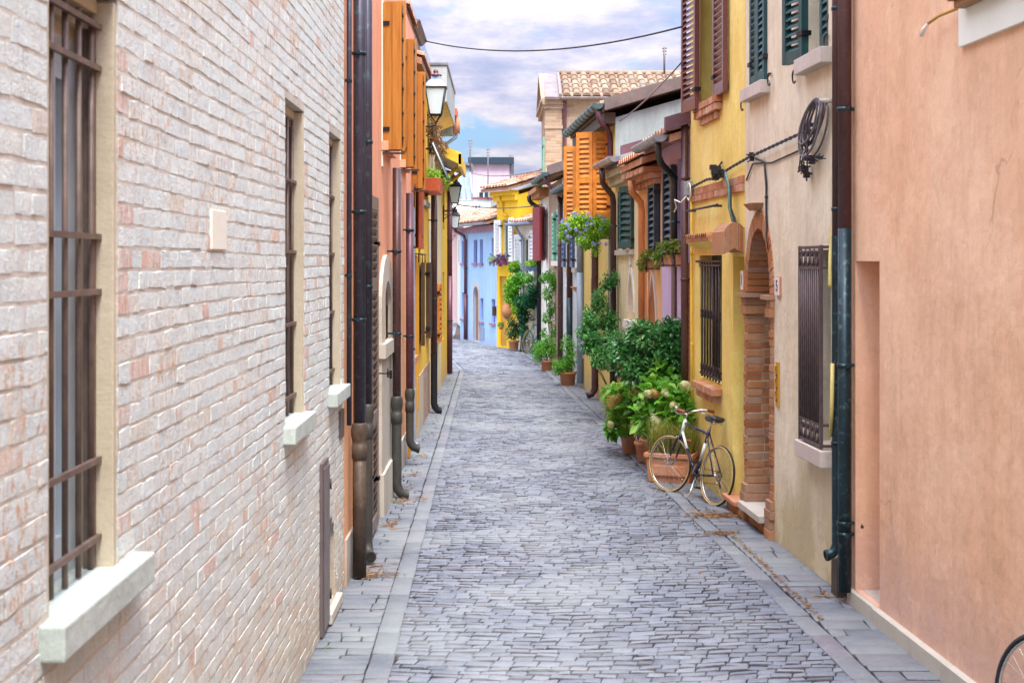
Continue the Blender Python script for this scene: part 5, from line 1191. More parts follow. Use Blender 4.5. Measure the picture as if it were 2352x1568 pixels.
b = MB(); b.hexa([R(28.0,.0,1.88), R(28.4,.0,1.88), R(28.4,.02,1.88), R(28.0,.02,1.88), R(27.9,.0,2.0), R(28.5,.0,2.0), R(28.5,.14,2.0), R(27.9,.14,2.0)]); part('corbel', b, M['orangepipe'], GH)
r = roof(GH, R, 27.56, 31.45, 4.08, .3, 3.2, .18, M['tiles'], seed=13)
gutter(r, R, 27.3, 30.9, .26, 4.12, .085, M['guttergreen'])
downpipe('dark plum downpipe at the far edge of the grey-white house', R, 31.35, .06, 4.0, .05, .06, M['brownpipe'], None, None, None, (1.5, 2.9), cmat=M['brownpipe'])
downpipe('brown downpipe with a green foot in the middle of the grey-white house', R, 29.3, .06, 4.0, .05, .06, M['brownpipe'], M['copperg'], 1.75, None, (2.9,), collar=False, cmat=M['brownpipe'])
downpipe('pale grey-blue downpipe near the grey-white house', R, 27.2, .07, 4.0, .1, .065, M['greypipe'], M['greypipe'], 2.3, None, (1.2, 3.2), collar=False, lr=.066, cmat=M['greypipe'])
# ------------------------------------------------------------------ low brick house with mint shutters
MH = thing('mint_shutter_house', 'low buff brick house with narrow mint green shutters', 'house', R(33.2))
b = MB(); wall(b, R, 31.46, 34.95, -.05, 4.45, [(32.1,32.8,2.55,3.7,.1)]); shell(b, R, 31.46, 34.95, 4.45, 7, 1.4); part('wall', b, M['brick'], MH)
w_ = window(MH, R, 32.1, 32.8, 2.55, 3.7, .09, M['dark']); b = MB(); b.fbox(R, 31.6, 33.6, -.02, .07, 2.42, 2.54); part('sill', b, M['white'], w_)
shutter(MH, R, (32.08,.05), (31.7,.05), 2.56, 3.75, M['mint'], .06, 'louvre', pitch=.1); shutter(MH, R, (32.82,.05), (33.3,.05), 2.56, 3.7, M['mint'], .06, 'louvre', pitch=.1)
r = roof(MH, R, 31.42, 35.0, 4.52, .32, 3.2, .3, M['tiles'], seed=14)
gutter(r, R, 31.2, 34.8, .40, 4.56, .085, M['guttergreen'])
b = MB(); b.hexa([R(31.28,.36,4.5), R(31.4,.36,4.5), R(31.4,-3.2,5.64), R(31.28,-3.2,5.64), R(31.28,.36,4.72), R(31.4,.36,4.72), R(31.4,-3.2,5.86), R(31.28,-3.2,5.86)]); part('verge', b, M['flash'], r)
downpipe('thin plum swan-necked pipe under the mint shutter house gutter', R, 31.6, .05, 3.9, 3.6, .045, M['purplepipe'], None, None, None, (), bend=[(31.55,.08,4.05), (31.5,.25,4.25), (31.45,.38,4.35), (31.45,.40,4.52)])
# ------------------------------------------------------------------ narrow house with dark red shutters
RH = thing('red_shutter_house', 'narrow grey house with oxblood plank shutters beyond the low brick house', 'house', R(36.2))
b = MB(); wall(b, R, 34.96, 37.6, -.05, 4.3, [(35.7,36.6,2.6,3.9,.1), (36.2,36.9,.05,2.1,.1)]); shell(b, R, 34.96, 37.6, 4.3, 6, .6, top=True); part('wall', b, M['white'], RH)
window(RH, R, 35.7, 36.6, 2.6, 3.9, .09, M['dark']); b = MB(); b.fbox(R, 36.2, 36.9, -.1, -.05, .05, 2.1); part('door', b, M['white'], RH)
shutter(RH, R, (35.68,.05), (35.1,.20), 2.55, 3.95, M['darkred'], .05, 'plank', seed=5); shutter(RH, R, (36.62,.05), (37.2,.22), 2.55, 4.0, M['darkred'], .05, 'plank', seed=6)
b = MB(); b.fbox(R, 34.98, 37.6, -.3, .34, 4.32, 4.44); b.fbox(R, 35.0, 37.5, .0, .24, 4.2, 4.318); part('eave', b, M['brickpc'], RH)
downpipe('black swan-necked pipe beside the oxblood shutters', R, 37.3, .06, 3.9, .05, .06, M['blackiron'], None, None, None, (1.5,), bend=[(37.3,.08,4.0), (37.3,.26,4.12), (37.3,.32,4.2), (37.3,.33,4.32)])
# ------------------------------------------------------------------ tall brick building behind
TB = thing('tall_brick_building', 'tall buff brick building with a tiled gable roof rising behind the row', 'building', (3, 37.9, 0))
FT = frame((.96, 37.85), (9.0, 37.85)); FS = frame((.90, 41.6), (.96, 37.85))
b = MB(); wall(b, FT, 0, FT.len, -.05, 7.0, []); wall(b, FS, 0, FS.len, -.05, 7.0, [(2.9,3.4,4.4,6.0,.1)])
b.face([FS(0,0,7.0), FS(FS.len,0,7.0), FS(FS.len/2,0,7.95)]); b.face([FT(0,-4,-.05), FT(FT.len,-4,-.05), FT(FT.len,-4,7), FT(0,-4,7)]); b.face([FT(FT.len,0,0), FT(FT.len,-4,0), FT(FT.len,-4,7), FT(FT.len,0,7)])
part('wall', b, M['brick'], TB)
b = MB(); b.fbox(FT, -.04, .42, -.02, .05, 3.5, 6.75); b.fbox(FT, -.08, .50, -.02, .09, 6.753, 6.86); b.fbox(FT, -.12, .52, -.02, .13, 6.863, 7.02); b.fbox(FT, .52, FT.len, -.02, .10, 6.90, 7.03)
b.fbox(FT, -.06, .45, -.02, .075, 6.2, 6.3); part('corner_pilaster', b, M['brick'], TB)
mb = MB(); ze, zr = 7.05, 7.98
mb.hexa([FT(.35,.22,ze-.06), FT(FT.len+.2,.22,ze-.06), FT(FT.len+.2,-1.9,zr-.06), FT(.35,-1.9,zr-.06), FT(.35,.22,ze), FT(FT.len+.2,.22,ze), FT(FT.len+.2,-1.9,zr), FT(.35,-1.9,zr)], .3)
mb.hexa([FT(.0,-4.1,ze-.06), FT(FT.len+.2,-4.1,ze-.06), FT(FT.len+.2,-1.9,zr-.062), FT(.0,-1.9,zr-.062), FT(.0,-4.1,ze), FT(FT.len+.2,-4.1,ze), FT(FT.len+.2,-1.9,zr-.002), FT(.0,-1.9,zr-.002)], .3)
tiles_on(mb, FT, .42, 5.6, .28, -1.9, ze+.01, zr+.01, .27, .44, seed=4)
mb.tube([FT(.35,-1.9,zr+.03), FT(FT.len,-1.9,zr+.03)], .08, 8)
r = part('roof', mb, M['tiles'], TB)
b = MB(); b.hexa([FT(-.05,.25,ze-.06), FT(.34,.25,ze-.06), FT(.34,-1.9,zr-.06), FT(-.05,-1.9,zr-.06), FT(-.05,.25,ze+.01), FT(.34,.25,ze+.01), FT(.34,-1.9,zr+.01), FT(-.05,-1.9,zr+.01)]); b.hexa([FT(.34,.26,ze-.04), FT(.41,.26,ze-.04), FT(.41,-1.9,zr-.04), FT(.34,-1.9,zr-.04), FT(.34,.26,ze+.09), FT(.41,.26,ze+.09), FT(.41,-1.9,zr+.09), FT(.34,-1.9,zr+.09)])
part('gable_verge', b, M['flash'], TB)
b = MB(); F2 = lambda s, o, z: FS(s, o, z)                        # raking mouldings of the pediment over the street front
for o1, dz in ((.16, .0), (.10, -.10)):
    for s0, s1 in ((FS.len+.12, FS.len/2), (-.12, FS.len/2)): b.hexa([FS(s0,-.1,ze-.10+dz), FS(s1,-.1,zr-.08+dz), FS(s1,o1,zr-.08+dz), FS(s0,o1,ze-.10+dz), FS(s0,-.1,ze+dz), FS(s1,-.1,zr+.02+dz), FS(s1,o1,zr+.02+dz), FS(s0,o1,ze+dz)])
b.fbox(FS, -.1, FS.len+.1, -.1, .17, 6.93, 7.04); b.fbox(FS, -.1, FS.len+.05, -.1, .10, 6.80, 6.925); b.fbox(FS, FS.len-.55, FS.len-.02, -.1, .06, 3.5, 6.795)
part('pediment', b, M['brick'], TB)
gutter(r, FT, .4, 8.5, .27, ze+.0, .07, M['flash'], False)
shutter(TB, FS, (2.88,.05), (2.35,.05), 4.3, 6.0, M['mint'], .06, 'louvre', pitch=.12); shutter(TB, FS, (3.42,.05), (3.72,.05), 4.3, 6.0, M['mint'], .06, 'louvre', pitch=.12); window(TB, FS, 2.9, 3.4, 4.4, 6.0, .09, M['dark'])
b = MB(); b.tube([FT(.50,.14,6.95), FT(.50,.07,6.8), FT(.50,.07,3.6)], .05, 8); part('rain_pipe', b, M['purplepipe'], TB)
# ------------------------------------------------------------------ the houses where the street bends
A_, B_, C_, D_ = at(1057,778,44.8), at(1141,797,40.4), at(1190,803,39.2), at(1241,812,37.6)
def small_roof(root, F, a0, a1, ze, k, run, ov, mat, seed): return roof(root, F, a0, a1, ze, k, run, ov, mat, seed=seed)
FB = frame(A_, B_); BL = thing('blue_house', 'powder blue house with narrow violet windows and an arched wooden door at the bend', 'house', FB(2.2))
n_ = FB.len
def fa(x):                                     # where the sight line of photo column x meets the blue front
    k = (x-CX)/FPX; u = FB(1)-FB(0); p = FB(0); return (k*p.y-p.x)/(u.x-k*u.y)
def fz(y, a): return HC-(y-HY)*FB(a).y/FPX
ops = []; 
for x0, x1, yt, yb in ((1061,1067.6,553,604), (1088,1096,551,604), (1102,1109,550,604), (1129,1136.5,546,590)):
    a, c = fa(x0), fa(x1); ops.append((a, min(c, n_-.05), fz(yb,(a+c)/2), fz(yt,(a+c)/2), .14))
low = []
for x0, x1, yt, yb in ((1061,1067.6,672,731), (1103,1110,685,738), (1129,1137,687,742)):
    a, c = fa(x0), fa(x1); low.append((a, min(c, n_-.06), fz(yb,(a+c)/2), fz(yt,(a+c)/2), .14))
a, c = fa(1088), fa(1100); dr_ = (a, c, .05, fz(658,(a+c)/2), .14, 'round', fz(680,(a+c)/2))
b = MB(); wall(b, FB, 0, n_, -.05, 3.62, ops+low+[dr_]); shell(b, FB, 0, n_, 3.62, 6, 1.2); part('wall', b, M['blue'], BL)
for o in ops+low:
    w_ = window(BL, FB, o[0], o[1], o[2], o[3], .13, M['purple'], M['purple'], False); b = MB(); b.fbox(FB, o[0]-.08, o[1]+.08, -.02, .06, o[2]-.07, o[2]-.003); part('sill', b, M['mauvesill'], w_)
b = MB(); b.fbox(FB, dr_[0], dr_[1], -.14, -.08, .05, dr_[3]); part('door', b, M['archwood'], BL)
P = arch_curve(dr_[0], dr_[1], dr_[6], dr_[3], 'round', 12); Q = arch_curve(dr_[0]-.10, dr_[1]+.10, dr_[6], dr_[3]+.14, 'round', 12); b = MB()
for (p, q), (u, v) in zip(zip(P, P[1:]), zip(Q, Q[1:])): b.hexa([FB(p[0],0,p[1]), FB(q[0],0,q[1]), FB(v[0],0,v[1]), FB(u[0],0,u[1]), FB(p[0],.02,p[1]), FB(q[0],.02,q[1]), FB(v[0],.02,v[1]), FB(u[0],.02,u[1])])
for s0, s1 in ((dr_[0]-.10, dr_[0]), (dr_[1], dr_[1]+.10)): b.fbox(FB, s0, s1, -.01, .02, 0, dr_[6])
part('door_surround', b, M['sillr'], BL)
b = MB(); b.fbox(FB, fa(1102), fa(1113), -.01, .015, fz(781,3), fz(752,3)); part('cellar_grate', b, M['greypipe'], BL)
b = MB(); b.fbox(FB, 0.0, n_, -.01, .10, 3.44, 3.62); part('cornice', b, M['mauvesill'], BL)
r = roof(BL, FB, -.1, n_-.02, 3.72, .30, 2.6, .30, M['tilesred'], seed=15)
gutter(r, FB, -.1, n_-.02, .37, 3.70, .08, M['gutterzinc'], False)
downpipe('dark violet downpipe dividing the blue house front', FB, fa(1074), .07, 3.2, .04, .05, M['purplepipe'], M['purplepipe'], 1.5, None, (2.3,), bend=[(fa(1074)-.1,.1,3.36), (fa(1074)-.35,.3,3.5), (fa(1074)-.4,.36,3.66)], lr=.062, collar=False)
b = MB(); b.fbox(FB, n_-.16, n_-.03, .0, .10, .93, 1.20); single('meter_box', b, M['iron'], 'small dark meter box at the corner of the blue house', 'meter box', FB(n_-.1,0,.93), bevel=.01)
# egg yellow house
FY = frame(B_, C_); YE = thing('narrow_yellow_house', 'narrow egg yellow house with two white louvred shutters at the bend', 'house', FY(.7)); n_ = FY.len
b = MB(); wall(b, FY, 0, n_, -.05, 4.45, [(.38,.88,2.55,3.75,.12), (.18,.62,.05,2.1,.12)]); shell(b, FY, 0, n_, 4.45, 5, 1.4); part('wall', b, M['yellowF'], YE)
window(YE, FY, .38, .88, 2.55, 3.75, .11, M['whitewin']); b = MB(); b.fbox(FY, .18, .62, -.11, -.05, .05, 2.1); part('door', b, M['ochre'], YE)
shutter(YE, FY, (.37,.05), (.05,.10), 2.5, 3.75, M['whiteshut'], .05, 'louvre', pitch=.1); shutter(YE, FY, (.89,.05), (1.22,.10), 2.52, 3.8, M['whiteshut'], .05, 'louvre', pitch=.1)
b = MB(); b.fbox(FY, -.05, n_, -.02, .10, 4.30, 4.44); b.fbox(FY, -.10, n_, -.02, .20, 4.443, 4.58); part('cornice', b, M['yellowF'], YE)
r = roof(YE, FY, -.35, n_+.1, 4.66, .30, 2.6, .36, M['tilesred'], seed=16)
b = MB(); b.tube([FY(.45,.18,4.44), FY(.45,.05,4.2), FY(.45,.05,3.95), FY(.75,.05,3.85)], .04, 8); part('rain_pipe', b, M['yellowtrim'], YE)
# dun side building behind, its roof slope climbing to the right
DN = thing('dun_gable_house', 'dun house with a grey sloping roof rising behind the narrow yellow house', 'house', (.9, 42.5, 0))
FD = frame((-.15, 42.2), (2.4, 41.8)); n_ = FD.len
b = MB(); b.face([FD(0,0,0), FD(n_,0,0), FD(n_,0,5.4), FD(0,0,4.35)]); b.face([FD(0,0,0), FD(0,-5,0), FD(0,-5,4.35), FD(0,0,4.35)]); b.face([FD(n_,0,0), FD(n_,-5,0), FD(n_,-5,5.4), FD(n_,0,5.4)]); b.face([FD(0,-5,0), FD(n_,-5,0), FD(n_,-5,5.4), FD(0,-5,4.35)]); part('wall', b, M['dun'], DN)
b = MB(); b.hexa([FD(-.5,.15,4.20), FD(n_+.1,.15,5.45), FD(n_+.1,-5.1,5.45), FD(-.5,-5.1,4.20), FD(-.5,.15,4.40), FD(n_+.1,.15,5.65), FD(n_+.1,-5.1,5.65), FD(-.5,-5.1,4.40)]); part('roof', b, M['oldgrey'], DN)
# white house
FW = frame(C_, D_); WH = thing('white_house', 'small white house with a tiled eave and pale louvred shutters beside the narrow yellow house', 'house', FW(.8)); n_ = FW.len
b = MB(); wall(b, FW, 0, n_, -.05, 3.55, [(.42,1.05,2.15,3.2,.1), (.5,1.2,.05,1.85,.1)]); shell(b, FW, 0, n_, 3.55, 4, .9); part('wall', b, M['white'], WH)
window(WH, FW, .42, 1.05, 2.15, 3.2, .09, M['creamtrim']); b = MB(); b.fbox(FW, .5, 1.2, -.1, -.04, .05, 1.85); part('door', b, M['cream'], WH)
shutter(WH, FW, (.40,.05), (.04,.12), 2.1, 3.3, M['whiteshut'], .05, 'louvre', pitch=.1); shutter(WH, FW, (1.07,.05), (1.5,.12), 2.1, 3.4, M['whiteshut'], .05, 'louvre', pitch=.1)
r = roof(WH, FW, -.1, n_+.05, 3.62, .32, 1.9, .22, M['tilesred'], seed=17)
gutter(r, FW, -.1, n_+.05, .30, 3.62, .075, M['greypipe'], False)
downpipe('thin white downpipe with a swan neck on the small white house', FW, .55, .05, 3.1, .05, .035, M['greypipe'], None, None, None, (1.2, 2.4), bend=[(.54,.12,3.25), (.5,.28,3.5), (.5,.30,3.58)], cmat=M['greypipe'])
# ------------------------------------------------------------------ far backdrop houses
FP = frame((-3.6, 58.2), (-2.28, 56.5)); FPk = thing('pink_arch_house', 'faded pink house with an arched door and one maroon shutter far down the street', 'house', FP(1)); n_ = FP.len
b = MB(); wall(b, FP, 0, n_, -.05, 3.95, [(1.05,1.5,2.75,3.75,.1), (1.05,1.55,.05,2.05,.14,'point',1.55)]); shell(b, FP, 0, n_, 3.95, 5, 1); part('wall', b, M['farpink'], FPk)
b = MB(); b.fbox(FP, 1.05, 1.55, -.14, -.08, .05, 2.05); part('door', b, M['archwood'], FPk)
b = MB(); P = arch_curve(1.05, 1.55, 1.55, 2.05, 'point', 12); Q = arch_curve(.95, 1.65, 1.55, 2.22, 'point', 12)
for (p, q), (u, v) in zip(zip(P, P[1:]), zip(Q, Q[1:])): b.hexa([FP(p[0],0,p[1]), FP(q[0],0,q[1]), FP(v[0],0,v[1]), FP(u[0],0,u[1]), FP(p[0],.03,p[1]), FP(q[0],.03,q[1]), FP(v[0],.03,v[1]), FP(u[0],.03,u[1])])
b.fbox(FP, .95, 1.05, -.01, .03, 0, 1.55); b.fbox(FP, 1.55, 1.65, -.01, .03, 0, 1.55); part('door_surround', b, M['sillr'], FPk)
window(FPk, FP, 1.05, 1.5, 2.75, 3.75, .09, M['dark']); shutter(FPk, FP, (1.03,.04), (1.5,.06), 2.7, 3.78, M['darkred'], .05, 'louvre', pitch=.1)
roof(FPk, FP, -.2, n_+.1, 4.0, .3, 2.4, .25, M['tilesred'], seed=18)
FL = frame((-2.27, 56.4), (-1.85, 52)); LW = thing('lime_washed_house', 'pale lime washed house squeezed between the faded pink and powder blue houses', 'house', FL(1)); n_ = FL.len
b = MB(); wall(b, FL, 0, n_, -.05, 3.9, [(1.0,1.8,2.5,3.4,.1)]); shell(b, FL, 0, n_, 3.9, 5, 1); part('wall', b, M['pale'], LW); roof(LW, FL, 0, n_, 3.9, .3, 2.4, .25, M['tilesred'], seed=19); window(LW, FL, 1.0, 1.8, 2.5, 3.4, .09, M['whitewin'])
def block(name, label, cat, x0, x1, ytop, d, depth, mat, roofmat=None, over=.15, zb=0, th=.35):
    A = at(x0, 600, d); B = at(x1, 600, d); F = frame(A, B); z = zz(ytop, d); r_ = thing(name, label, cat, F(F.len/2, 0, zb))
    b = MB(); b.fbox(F, 0, F.len, -depth, 0, zb, z); part('wall', b, mat, r_)
    if roofmat: b = MB(); b.fbox(F, -over, F.len+over, -depth-over, over, z+.002, z+th); part('roof', b, roofmat, r_)
    return r_, F, z
r_, F, z = block('mauve_block', 'tall mauve block with a flat slate-blue roof far behind the blue house', 'building', 1086, 1170, 378, 74, 8, M['mauve'], M['navy'], .25, 0, .38)
window(r_, frame(F(F.len-.25), F(F.len)) if False else F, F.len-.62, F.len-.38, zz(555,74), zz(517,74), -.06, M['mint'], M['glass'], False); window(r_, F, .3, .9, zz(480,74), zz(440,74), -.06, M['whitewin'])
r_, F, z = block('grey_annex', 'pale grey rendered block with a flat top in front of the mauve block', 'building', 1082, 1128, 458, 66, 6, M['greywhite'], M['mahog'], .08, 0, .1); window(r_, F, .15, .5, zz(500,66), zz(470,66), -.06, M['whitewin'])
r_, F, z = block('mauve_annex', 'low mauve grey block right of the pale grey block', 'building', 1128.5, 1180, 470, 66.5, 6, M['mauve'], M['oldgrey'], .08, 0, .12); window(r_, F, .6, 1.0, zz(520,66.5), zz(490,66.5), -.06, M['whitewin'])
r_, F, z = block('cream_block', 'cream house under the glazed veranda beyond the lanterns', 'building', 1010, 1084, 462, 60, 6, M['pale'], None)
window(r_, F, .3, .7, zz(500,60), zz(475,60), -.06, M['whitewin'])
vr = thing('glazed_veranda', 'rooftop glazed veranda with thin white frames on the cream house', 'veranda', F(.9, 0, z))
b = MB(); b.hexa([F(0,-.06,z), F(F.len,-.06,z), F(F.len,-3,z), F(0,-3,z), F(0,-.5,z+1.75), F(F.len-.12,-.5,z+1.55), F(F.len-.12,-3,z+1.55), F(0,-3,z+1.75)]); part('glass', b, M['glassblue'], vr)
b = MB(); [b.tube([F(F.len*i/6,-.03,z), F(max(0,F.len*i/6-.02*i),-.47,z+1.75-.033*i)], .025, 5) for i in range(7)]; [b.tube([F(0,-.04-.2*j,z+.05+.6*j), F(F.len-.04*j,-.04-.2*j,z+.05+.6*j-.06*j)], .02, 5) for j in range(2)]; part('frame', b, M['whitewin'], vr)
b = MB(); b.hexa([F(-.1,-.3,z+1.78), F(F.len,-.3,z+1.56), F(F.len,-3,z+1.56), F(-.1,-3,z+1.78), F(-.1,-.3,z+1.9), F(F.len,-.3,z+1.68), F(F.len,-3,z+1.68), F(-.1,-3,z+1.9)]); part('roof', b, M['gutterzinc'], vr)
r_, F, z = block('tiled_shed', 'low shed with a tiled pent roof behind the blue house roof', 'building', 1086, 1135, 512, 56, 3, M['cream'])
window(r_, F, .2, .5, z-.9, z-.4, -.06, M['whitewin']); roof(r_, F, -.1, F.len+.1, z+.02, .25, 1.5, .2, M['tilesred'], seed=20)
# ------------------------------------------------------------------ plants along the right wall
def V(*a): return Vector(a)
def planter(label, base, r0, r1, h, cl, n, ln, w_, mat, seed, cat='potted plant', flowers=None, stem_tips=None, leafkw={}, pmat=None, group='potted plants along the right wall', name='potted_plant', stemr=.008, trunk=None):
    r_ = thing(name, label, cat, base, group)
    if r0: pot(r_, base, r0, r1, h, mat=pmat)
    top = Vector(base)+V(0,0,h-.04)
    b = MB()
    tips = stem_tips or [Vector(c)+V(0,0,rr[2]*.3) for c, rr in cl]
    if trunk: b.tube(trunk, [.016*1.3-.004*i/len(trunk) for i in range(len(trunk))], 7); stems(b, trunk[-2], tips, stemr, seed)
    else: stems(b, top, tips, stemr, seed)
    part('stem', b, M['bark'], r_)
    b = MB(); clumps(b, cl, n, ln, w_, seed, **leafkw); part('foliage', b, mat, r_, recalc=False)
    if flowers:
        for m_, lst, (size, k, four) in flowers:
            b = MB()
            for i, (c, rr) in enumerate(lst): petals(b, c, rr, k, size, seed*31+i, four=four)
            part('blossom', b, m_, r_, recalc=False)
    return r_
g = random.Random(50)
# glossy camellia, the big dark bush
P0 = V(1.80, 16.95, 0)
cl = [(V(1.50,17.0,1.30), (.28,.24,.24)), (V(1.72,16.9,1.52), (.28,.25,.22)), (V(1.60,17.0,1.66), (.16,.18,.12)), (V(1.95,16.8,1.70), (.14,.18,.12)), (V(1.93,16.8,1.52), (.20,.24,.22)), (V(1.88,16.75,1.22), (.24,.24,.22)), (V(1.62,16.8,1.16), (.26,.24,.2)), (V(1.36,17.2,1.48), (.16,.2,.14)), (V(2.0,16.6,1.32), (.14,.2,.2)), (V(1.74,16.8,1.02), (.16,.18,.14))]
planter('big dark glossy leaved bush on a short trunk rising above the hydrangeas', P0, .17, .20, .32, cl, 4600, .085, .040, M['camellia'], 1, leafkw=dict(shellp=.5, out=.9), name='camellia_bush', trunk=[P0+V(0,0,.28), P0+V(-.02,0,.6), P0+V(-.06,-.02,.95), P0+V(-.08,-.05,1.2)])
# hydrangeas
def hyd(label, base, pr, ph, cl, n, seed, heads, ochre):
    return planter(label, base, pr*.72, pr, ph, cl, n, .125, .085, M['hydleaf'], seed, flowers=[(M['cremflower'], heads, (.022, 150, True)), (M['ochreflower'], ochre, (.022, 130, True))] , leafkw=dict(shellp=.6, out=.8, droop=.25), name='hydrangea')
def hp_(x, y, d): return at(x, y, d)
hyd('hydrangea with fading yellow flower heads in the left round terracotta pot', at(1447,1040,17.9), .13, .25,
    [(at(1440,950,17.7), (.24,.24,.20)), (at(1425,905,17.8), (.2,.2,.16)), (at(1470,930,17.4), (.22,.2,.2)), (at(1410,985,17.6), (.14,.14,.1))], 620, 2,
    [(at(1462,978,17.2), .085), (at(1404,975,17.4), .05)], [(at(1461,897,17.4), .10), (at(1407,922,17.5), .09), (at(1434,845,18.1), .09), (at(1420,918,17.5), .06)])
hyd('hydrangea with cream flower heads behind the parked bicycle', at(1480,1058,17.0), .12, .24,
    [(at(1510,905,16.3), (.24,.24,.2)), (at(1550,915,16.0), (.2,.2,.2)), (at(1500,960,16.4), (.24,.24,.2)), (at(1560,960,15.9), (.18,.2,.16)), (at(1530,860,16.6), (.24,.2,.16))], 820, 3,
    [(at(1510,970,15.9), .08), (at(1508,985,15.9), .06), (at(1530,905,15.9), .05), (at(1574,885,15.7), .07), (at(1490,905,16.1), .05), (at(1478,912,16.2), .05), (at(1545,930,15.8), .04)], [(at(1505,905,16.0), .05)])
# long terracotta trough with rough grass
bx0, bx1 = at(1487,1108,15.55), at(1592,1112,15.35)
r_ = thing('planter_box', 'long rectangular terracotta trough with yellow green grass right behind the bicycle', 'planter', (bx0+bx1)/2, 'potted plants along the right wall')
FX = frame((bx0.x, 15.62), (bx1.x, 15.42)); n_ = FX.len
b = MB(); b.hexa([FX(a,o,z) for a, o, z in ((.03,.02,0),(n_-.03,.02,0),(n_-.03,-.25,0),(.03,-.25,0),(0,.05,.28),(n_,.05,.28),(n_,-.28,.28),(0,-.28,.28))]); b.fbox(FX, -.02, n_+.02, -.30, .07, .283, .335)
b.fbox(FX, .06, n_-.06, .02, .052, .08, .2); pt = part('trough', b, M['terracotta'], r_, bevel=.01)
b = MB(); b.fbox(FX, .02, n_-.02, -.26, .03, .336, .34); part('soil', b, M['soil'], pt)
b = MB()
for i in range(900):
    a = g.uniform(.03, n_-.02); o = g.uniform(-.25, .02); p = FX(a, o, .335); d = V(g.gauss(0,.35), g.gauss(0,.35), 1).normalized(); ln = g.uniform(.18, .48); s_ = V(-d.y, d.x, 0).normalized()*.004; q = p+d*ln*.6; t_ = p+d*ln+V(d.x*.15, d.y*.15, -.03)
    c = g.random(); b.face([p-s_, p+s_, q+s_*.8, q-s_*.8], c, True); b.face([q-s_*.8, q+s_*.8, t_], c, True)
part('grass', b, M['strawgrass'], r_, recalc=False)
# climbing rose
P0 = at(1410,905,22.2); P0.z = 0
planter('tall loose rose with thin bare stems against the pipe by the cream house', P0, .12, .15, .24, [(at(1378,690,22.0), (.14,.14,.2)), (at(1395,650,22.1), (.12,.12,.14)), (at(1360,745,21.8), (.16,.16,.18)), (at(1395,735,21.9), (.18,.16,.2)), (at(1365,790,21.6), (.2,.2,.2)), (at(1402,790,21.6), (.2,.2,.2)), (at(1350,720,21.9), (.08,.1,.14)), (at(1412,640,22.1), (.08,.1,.12)), (at(1385,820,21.4), (.2,.2,.2)), (at(1345,760,21.8), (.14,.14,.16)), (at(1345,795,21.7), (.08,.1,.1))], 3600, .066, .036, M['roseleaf'], 4,
    name='climbing_rose', leafkw=dict(shellp=.7), flowers=[(M['lilac'], [(at(1334,800,21.5), .03), (at(1340,820,21.5), .035), (at(1338,787,21.5), .03)], (.014, 14, True))],
    stem_tips=[at(1378,640,22.0), at(1395,620,22.1), at(1350,760,21.8), at(1405,700,21.9), at(1420,660,22.2), at(1345,800,21.7)], stemr=.007)
# two bright potted shrubs
P0 = at(1304,885,27.8)
planter('bushy bright green shrub in the larger terracotta pot out on the setts', P0, .14, .175, .28, [(P0+V(-.08,0,.42), (.24,.22,.16)), (P0+V(.05,-.05,.55), (.17,.17,.15)), (P0+V(-.02,.05,.85), (.13,.13,.2)), (P0+V(-.18,-.05,.34), (.16,.16,.14)), (P0+V(.10,.05,.75), (.1,.1,.16))], 1500, .055, .022, M['midleaf'], 5, stemr=.007)
P0 = at(1256,851,31.6)
planter('rounded bright green shrub in the smaller pot, farther up the street', P0, .12, .14, .24, [(P0+V(-.05,0,.5), (.28,.25,.2)), (P0+V(.12,0,.45), (.2,.2,.18)), (P0+V(-.2,0,.35), (.16,.16,.16)), (P0+V(0,0,.68), (.2,.2,.14))], 1600, .055, .024, M['midleaf'], 6, stemr=.007)
P0 = at(1235,832,33.5)
planter('low dark green plant in a grey pot half hidden behind the rounded shrub', P0, .10, .12, .18, [(P0+V(0,0,.34), (.2,.2,.16))], 500, .06, .028, M['darkleaf'], 16, stemr=.006, pmat=M['concrete'])
# white flowering climber on the brick
P0 = at(1268,838,33.0); P0.z = 0
planter('white flowering climber trained up the low brick house', P0, 0, 0, .06, [(at(1262,635,33.2), (.13,.16,.14)), (at(1272,650,33.0), (.12,.16,.2)), (at(1258,675,33.2), (.13,.16,.16)), (at(1266,710,33.1), (.10,.14,.2)), (at(1256,730,33.1), (.12,.14,.14)), (at(1270,760,33.0), (.08,.1,.25)), (at(1248,640,33.6), (.12,.12,.12)), (at(1250,765,33.2), (.08,.12,.1))], 1700, .06, .035, M['midleaf'], 7, cat='climbing plant', group=None, name='climbing_plant',
    flowers=[(M['whiteflower'], [(at(1252+g.uniform(0,22), 640+g.uniform(0,130), 32.8), .03) for _ in range(34)], (.022, 5, True))], stem_tips=[at(1268,640,33.2), at(1262,700,33.1), at(1250,650,33.4), at(1271,770,33)], stemr=.012)
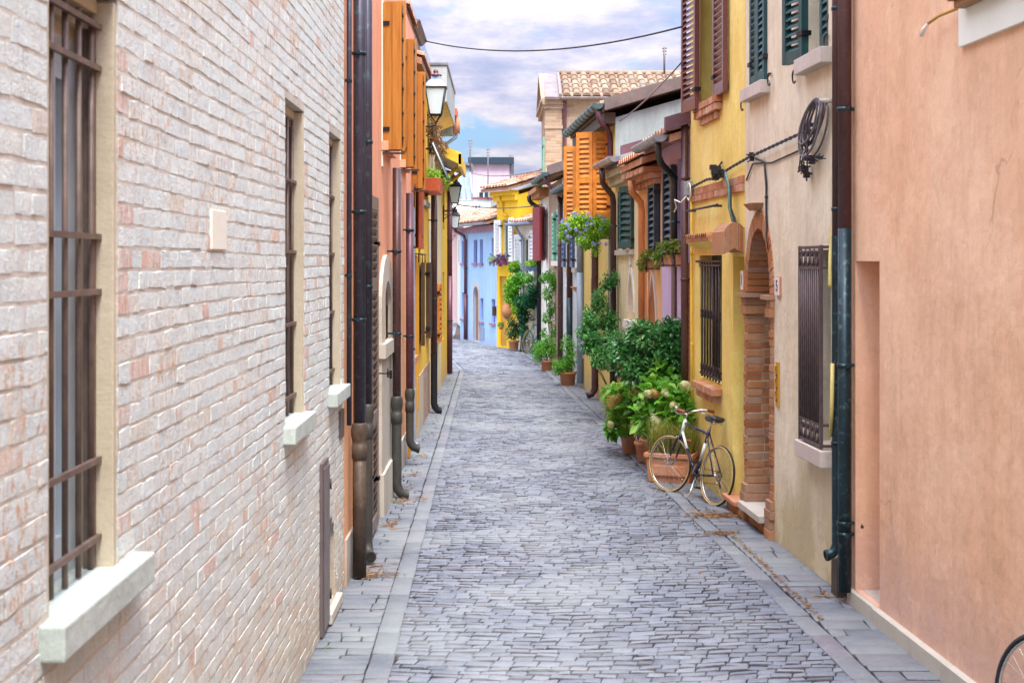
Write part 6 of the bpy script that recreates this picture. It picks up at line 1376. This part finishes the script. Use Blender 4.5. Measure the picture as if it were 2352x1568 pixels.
# the tree-like climber at the bend
P0 = at(1196,795,38.3); P0.z = 0
tr = [P0, P0+V(.02,0,.5), P0+V(.06,0,1.0), P0+V(.02,-.1,1.5), P0+V(.0,-.15,1.9)]
r_ = planter('tall climber with a broad lime and dark green head on the bend', P0, 0, 0, .06, [(at(1202,720,38.0), (.2,.25,.3)), (at(1205,760,38.0), (.12,.2,.25)), (at(1218,690,37.6), (.25,.3,.22)), (at(1196,692,38.0), (.2,.25,.2)), (at(1225,668,37.4), (.2,.25,.2))], 2100, .09, .05, M['darkleaf'], 8, cat='climbing plant', group=None, name='climbing_tree', trunk=tr, stemr=.015)
b = MB(); clumps(b, [(at(1180,655,38.2), (.28,.3,.28)), (at(1175,680,38.2), (.22,.3,.25)), (at(1192,640,38.2), (.2,.25,.16)), (at(1215,640,37.8), (.14,.2,.12)), (at(1185,705,38.0), (.14,.2,.2))], 1900, .085, .045, 9); part('foliage', b, M['midleaf'], r_, recalc=False, label='bright green part of the head')
P0 = at(1180,803,38.6)
planter('dark green bush in a brown pot at the foot of the tall climber', P0, .12, .15, .26, [(P0+V(0,0,.5), (.24,.22,.22)), (P0+V(.15,0,.6), (.16,.16,.18)), (P0+V(-.05,0,.78), (.16,.16,.12))], 900, .07, .035, M['darkleaf'], 10, stemr=.008)
# hanging amphora
r_ = thing('amphora', 'brown clay amphora hanging on the narrow yellow house', 'jar', FY(1.05,.2,1.0)); b = MB(); b.lathe([(.02,0), (.09,.06), (.15,.18), (.16,.28), (.11,.42), (.07,.52), (.08,.58), (.06,.58)], FY(1.05,.2,.85), 14); part('body', b, M['brickpc'], r_)
b = MB(); [b.tube([FY(1.05+q*.08,.2,1.40), FY(1.05+q*.15,.2,1.36), FY(1.05+q*.15,.2,1.22)], .012, 6) for q in (-1,1)]; part('handle', b, M['brickpc'], r_); b = MB(); b.tube([FY(1.05,.0,1.5), FY(1.05,.2,1.5), FY(1.05,.2,1.42)], .01, 5); part('hook', b, M['iron'], r_)
# flower boxes on walls
def flowerbox(label, c, ax, ln, dp, h, bmat, cl, n, lf, lw_, lmat, seed, blossoms=None, pots=0, arms=None, droop=.2):
    r_ = thing('flower_box', label, 'flower box', c, 'flower boxes'); ax = Vector(ax).normalized(); pr = V(-ax.y, ax.x, 0)
    F = lambda a, o, z: Vector(c)+ax*a+pr*o+V(0,0,z)
    b = MB()
    if pots:
        for i in range(pots):
            a = (i+.5)/pots*ln-ln/2; q = ln/pots*.42; b.hexa([F(a+x*q*k, y*dp*.45*k, z) for z, k in ((0,.78),(h,1)) for x, y in ((-1,-1),(1,-1),(1,1),(-1,1))])
        part('pot', b, bmat, r_, bevel=.006); k = MB()
        for z in (.02, h*.95): k.tube([F(-ln/2,-dp/2,z), F(ln/2,-dp/2,z), F(ln/2,dp/2,z), F(-ln/2,dp/2,z)], .008, 5, closed=True)
        for i in range(pots+1): a = -ln/2+ln*i/pots; [k.tube([F(a*(.9),y*dp/2*.9,.0), F(a,y*dp/2,h)], .007, 5) for y in (-1,1)]
        part('rack', k, M['blackiron'], r_)
    else:
        b.hexa([F(x*ln/2*k, y*dp/2*k, z) for z, k in ((0,.9),(h,1)) for x, y in ((-1,-1),(1,-1),(1,1),(-1,1))]); part('box', b, bmat, r_, bevel=.006)
    if arms:
        k = MB(); [k.tube([F(*p), F(*q)], .010, 5) for p, q in arms]; part('bracket', k, M['blackiron'], r_)
    b = MB(); clumps(b, cl, n, lf, lw_, seed, droop=droop); part('foliage', b, lmat, r_, recalc=False)
    if blossoms:
        b = MB(); [petals(b, p, rr, 16, rr*.55, seed*7+i) for i, (p, rr) in enumerate(blossoms[1])]; part('blossom', b, blossoms[0], r_, recalc=False)
    return r_
bl = [(at(1290+g.uniform(0,105), 488+g.uniform(0,75)+0, 22.6+g.uniform(-.25,.3)), g.uniform(.022,.036)) for _ in range(46)]
flowerbox('overflowing flower box with lilac petunias under the orange shutters', at(1378,545,23.1), (1,-.06,0), .42, .3, .16, M['terracotta'],
    [(at(1315,520,23.2), (.22,.25,.15)), (at(1345,510,23.1), (.25,.28,.17)), (at(1382,520,22.9), (.2,.28,.19)), (at(1350,550,23.0), (.2,.25,.15)), (at(1300,540,23.3), (.12,.2,.12)), (at(1368,565,22.9), (.08,.1,.16)), (at(1330,495,23.2), (.16,.2,.09))], 3800, .062, .027, M['limeleaf'], 21, (M['lilac'], bl), arms=[((.2,.0,-.02),(.42,.0,-.25)), ((-.2,.0,-.02),(.3,.0,-.02))], droop=.5)
c = at(1546,613,16.75)
flowerbox('pair of small clay pots in an iron rack with drooping olive foliage', c, (1,.0,0), .29, .22, .17, M['terracotta'], [(c+V(.02,0,.24), (.15,.16,.09)), (c+V(-.10,0,.20), (.12,.15,.12)), (c+V(-.2,0,.10), (.06,.1,.12))], 700, .05, .024, M['oliveleaf'], 22, pots=2, arms=[((.14,.0,.02),(.3,.0,.02))])
c = at(1499,620,18.4)
flowerbox('smaller flower rack with trailing green foliage on the peach house', c, (1,.0,0), .20, .2, .14, M['terracotta'], [(c+V(-.02,0,.2), (.12,.14,.08)), (c+V(-.12,0,.10), (.08,.12,.14)), (c+V(.08,0,.2), (.06,.1,.06))], 560, .05, .024, M['oliveleaf'], 23, pots=1, arms=[((.1,.0,.02),(.25,.0,.02))])
c = at(1150,604,40.0)
bl = [(at(1124+g.uniform(0,54), 583+g.uniform(0,26), 39.6), g.uniform(.035,.055)) for _ in range(60)]
flowerbox('flower box full of deep purple petunias at the corner of the narrow yellow house', c, (1,-.4,0), .6, .22, .14, M['orangepipe'], [(at(1137,596,39.9), (.2,.2,.14)), (at(1166,592,39.8), (.2,.2,.14))], 420, .06, .03, M['midleaf'], 24, (M['violet'], bl), arms=[((.2,.1,.0),(.2,.35,.0))])
c = at(1184,626,38.9)
flowerbox('yellow green trailing plant box left of the white house', c, (1,-.3,0), .34, .2, .12, M['darkleaf'], [(c+V(0,0,.2), (.2,.2,.12)), (c+V(-.1,0,.1), (.12,.12,.1))], 520, .07, .03, M['limeleaf'], 25, arms=[((0,.1,.0),(0,.3,.0))])
c = at(1222,622,37.4)
flowerbox('yellow green plant in a blue box beside the oxblood shutters', c, (1,-.3,0), .34, .2, .13, M['blueshut'], [(c+V(0,0,.2), (.19,.2,.09)), (c+V(.12,0,.3), (.07,.1,.14))], 420, .07, .03, M['limeleaf'], 26, arms=[((0,.1,.0),(0,.3,.0))])
# tiny red geraniums at the foot of the yellow house
c = at(1151,757,39.7); r_ = thing('geranium_pot', 'tiny red geranium hung low on the narrow yellow house', 'potted plant', c, 'potted plants along the right wall'); pot(r_, c, .05, .07, .10); b = MB(); clumps(b, [(c+V(0,0,.14), (.1,.1,.06))], 120, .05, .035, 27); part('foliage', b, M['midleaf'], r_, recalc=False); b = MB(); [petals(b, c+V(q,0,.2), .035, 16, .02, 5) for q in (-.07,.05)]; part('blossom', b, M['redflower'], r_, recalc=False)
# ------------------------------------------------------------------ bicycles
def make_bike(label, fmat, seed=0, steer_deg=15):
    root = thing('bicycle', label, 'bicycle', (0,0,0), 'bicycles leaning along the street')
    WR = .325; rh, fh = V(0,0,WR), V(1.0,0,WR); bb = V(.43,0,.275); st_top, seat_c = V(.285,0,.80), V(.30,0,.76)
    ht, hb = V(.815,0,.84), V(.855,0,.69)
    ax = (ht-hb).normalized(); Rm = Matrix.Translation(hb) @ Matrix.Rotation(math.radians(steer_deg), 4, ax) @ Matrix.Translation(-hb)
    S = lambda p: Rm @ Vector(p)
    def wheel(name, c, turn):
        fn = S if turn else (lambda p: Vector(p)); N = 48
        w_ = MB(); w_.tube([fn(c+V(.30*math.cos(a), 0, .30*math.sin(a))) for a in [2*PI*i/N for i in range(N)]], .009, 7, closed=True); wo = part(name, w_, M['chrome'], root)
        t_ = MB(); t_.tube([fn(c+V(.3165*math.cos(a), 0, .3165*math.sin(a))) for a in [2*PI*i/N for i in range(N)]], .0155, 8, closed=True); part('tyre', t_, M['tyreblack'], wo)
        sw = MB()
        for sg in (-1, 1): sw.tube([fn(c+V(.313*math.cos(a), .0125*sg, .313*math.sin(a))) for a in [2*PI*i/N for i in range(N)]], .0078, 5, closed=True)
        part('tyre_wall', sw, M['tyretan'], wo)
        sp = MB()
        for i in range(32):
            a = 2*PI*i/32; sd_ = .03 if i % 2 else -.03; b_ = a+(.55 if i % 4 < 2 else -.55)
            sp.tube([fn(c+V(.02*math.cos(b_), sd_, .02*math.sin(b_))), fn(c+V(.295*math.cos(a), 0, .295*math.sin(a)))], .0014, 4, cap=False)
        part('spokes', sp, M['chrome'], wo)
        h_ = MB(); h_.tube([fn(c+V(0,-.05,0)), fn(c+V(0,-.03,0)), fn(c+V(0,.03,0)), fn(c+V(0,.05,0))], [.010,.020,.020,.010], 10); part('hub', h_, M['chrome'], wo)
        return wo
    wheel('rear_wheel', rh, False); wheel('front_wheel', fh, True)
    f = MB(); tt0 = st_top+(bb-st_top)*.10
    f.tube([bb, bb.lerp(st_top,.35)], .0165, 10); f.tube([tt0, hb+(ht-hb)*.82], .014, 10); f.tube([bb, bb.lerp(hb,.62)], .0165, 10)
    f.tube([bb.lerp(st_top,.70), st_top], .0165, 10)
    for sg in (-1, 1): f.tube([bb+V(-.03,.03*sg,0), rh+V(.0,.055*sg,0)], .010, 8); f.tube([tt0+V(0,.018*sg,0), rh+V(0,.055*sg,0)], .0085, 8)
    f.tube([bb+V(0,-.035,0), bb+V(0,.035,0)], .022, 12); f.tube([tt0+V(0,-.025,0), tt0+V(0,.025,0)], .014, 8)
    fo = part('frame', f, fmat, root)
    wf = MB(); wf.tube([bb.lerp(st_top,.35), bb.lerp(st_top,.70)], .0168, 10); part('seat_tube_band', wf, M['whiteframe'], fo); wf = MB(); wf.tube([hb-ax*.01, ht+ax*.01], .020, 12); wf.tube([bb.lerp(hb,.62), hb+ax*.03], .0165, 10); part('head_tube', wf, M['whiteframe'], fo)
    k = MB()
    for sg in (-1, 1):
        p = [hb+V(.0,.018*sg,-.03), hb+V(.02,.05*sg,-.07), hb.lerp(fh,.55)+V(-.005,.055*sg,0), fh+V(-.035,.056*sg,.07), fh+V(0,.056*sg,0)]
        k.tube([S(q) for q in p], [.015,.0135,.012,.010,.008], 8)
    k.tube([S(hb+V(0,-.03,-.04)), S(hb+V(0,.03,-.04))], .016, 8); fk = part('fork', k, fmat, root)
    k = MB()
    for sg in (-1, 1): k.tube([S(fh+V(-.045,.057*sg,.10)), S(fh+V(-.035,.0565*sg,.07)), S(fh+V(0,.0565*sg,0))], [.0112,.0105,.0085], 8)
    part('fork_end', k, M['chrome'], fk)
    hbm = MB(); stt = ht+ax*.075
    hbm.tube([S(ht), S(stt), S(stt+V(.03,0,.01)), S(stt+V(.07,0,.0))], [.011,.011,.013,.012], 8)
    for sg in (-1, 1):
        hbm.tube([S(stt+V(.07,0,0)), S(stt+V(.075,.07*sg,.0)), S(stt+V(.05,.15*sg,.035)), S(stt+V(-.02,.22*sg,.06)), S(stt+V(-.10,.25*sg,.06)), S(stt+V(-.20,.262*sg,.05))], .011, 8)
    hbo = part('handlebar', hbm, M['chrome'], root)
    for sg in (-1, 1): gr = MB(); gr.tube([S(stt+V(-.085,.247*sg,.061)), S(stt+V(-.15,.257*sg,.055)), S(stt+V(-.215,.264*sg,.049))], [.0165,.0175,.0165], 9); part('grip', gr, M['grip'], hbo)
    for sg in (-1, 1): lv = MB(); lv.tube([S(stt+V(-.0,.21*sg,.045)), S(stt+V(-.03,.215*sg,.02)), S(stt+V(-.12,.235*sg,.015))], .006, 6); part('brake_lever', lv, M['chrome'], hbo)
    be = MB(); be.sphere(S(stt+V(.03,.15,.07)), .026, 10, 6, sc=(1,1,.8)); part('bell', be, M['chrome'], hbo)
    ca = MB(); ca.tube([S(stt+V(-.0,.21,.04)), S(stt+V(.12,.12,.08)), S(stt+V(.14,.02,-.02)), S(hb+V(.04,.0,.03))], .003, 5); ca.tube([S(stt+V(-.0,-.21,.04)), S(stt+V(.13,-.12,.06)), S(stt+V(.08,-.02,-.08)), tt0+V(.3,.0,-.0), tt0+V(0,.01,-.02)], .003, 5); part('brake_cable', ca, M['cable'], hbo)
    sp = MB(); sp.tube([st_top-ax*.02, st_top+V(-.035,0,.10)], .0125, 10); sp_ = part('seat_post', sp, M['chrome'], root)
    sd_ = MB(); c0 = st_top+V(-.035,0,.115)
    prof = [(-.155,.0,.01,.012), (-.15,.06,.012,.02), (-.12,.082,.018,.03), (-.06,.078,.02,.034), (.0,.05,.014,.032), (.06,.032,.010,.03), (.12,.024,.012,.028), (.145,.015,.010,.02), (.15,.002,.006,.006)]
    rows = [[c0+V(x, wd*math.cos(a), zc_+(hh if math.sin(a) > 0 else hh*1.5)*math.sin(a)*(.8 if math.sin(a) > 0 else 1)) for a in [2*PI*i/14 for i in range(14)]] for x, wd, zc_, hh in prof]
    sd_.grid(rows, .5, True, closed=True); so_ = part('saddle', sd_, M['saddle'], root)
    ra = MB()
    for sg in (-1, 1): ra.tube([c0+V(-.12,.04*sg,-.02), c0+V(-.03,.022*sg,-.045), c0+V(.04,.02*sg,-.04), c0+V(.12,.012*sg,-.005)], .004, 5)
    for sg in (-1, 1): ra.tube([c0+V(-.11+.018*math.cos(a)-.0, .05*sg+.018*math.sin(a), -.05+.004*i) for i, a in enumerate([j*PI/3 for j in range(16)])], .003, 4)
    part('saddle_springs', ra, M['chrome'], so_)
    cr = MB(); N = 40; c = bb+V(0,-.045,0)
    cr.tube([c+V(.082*math.cos(a),0,.082*math.sin(a)) for a in [2*PI*i/N for i in range(N)]], .0045, 5, closed=True)
    for i in range(5): a = 2*PI*i/5; cr.tube([c, c+V(.08*math.cos(a),0,.08*math.sin(a))], .006, 5)
    ca_ = math.radians(-62); d = V(math.cos(ca_),0,math.sin(ca_))
    cr.tube([c+V(0,-.01,0), c+d*.165+V(0,-.02,0)], .009, 6); cr.tube([bb+V(0,.05,0), bb-d*.165+V(0,.06,0)], .009, 6); co_ = part('crank', cr, M['chrome'], root)
    for p, sg in ((c+d*.165+V(0,-.065,0), -1), (bb-d*.165+V(0,.105,0), 1)): pe = MB(); pe.box(p.x-.045, p.x+.045, p.y-.035, p.y+.035, p.z-.011, p.z+.011); part('pedal', pe, M['saddle'], co_)
    chn = MB(); rc = rh+V(0,-.045,0); chn.tube([c+V(0,0,.082), rc+V(0,0,.04)], .004, 4); chn.tube([c+V(0,0,-.082), rc+V(.03,0,-.09), rc+V(.0,0,-.115), rc+V(-.015,0,-.09), rc+V(.02,0,-.05)], .004, 4); part('chain', chn, M['iron'], co_)
    dr = MB()
    for i, r_ in enumerate((.03, .038, .046, .054)): dr.tube([rc+V(0,.012-.006*i*-1,0)+V(r_*math.cos(a),0,r_*math.sin(a)) for a in [2*PI*j/20 for j in range(20)]], .004, 4, closed=True)
    dr.tube([rc+V(.0,0,-.03), rc+V(.03,-.01,-.06), rc+V(0,-.01,-.12)], .009, 6); dr.tube([rc+V(.012*math.cos(a),-.01,-.115+.02*math.sin(a)) for a in [2*PI*j/8 for j in range(8)]], .005, 4, closed=True); part('derailleur', dr, M['iron'], root)
    for P_, fn in ((tt0+V(-.045,0,-.06), lambda p: p), (hb+V(.045,0,-.045), S)):
        br = MB(); [br.tube([fn(P_+V(0,0,.01)), fn(P_+V(.005,.032*sg,0)), fn(P_+V(.01,.026*sg,-.045))], .006, 5) for sg in (-1, 1)]; part('brake', br, M['chrome'], root)
    ks = MB(); ks.tube([bb+V(-.05,.03,-.01), V(.33,.12,.03), V(.34,.125,.01)], .008, 6); part('kickstand', ks, M['chrome'], root)
    ho = MB(); q = bb.lerp(hb,.72); ho.tube([q+V(.035,-.0,.03), q+V(.02,-.045,.05), q+V(-.03,-.05,.05)], .016, 7); part('pump', ho, M['grip'], root)
    return root
def place(o, pos, heading, lean, sc=1.0):
    """heading: angle of the forward axis from +X; lean: tilt about it"""
    o.rotation_mode = 'QUATERNION'
    o.rotation_quaternion = Quaternion((0,0,1), heading) @ Quaternion((1,0,0), lean); o.location = Vector(pos); o.scale = (sc, sc, sc)
bk1 = make_bike('old dark violet and white bicycle leaning by the yellow wall, with brown grips', M['navyframe'], 0, 16)
place(bk1, at(1638,1161,14.06), math.atan2(.915, -.40), math.radians(9.5), .95)
bk2 = copy_tree(bk1); bk2['label'] = 'teal bicycle standing by the climber at the bend of the street'
place(bk2, at(1209,811,37.3), math.atan2(.9, .42), math.radians(6), 1.0)
for ch in bk2.children:
    if ch.name.startswith(('frame', 'fork')): ch.data = ch.data.copy(); ch.data.materials[0] = M['teal']
bk3 = copy_tree(bk1); bk3['label'] = 'bicycle of which only a front wheel shows beside the apricot pink wall'
fwd = math.atan2(.995, -.10); d_ = V(math.cos(fwd), math.sin(fwd), 0); target = V(2.585, 6.80, 0)
place(bk3, target-d_*1.0, fwd, math.radians(12), 1.0)
for ch in bk3.children:
    if ch.name.startswith('front_wheel'):
        for q_ in ch.children:
            if q_.name.startswith('tyre_wall'): q_.data = q_.data.copy(); q_.data.materials[0] = M['tyreblack']
bk4 = copy_tree(bk1); bk4['label'] = 'bicycle hidden behind the hydrangea pots with one black wheel showing'
fwd = math.atan2(.92, .39); d_ = V(math.cos(fwd), math.sin(fwd), 0); place(bk4, at(1490,1061,16.95), math.atan2(-.80,.36)*1.0, math.radians(4), .9)
# ------------------------------------------------------------------ cables
def wire(name, pts, r, mat, label, cat='cable', sag=0, n=18, group='overhead wires'):
    P = []
    if sag: a, b_ = Vector(pts[0]), Vector(pts[1]); P = [a.lerp(b_, i/n)-V(0,0,4*sag*(i/n)*(1-i/n)) for i in range(n+1)]
    else: P = [Vector(p) for p in pts]
    mb = MB(); mb.tube(P, r, 6); return single(name, mb, mat, label, cat, P[0], group)
wire('overhead_cable', (at(966,92,21.2), at(1566,62,15.5)), .011, M['cable'], 'long dark cable sagging across the street high against the sky', sag=.22)
wire('overhead_cable', (at(1424,278,22.4), at(1567,142,15.6)), .010, M['cablegrey'], 'taut grey cable slanting up from the grey gable to the mahogany shutter', sag=.05)
wire('overhead_cable', (at(1082,397,60), at(1245,390,34.5)), .02, M['cablegrey'], 'thin far wire spanning in front of the mauve block', sag=.15)
wire('overhead_cable', (at(1050,470,31), at(1245,470,35)), .016, M['cablegrey'], 'lower far wire crossing before the yellow gable, nearest the lanterns', sag=.08)
# bundle along the beige and yellow fronts
def twist(name, pts, r, label, mat):
    mb = MB(); P = [Vector(p) for p in pts]; D = []
    for a, b_ in zip(P, P[1:]):
        n = max(3, int((b_-a).length/.025)); D += [a.lerp(b_, i/n) for i in range(n)]
    for ph in (0, PI): mb.tube([p+V(0, r*math.cos(i*.55+ph), r*math.sin(i*.55+ph)) for i, p in enumerate(D)], r*.85, 5)
    return single(name, mb, mat, label, 'cable', P[0], 'cables on the beige and yellow fronts')
cb = [R(15.9,.05,3.37), R(15.0,.05,3.41), R(14.6,.05,3.40), R(13.8,.05,3.46), R(13.1,.05,3.50), R(12.2,.05,3.53), R(11.25,.05,3.56)]
twist('twisted_cable', cb, .0095, 'twisted black cable strung along the beige and yellow fronts', M['cable'])
mb = MB(); mb.tube([R(13.3,.012,3.30), R(13.0,.02,3.44), R(12.3,.012,3.40), R(11.3,.012,3.44)], .008, 5); mb.tube([R(12.85,.03,3.48), R(12.55,.02,3.42), R(12.5,.015,3.2), R(12.5,.015,2.95), R(12.47,.012,2.7), R(12.44,.01,2.62)], .011, 6); mb.sphere(R(12.5,.015,3.1), .018, 6, 4)
single('drop_cable', mb, M['cable'], 'thin black cable dropping from the twisted bundle to the brick arch', 'cable', R(12.85,0,3.4), 'cables on the beige and yellow fronts')
mb = MB()
for i in range(3): mb.tube([R(14.1-.03*i,.05,3.40), R(13.80-.04*i,.07,3.26), R(13.85-.05*i,.06,3.05), R(13.6-.05*i,.05,2.86), R(13.45,.03,2.8+.02*i)], .010, 5)
cd = thing('drop_cables', 'looped dark cables hanging beside the brick arch keystone with a green strand', 'cable', R(13.9,0,3.3), 'cables on the beige and yellow fronts'); part('loops', mb, M['cable'], cd)
mb = MB(); mb.tube([R(13.95,.07,3.42), R(13.72,.09,3.28), R(13.74,.08,3.05), R(13.62,.07,2.9)], .013, 5); part('green_strand', mb, M['cablegreen'], cd)
def blob(mb, c, r, n, seed):
    q = random.Random(seed)
    for _ in range(n): p = Vector(c)+rdir(q)*r*q.uniform(.2,.9); mb.box(p.x-r*.4, p.x+r*.4, p.y-r*.45, p.y+r*.45, p.z-r*.3, p.z+r*.3); mb.tube([p, p+rdir(q)*r*1.1], r*.12, 4)
mb = MB(); blob(mb, R(14.35,.07,3.46), .085, 9, 1); single('cable_splice', mb, M['cable'], 'bushy black cable splice on the bundle over the brick band', 'cable joint', R(14.35,.07,3.4), 'cable joints')
mb = MB(); blob(mb, R(12.95,.05,3.50), .05, 5, 2); single('cable_splice', mb, M['iron'], 'small brown cable clamp on the bundle above the brick arch', 'cable joint', R(12.95,.05,3.5), 'cable joints')
ib = thing('junction_box', 'grey insulator box with a looped white wire by the brown corner pipe', 'junction box', R(15.95,.05,3.3)); mb = MB(); mb.fbox(R, 15.88, 16.05, .03, .10, 3.28, 3.45); part('box', mb, M['oldgrey'], ib, bevel=.01); mb = MB(); mb.tube([R(15.9,.10,3.27), R(15.95,.16,3.2), R(16.1,.2,3.24), R(16.2,.16,3.15), R(16.25,.18,3.1)], .009, 5); mb.tube([R(15.8+.10*math.cos(a),.09,3.32+.10*math.sin(a)) for a in [i*.5 for i in range(12)]], .007, 5); part('wire_loop', mb, M['creamtrim'], ib)
# coil hung by the corner pipes
cw_ = thing('cable_coil', 'big coil of spare black cable hung on the beige wall beside the corner pipes', 'cable coil', R(10.8,.08,3.3), None); mb = MB(); q = random.Random(4)
for i in range(9):
    w1, h1 = q.uniform(.20,.36), q.uniform(.12,.20); ph = q.uniform(-.1,.1); top = R(10.80,.08,3.74)
    mb.tube([top+V(0,0,0)+(R(10.80+w1*math.sin(t_)*(1.0)*.9,.07+.03*math.sin(i),3.74-h1+h1*math.cos(t_)+.10*math.sin(t_)*(-1))-top) for t_ in [ph+2*PI*j/18 for j in range(18)]], .0085, 5, closed=True)
part('loops', mb, M['cablegrey'], cw_)
mb = MB()
for i in range(14): p = R(10.92+q.uniform(-.05,.1),.09,3.44+q.uniform(-.05,.05)); a = q.uniform(0,2*PI); mb.tube([p, p+V(0, .14*math.cos(a), .07*math.sin(a)-.04), p+V(0, .2*math.cos(a), .10*math.sin(a)-.10)], .006, 5)
part('tails', mb, M['cable'], cw_)
mb = MB(); [(lambda m_: (blob(m_, c_, r_, n__, sd__), part('splice_cap', m_, M['cable'], cw_)))(MB()) for c_, r_, n__, sd__ in ((R(11.06,.08,3.24), .06, 9, 5), (R(10.84,.08,3.31), .05, 6, 6), (R(10.80,.09,3.55), .05, 5, 7), (R(10.60,.08,3.32), .04, 4, 8))]
mb = MB(); mb.tube([R(10.52,.0,3.745), R(10.52,.10,3.745)], .02, 8); part('peg', mb, M['stone'], cw_)
mb = MB(); mb.tube([R(10.40,.02,3.3), R(10.41,.025,2.85), R(10.33,.07,2.55), R(10.16,.125,2.32)], .016, 8); mb.tube([R(10.16,.105,1.75), R(10.17,.108,1.4), R(10.23,.10,1.2)], .015, 8)
single('conduit', mb, M['conduit'], 'yellow corrugated conduit snaking behind the corner pipes', 'conduit', R(10.4,0,2.4))
# aerials on the far roofs
for x, y0, y1, d, lab in ((1080,320,395,60,'thin aerial mast rising beside the glazed veranda'), (1121,340,460,65.8,'aerial mast with small rungs in front of the mauve block'), (1173,355,470,74,'thin aerial at the right edge of the mauve block'), (1526,108,170,39,'tiny aerial mast above the tiled gable roof')):
    b = MB(); b.tube([at(x,y1,d), at(x,y0,d)], .03, 5)
    for k in range(4): z_ = y0+4+k*7; b.tube([at(x-5+k,z_,d), at(x+6-k,z_-1,d)], .018, 4)
    single('aerial', b, M['cablegrey'], lab, 'aerial', at(x,y1,d), 'aerials on the roofs')
# ------------------------------------------------------------------ dry leaves and straw on the paving
b = MB(); q = random.Random(77)
def straw(cx, cy, sx, sy, n, rot=0, lmax=.07):
    for _ in range(n):
        a, e = q.gauss(0,1)*sx, q.gauss(0,1)*sy; x, y = cx+a*math.cos(rot)-e*math.sin(rot), cy+a*math.sin(rot)+e*math.cos(rot); th = q.uniform(0, PI); ln = q.uniform(.015, lmax); wd = q.uniform(.0015,.004) if q.random() < .8 else q.uniform(.006,.014); z = .012+q.uniform(0,.012)
        dx, dy = math.cos(th)*ln, math.sin(th)*ln; px, py = -math.sin(th)*wd, math.cos(th)*wd
        b.face([(x-dx-px,y-dy-py,z), (x+dx-px*.4,y+dy-py*.4,z+q.uniform(-.004,.012)), (x+dx+px*.4,y+dy+py*.4,z+.004), (x-dx+px,y-dy+py,z+q.uniform(0,.008))], q.random())
straw(2.13, 13.45, .15, .07, 230, .2); straw(1.95, 12.55, .09, .04, 60, .2); straw(1.9, 13.5, .12, .15, 50)
for i in range(26): y = 9.6+i*.12; straw(2.02+.012*(12.4-y)*4, y, .012, .05, 7, 0, .025)
for y_, n in ((10.9,160),(11.3,70),(13.0,90),(14.2,130),(15.0,60),(16.0,60),(17.6,70)): straw(L(y_).x+.16, y_, .05, .10, n//4)
for y_ in (10.9, 14.3): straw(L(y_).x+.3, y_, .10, .10, 22)
for _ in range(60): straw(q.uniform(-.9,1.9), q.uniform(8,20), .02, .02, 1, 0, .025)
straw(2.35, 10.2, .08, .12, 25)
tag(b.build('leaf_litter', M['dryleaf'], (0,0,0), recalc=False), kind='stuff')
b = MB()
for _ in range(420):
    y = q.uniform(8.2, 16); x = q.uniform(-.7, 1.6) if q.random() < .4 else (R(y).x-q.uniform(.05,.12) if q.random() < .5 else L(y).x+q.uniform(.04,.12)); p = V(x, y, -.012)
    d = V(q.gauss(0,.6), q.gauss(0,.6), 1).normalized(); leaf(b, p, d, V(0,0,1), q.uniform(.015,.035), .008, q.random())
tag(b.build('weeds', M['midleaf'], (0,0,0), recalc=False), kind='stuff')
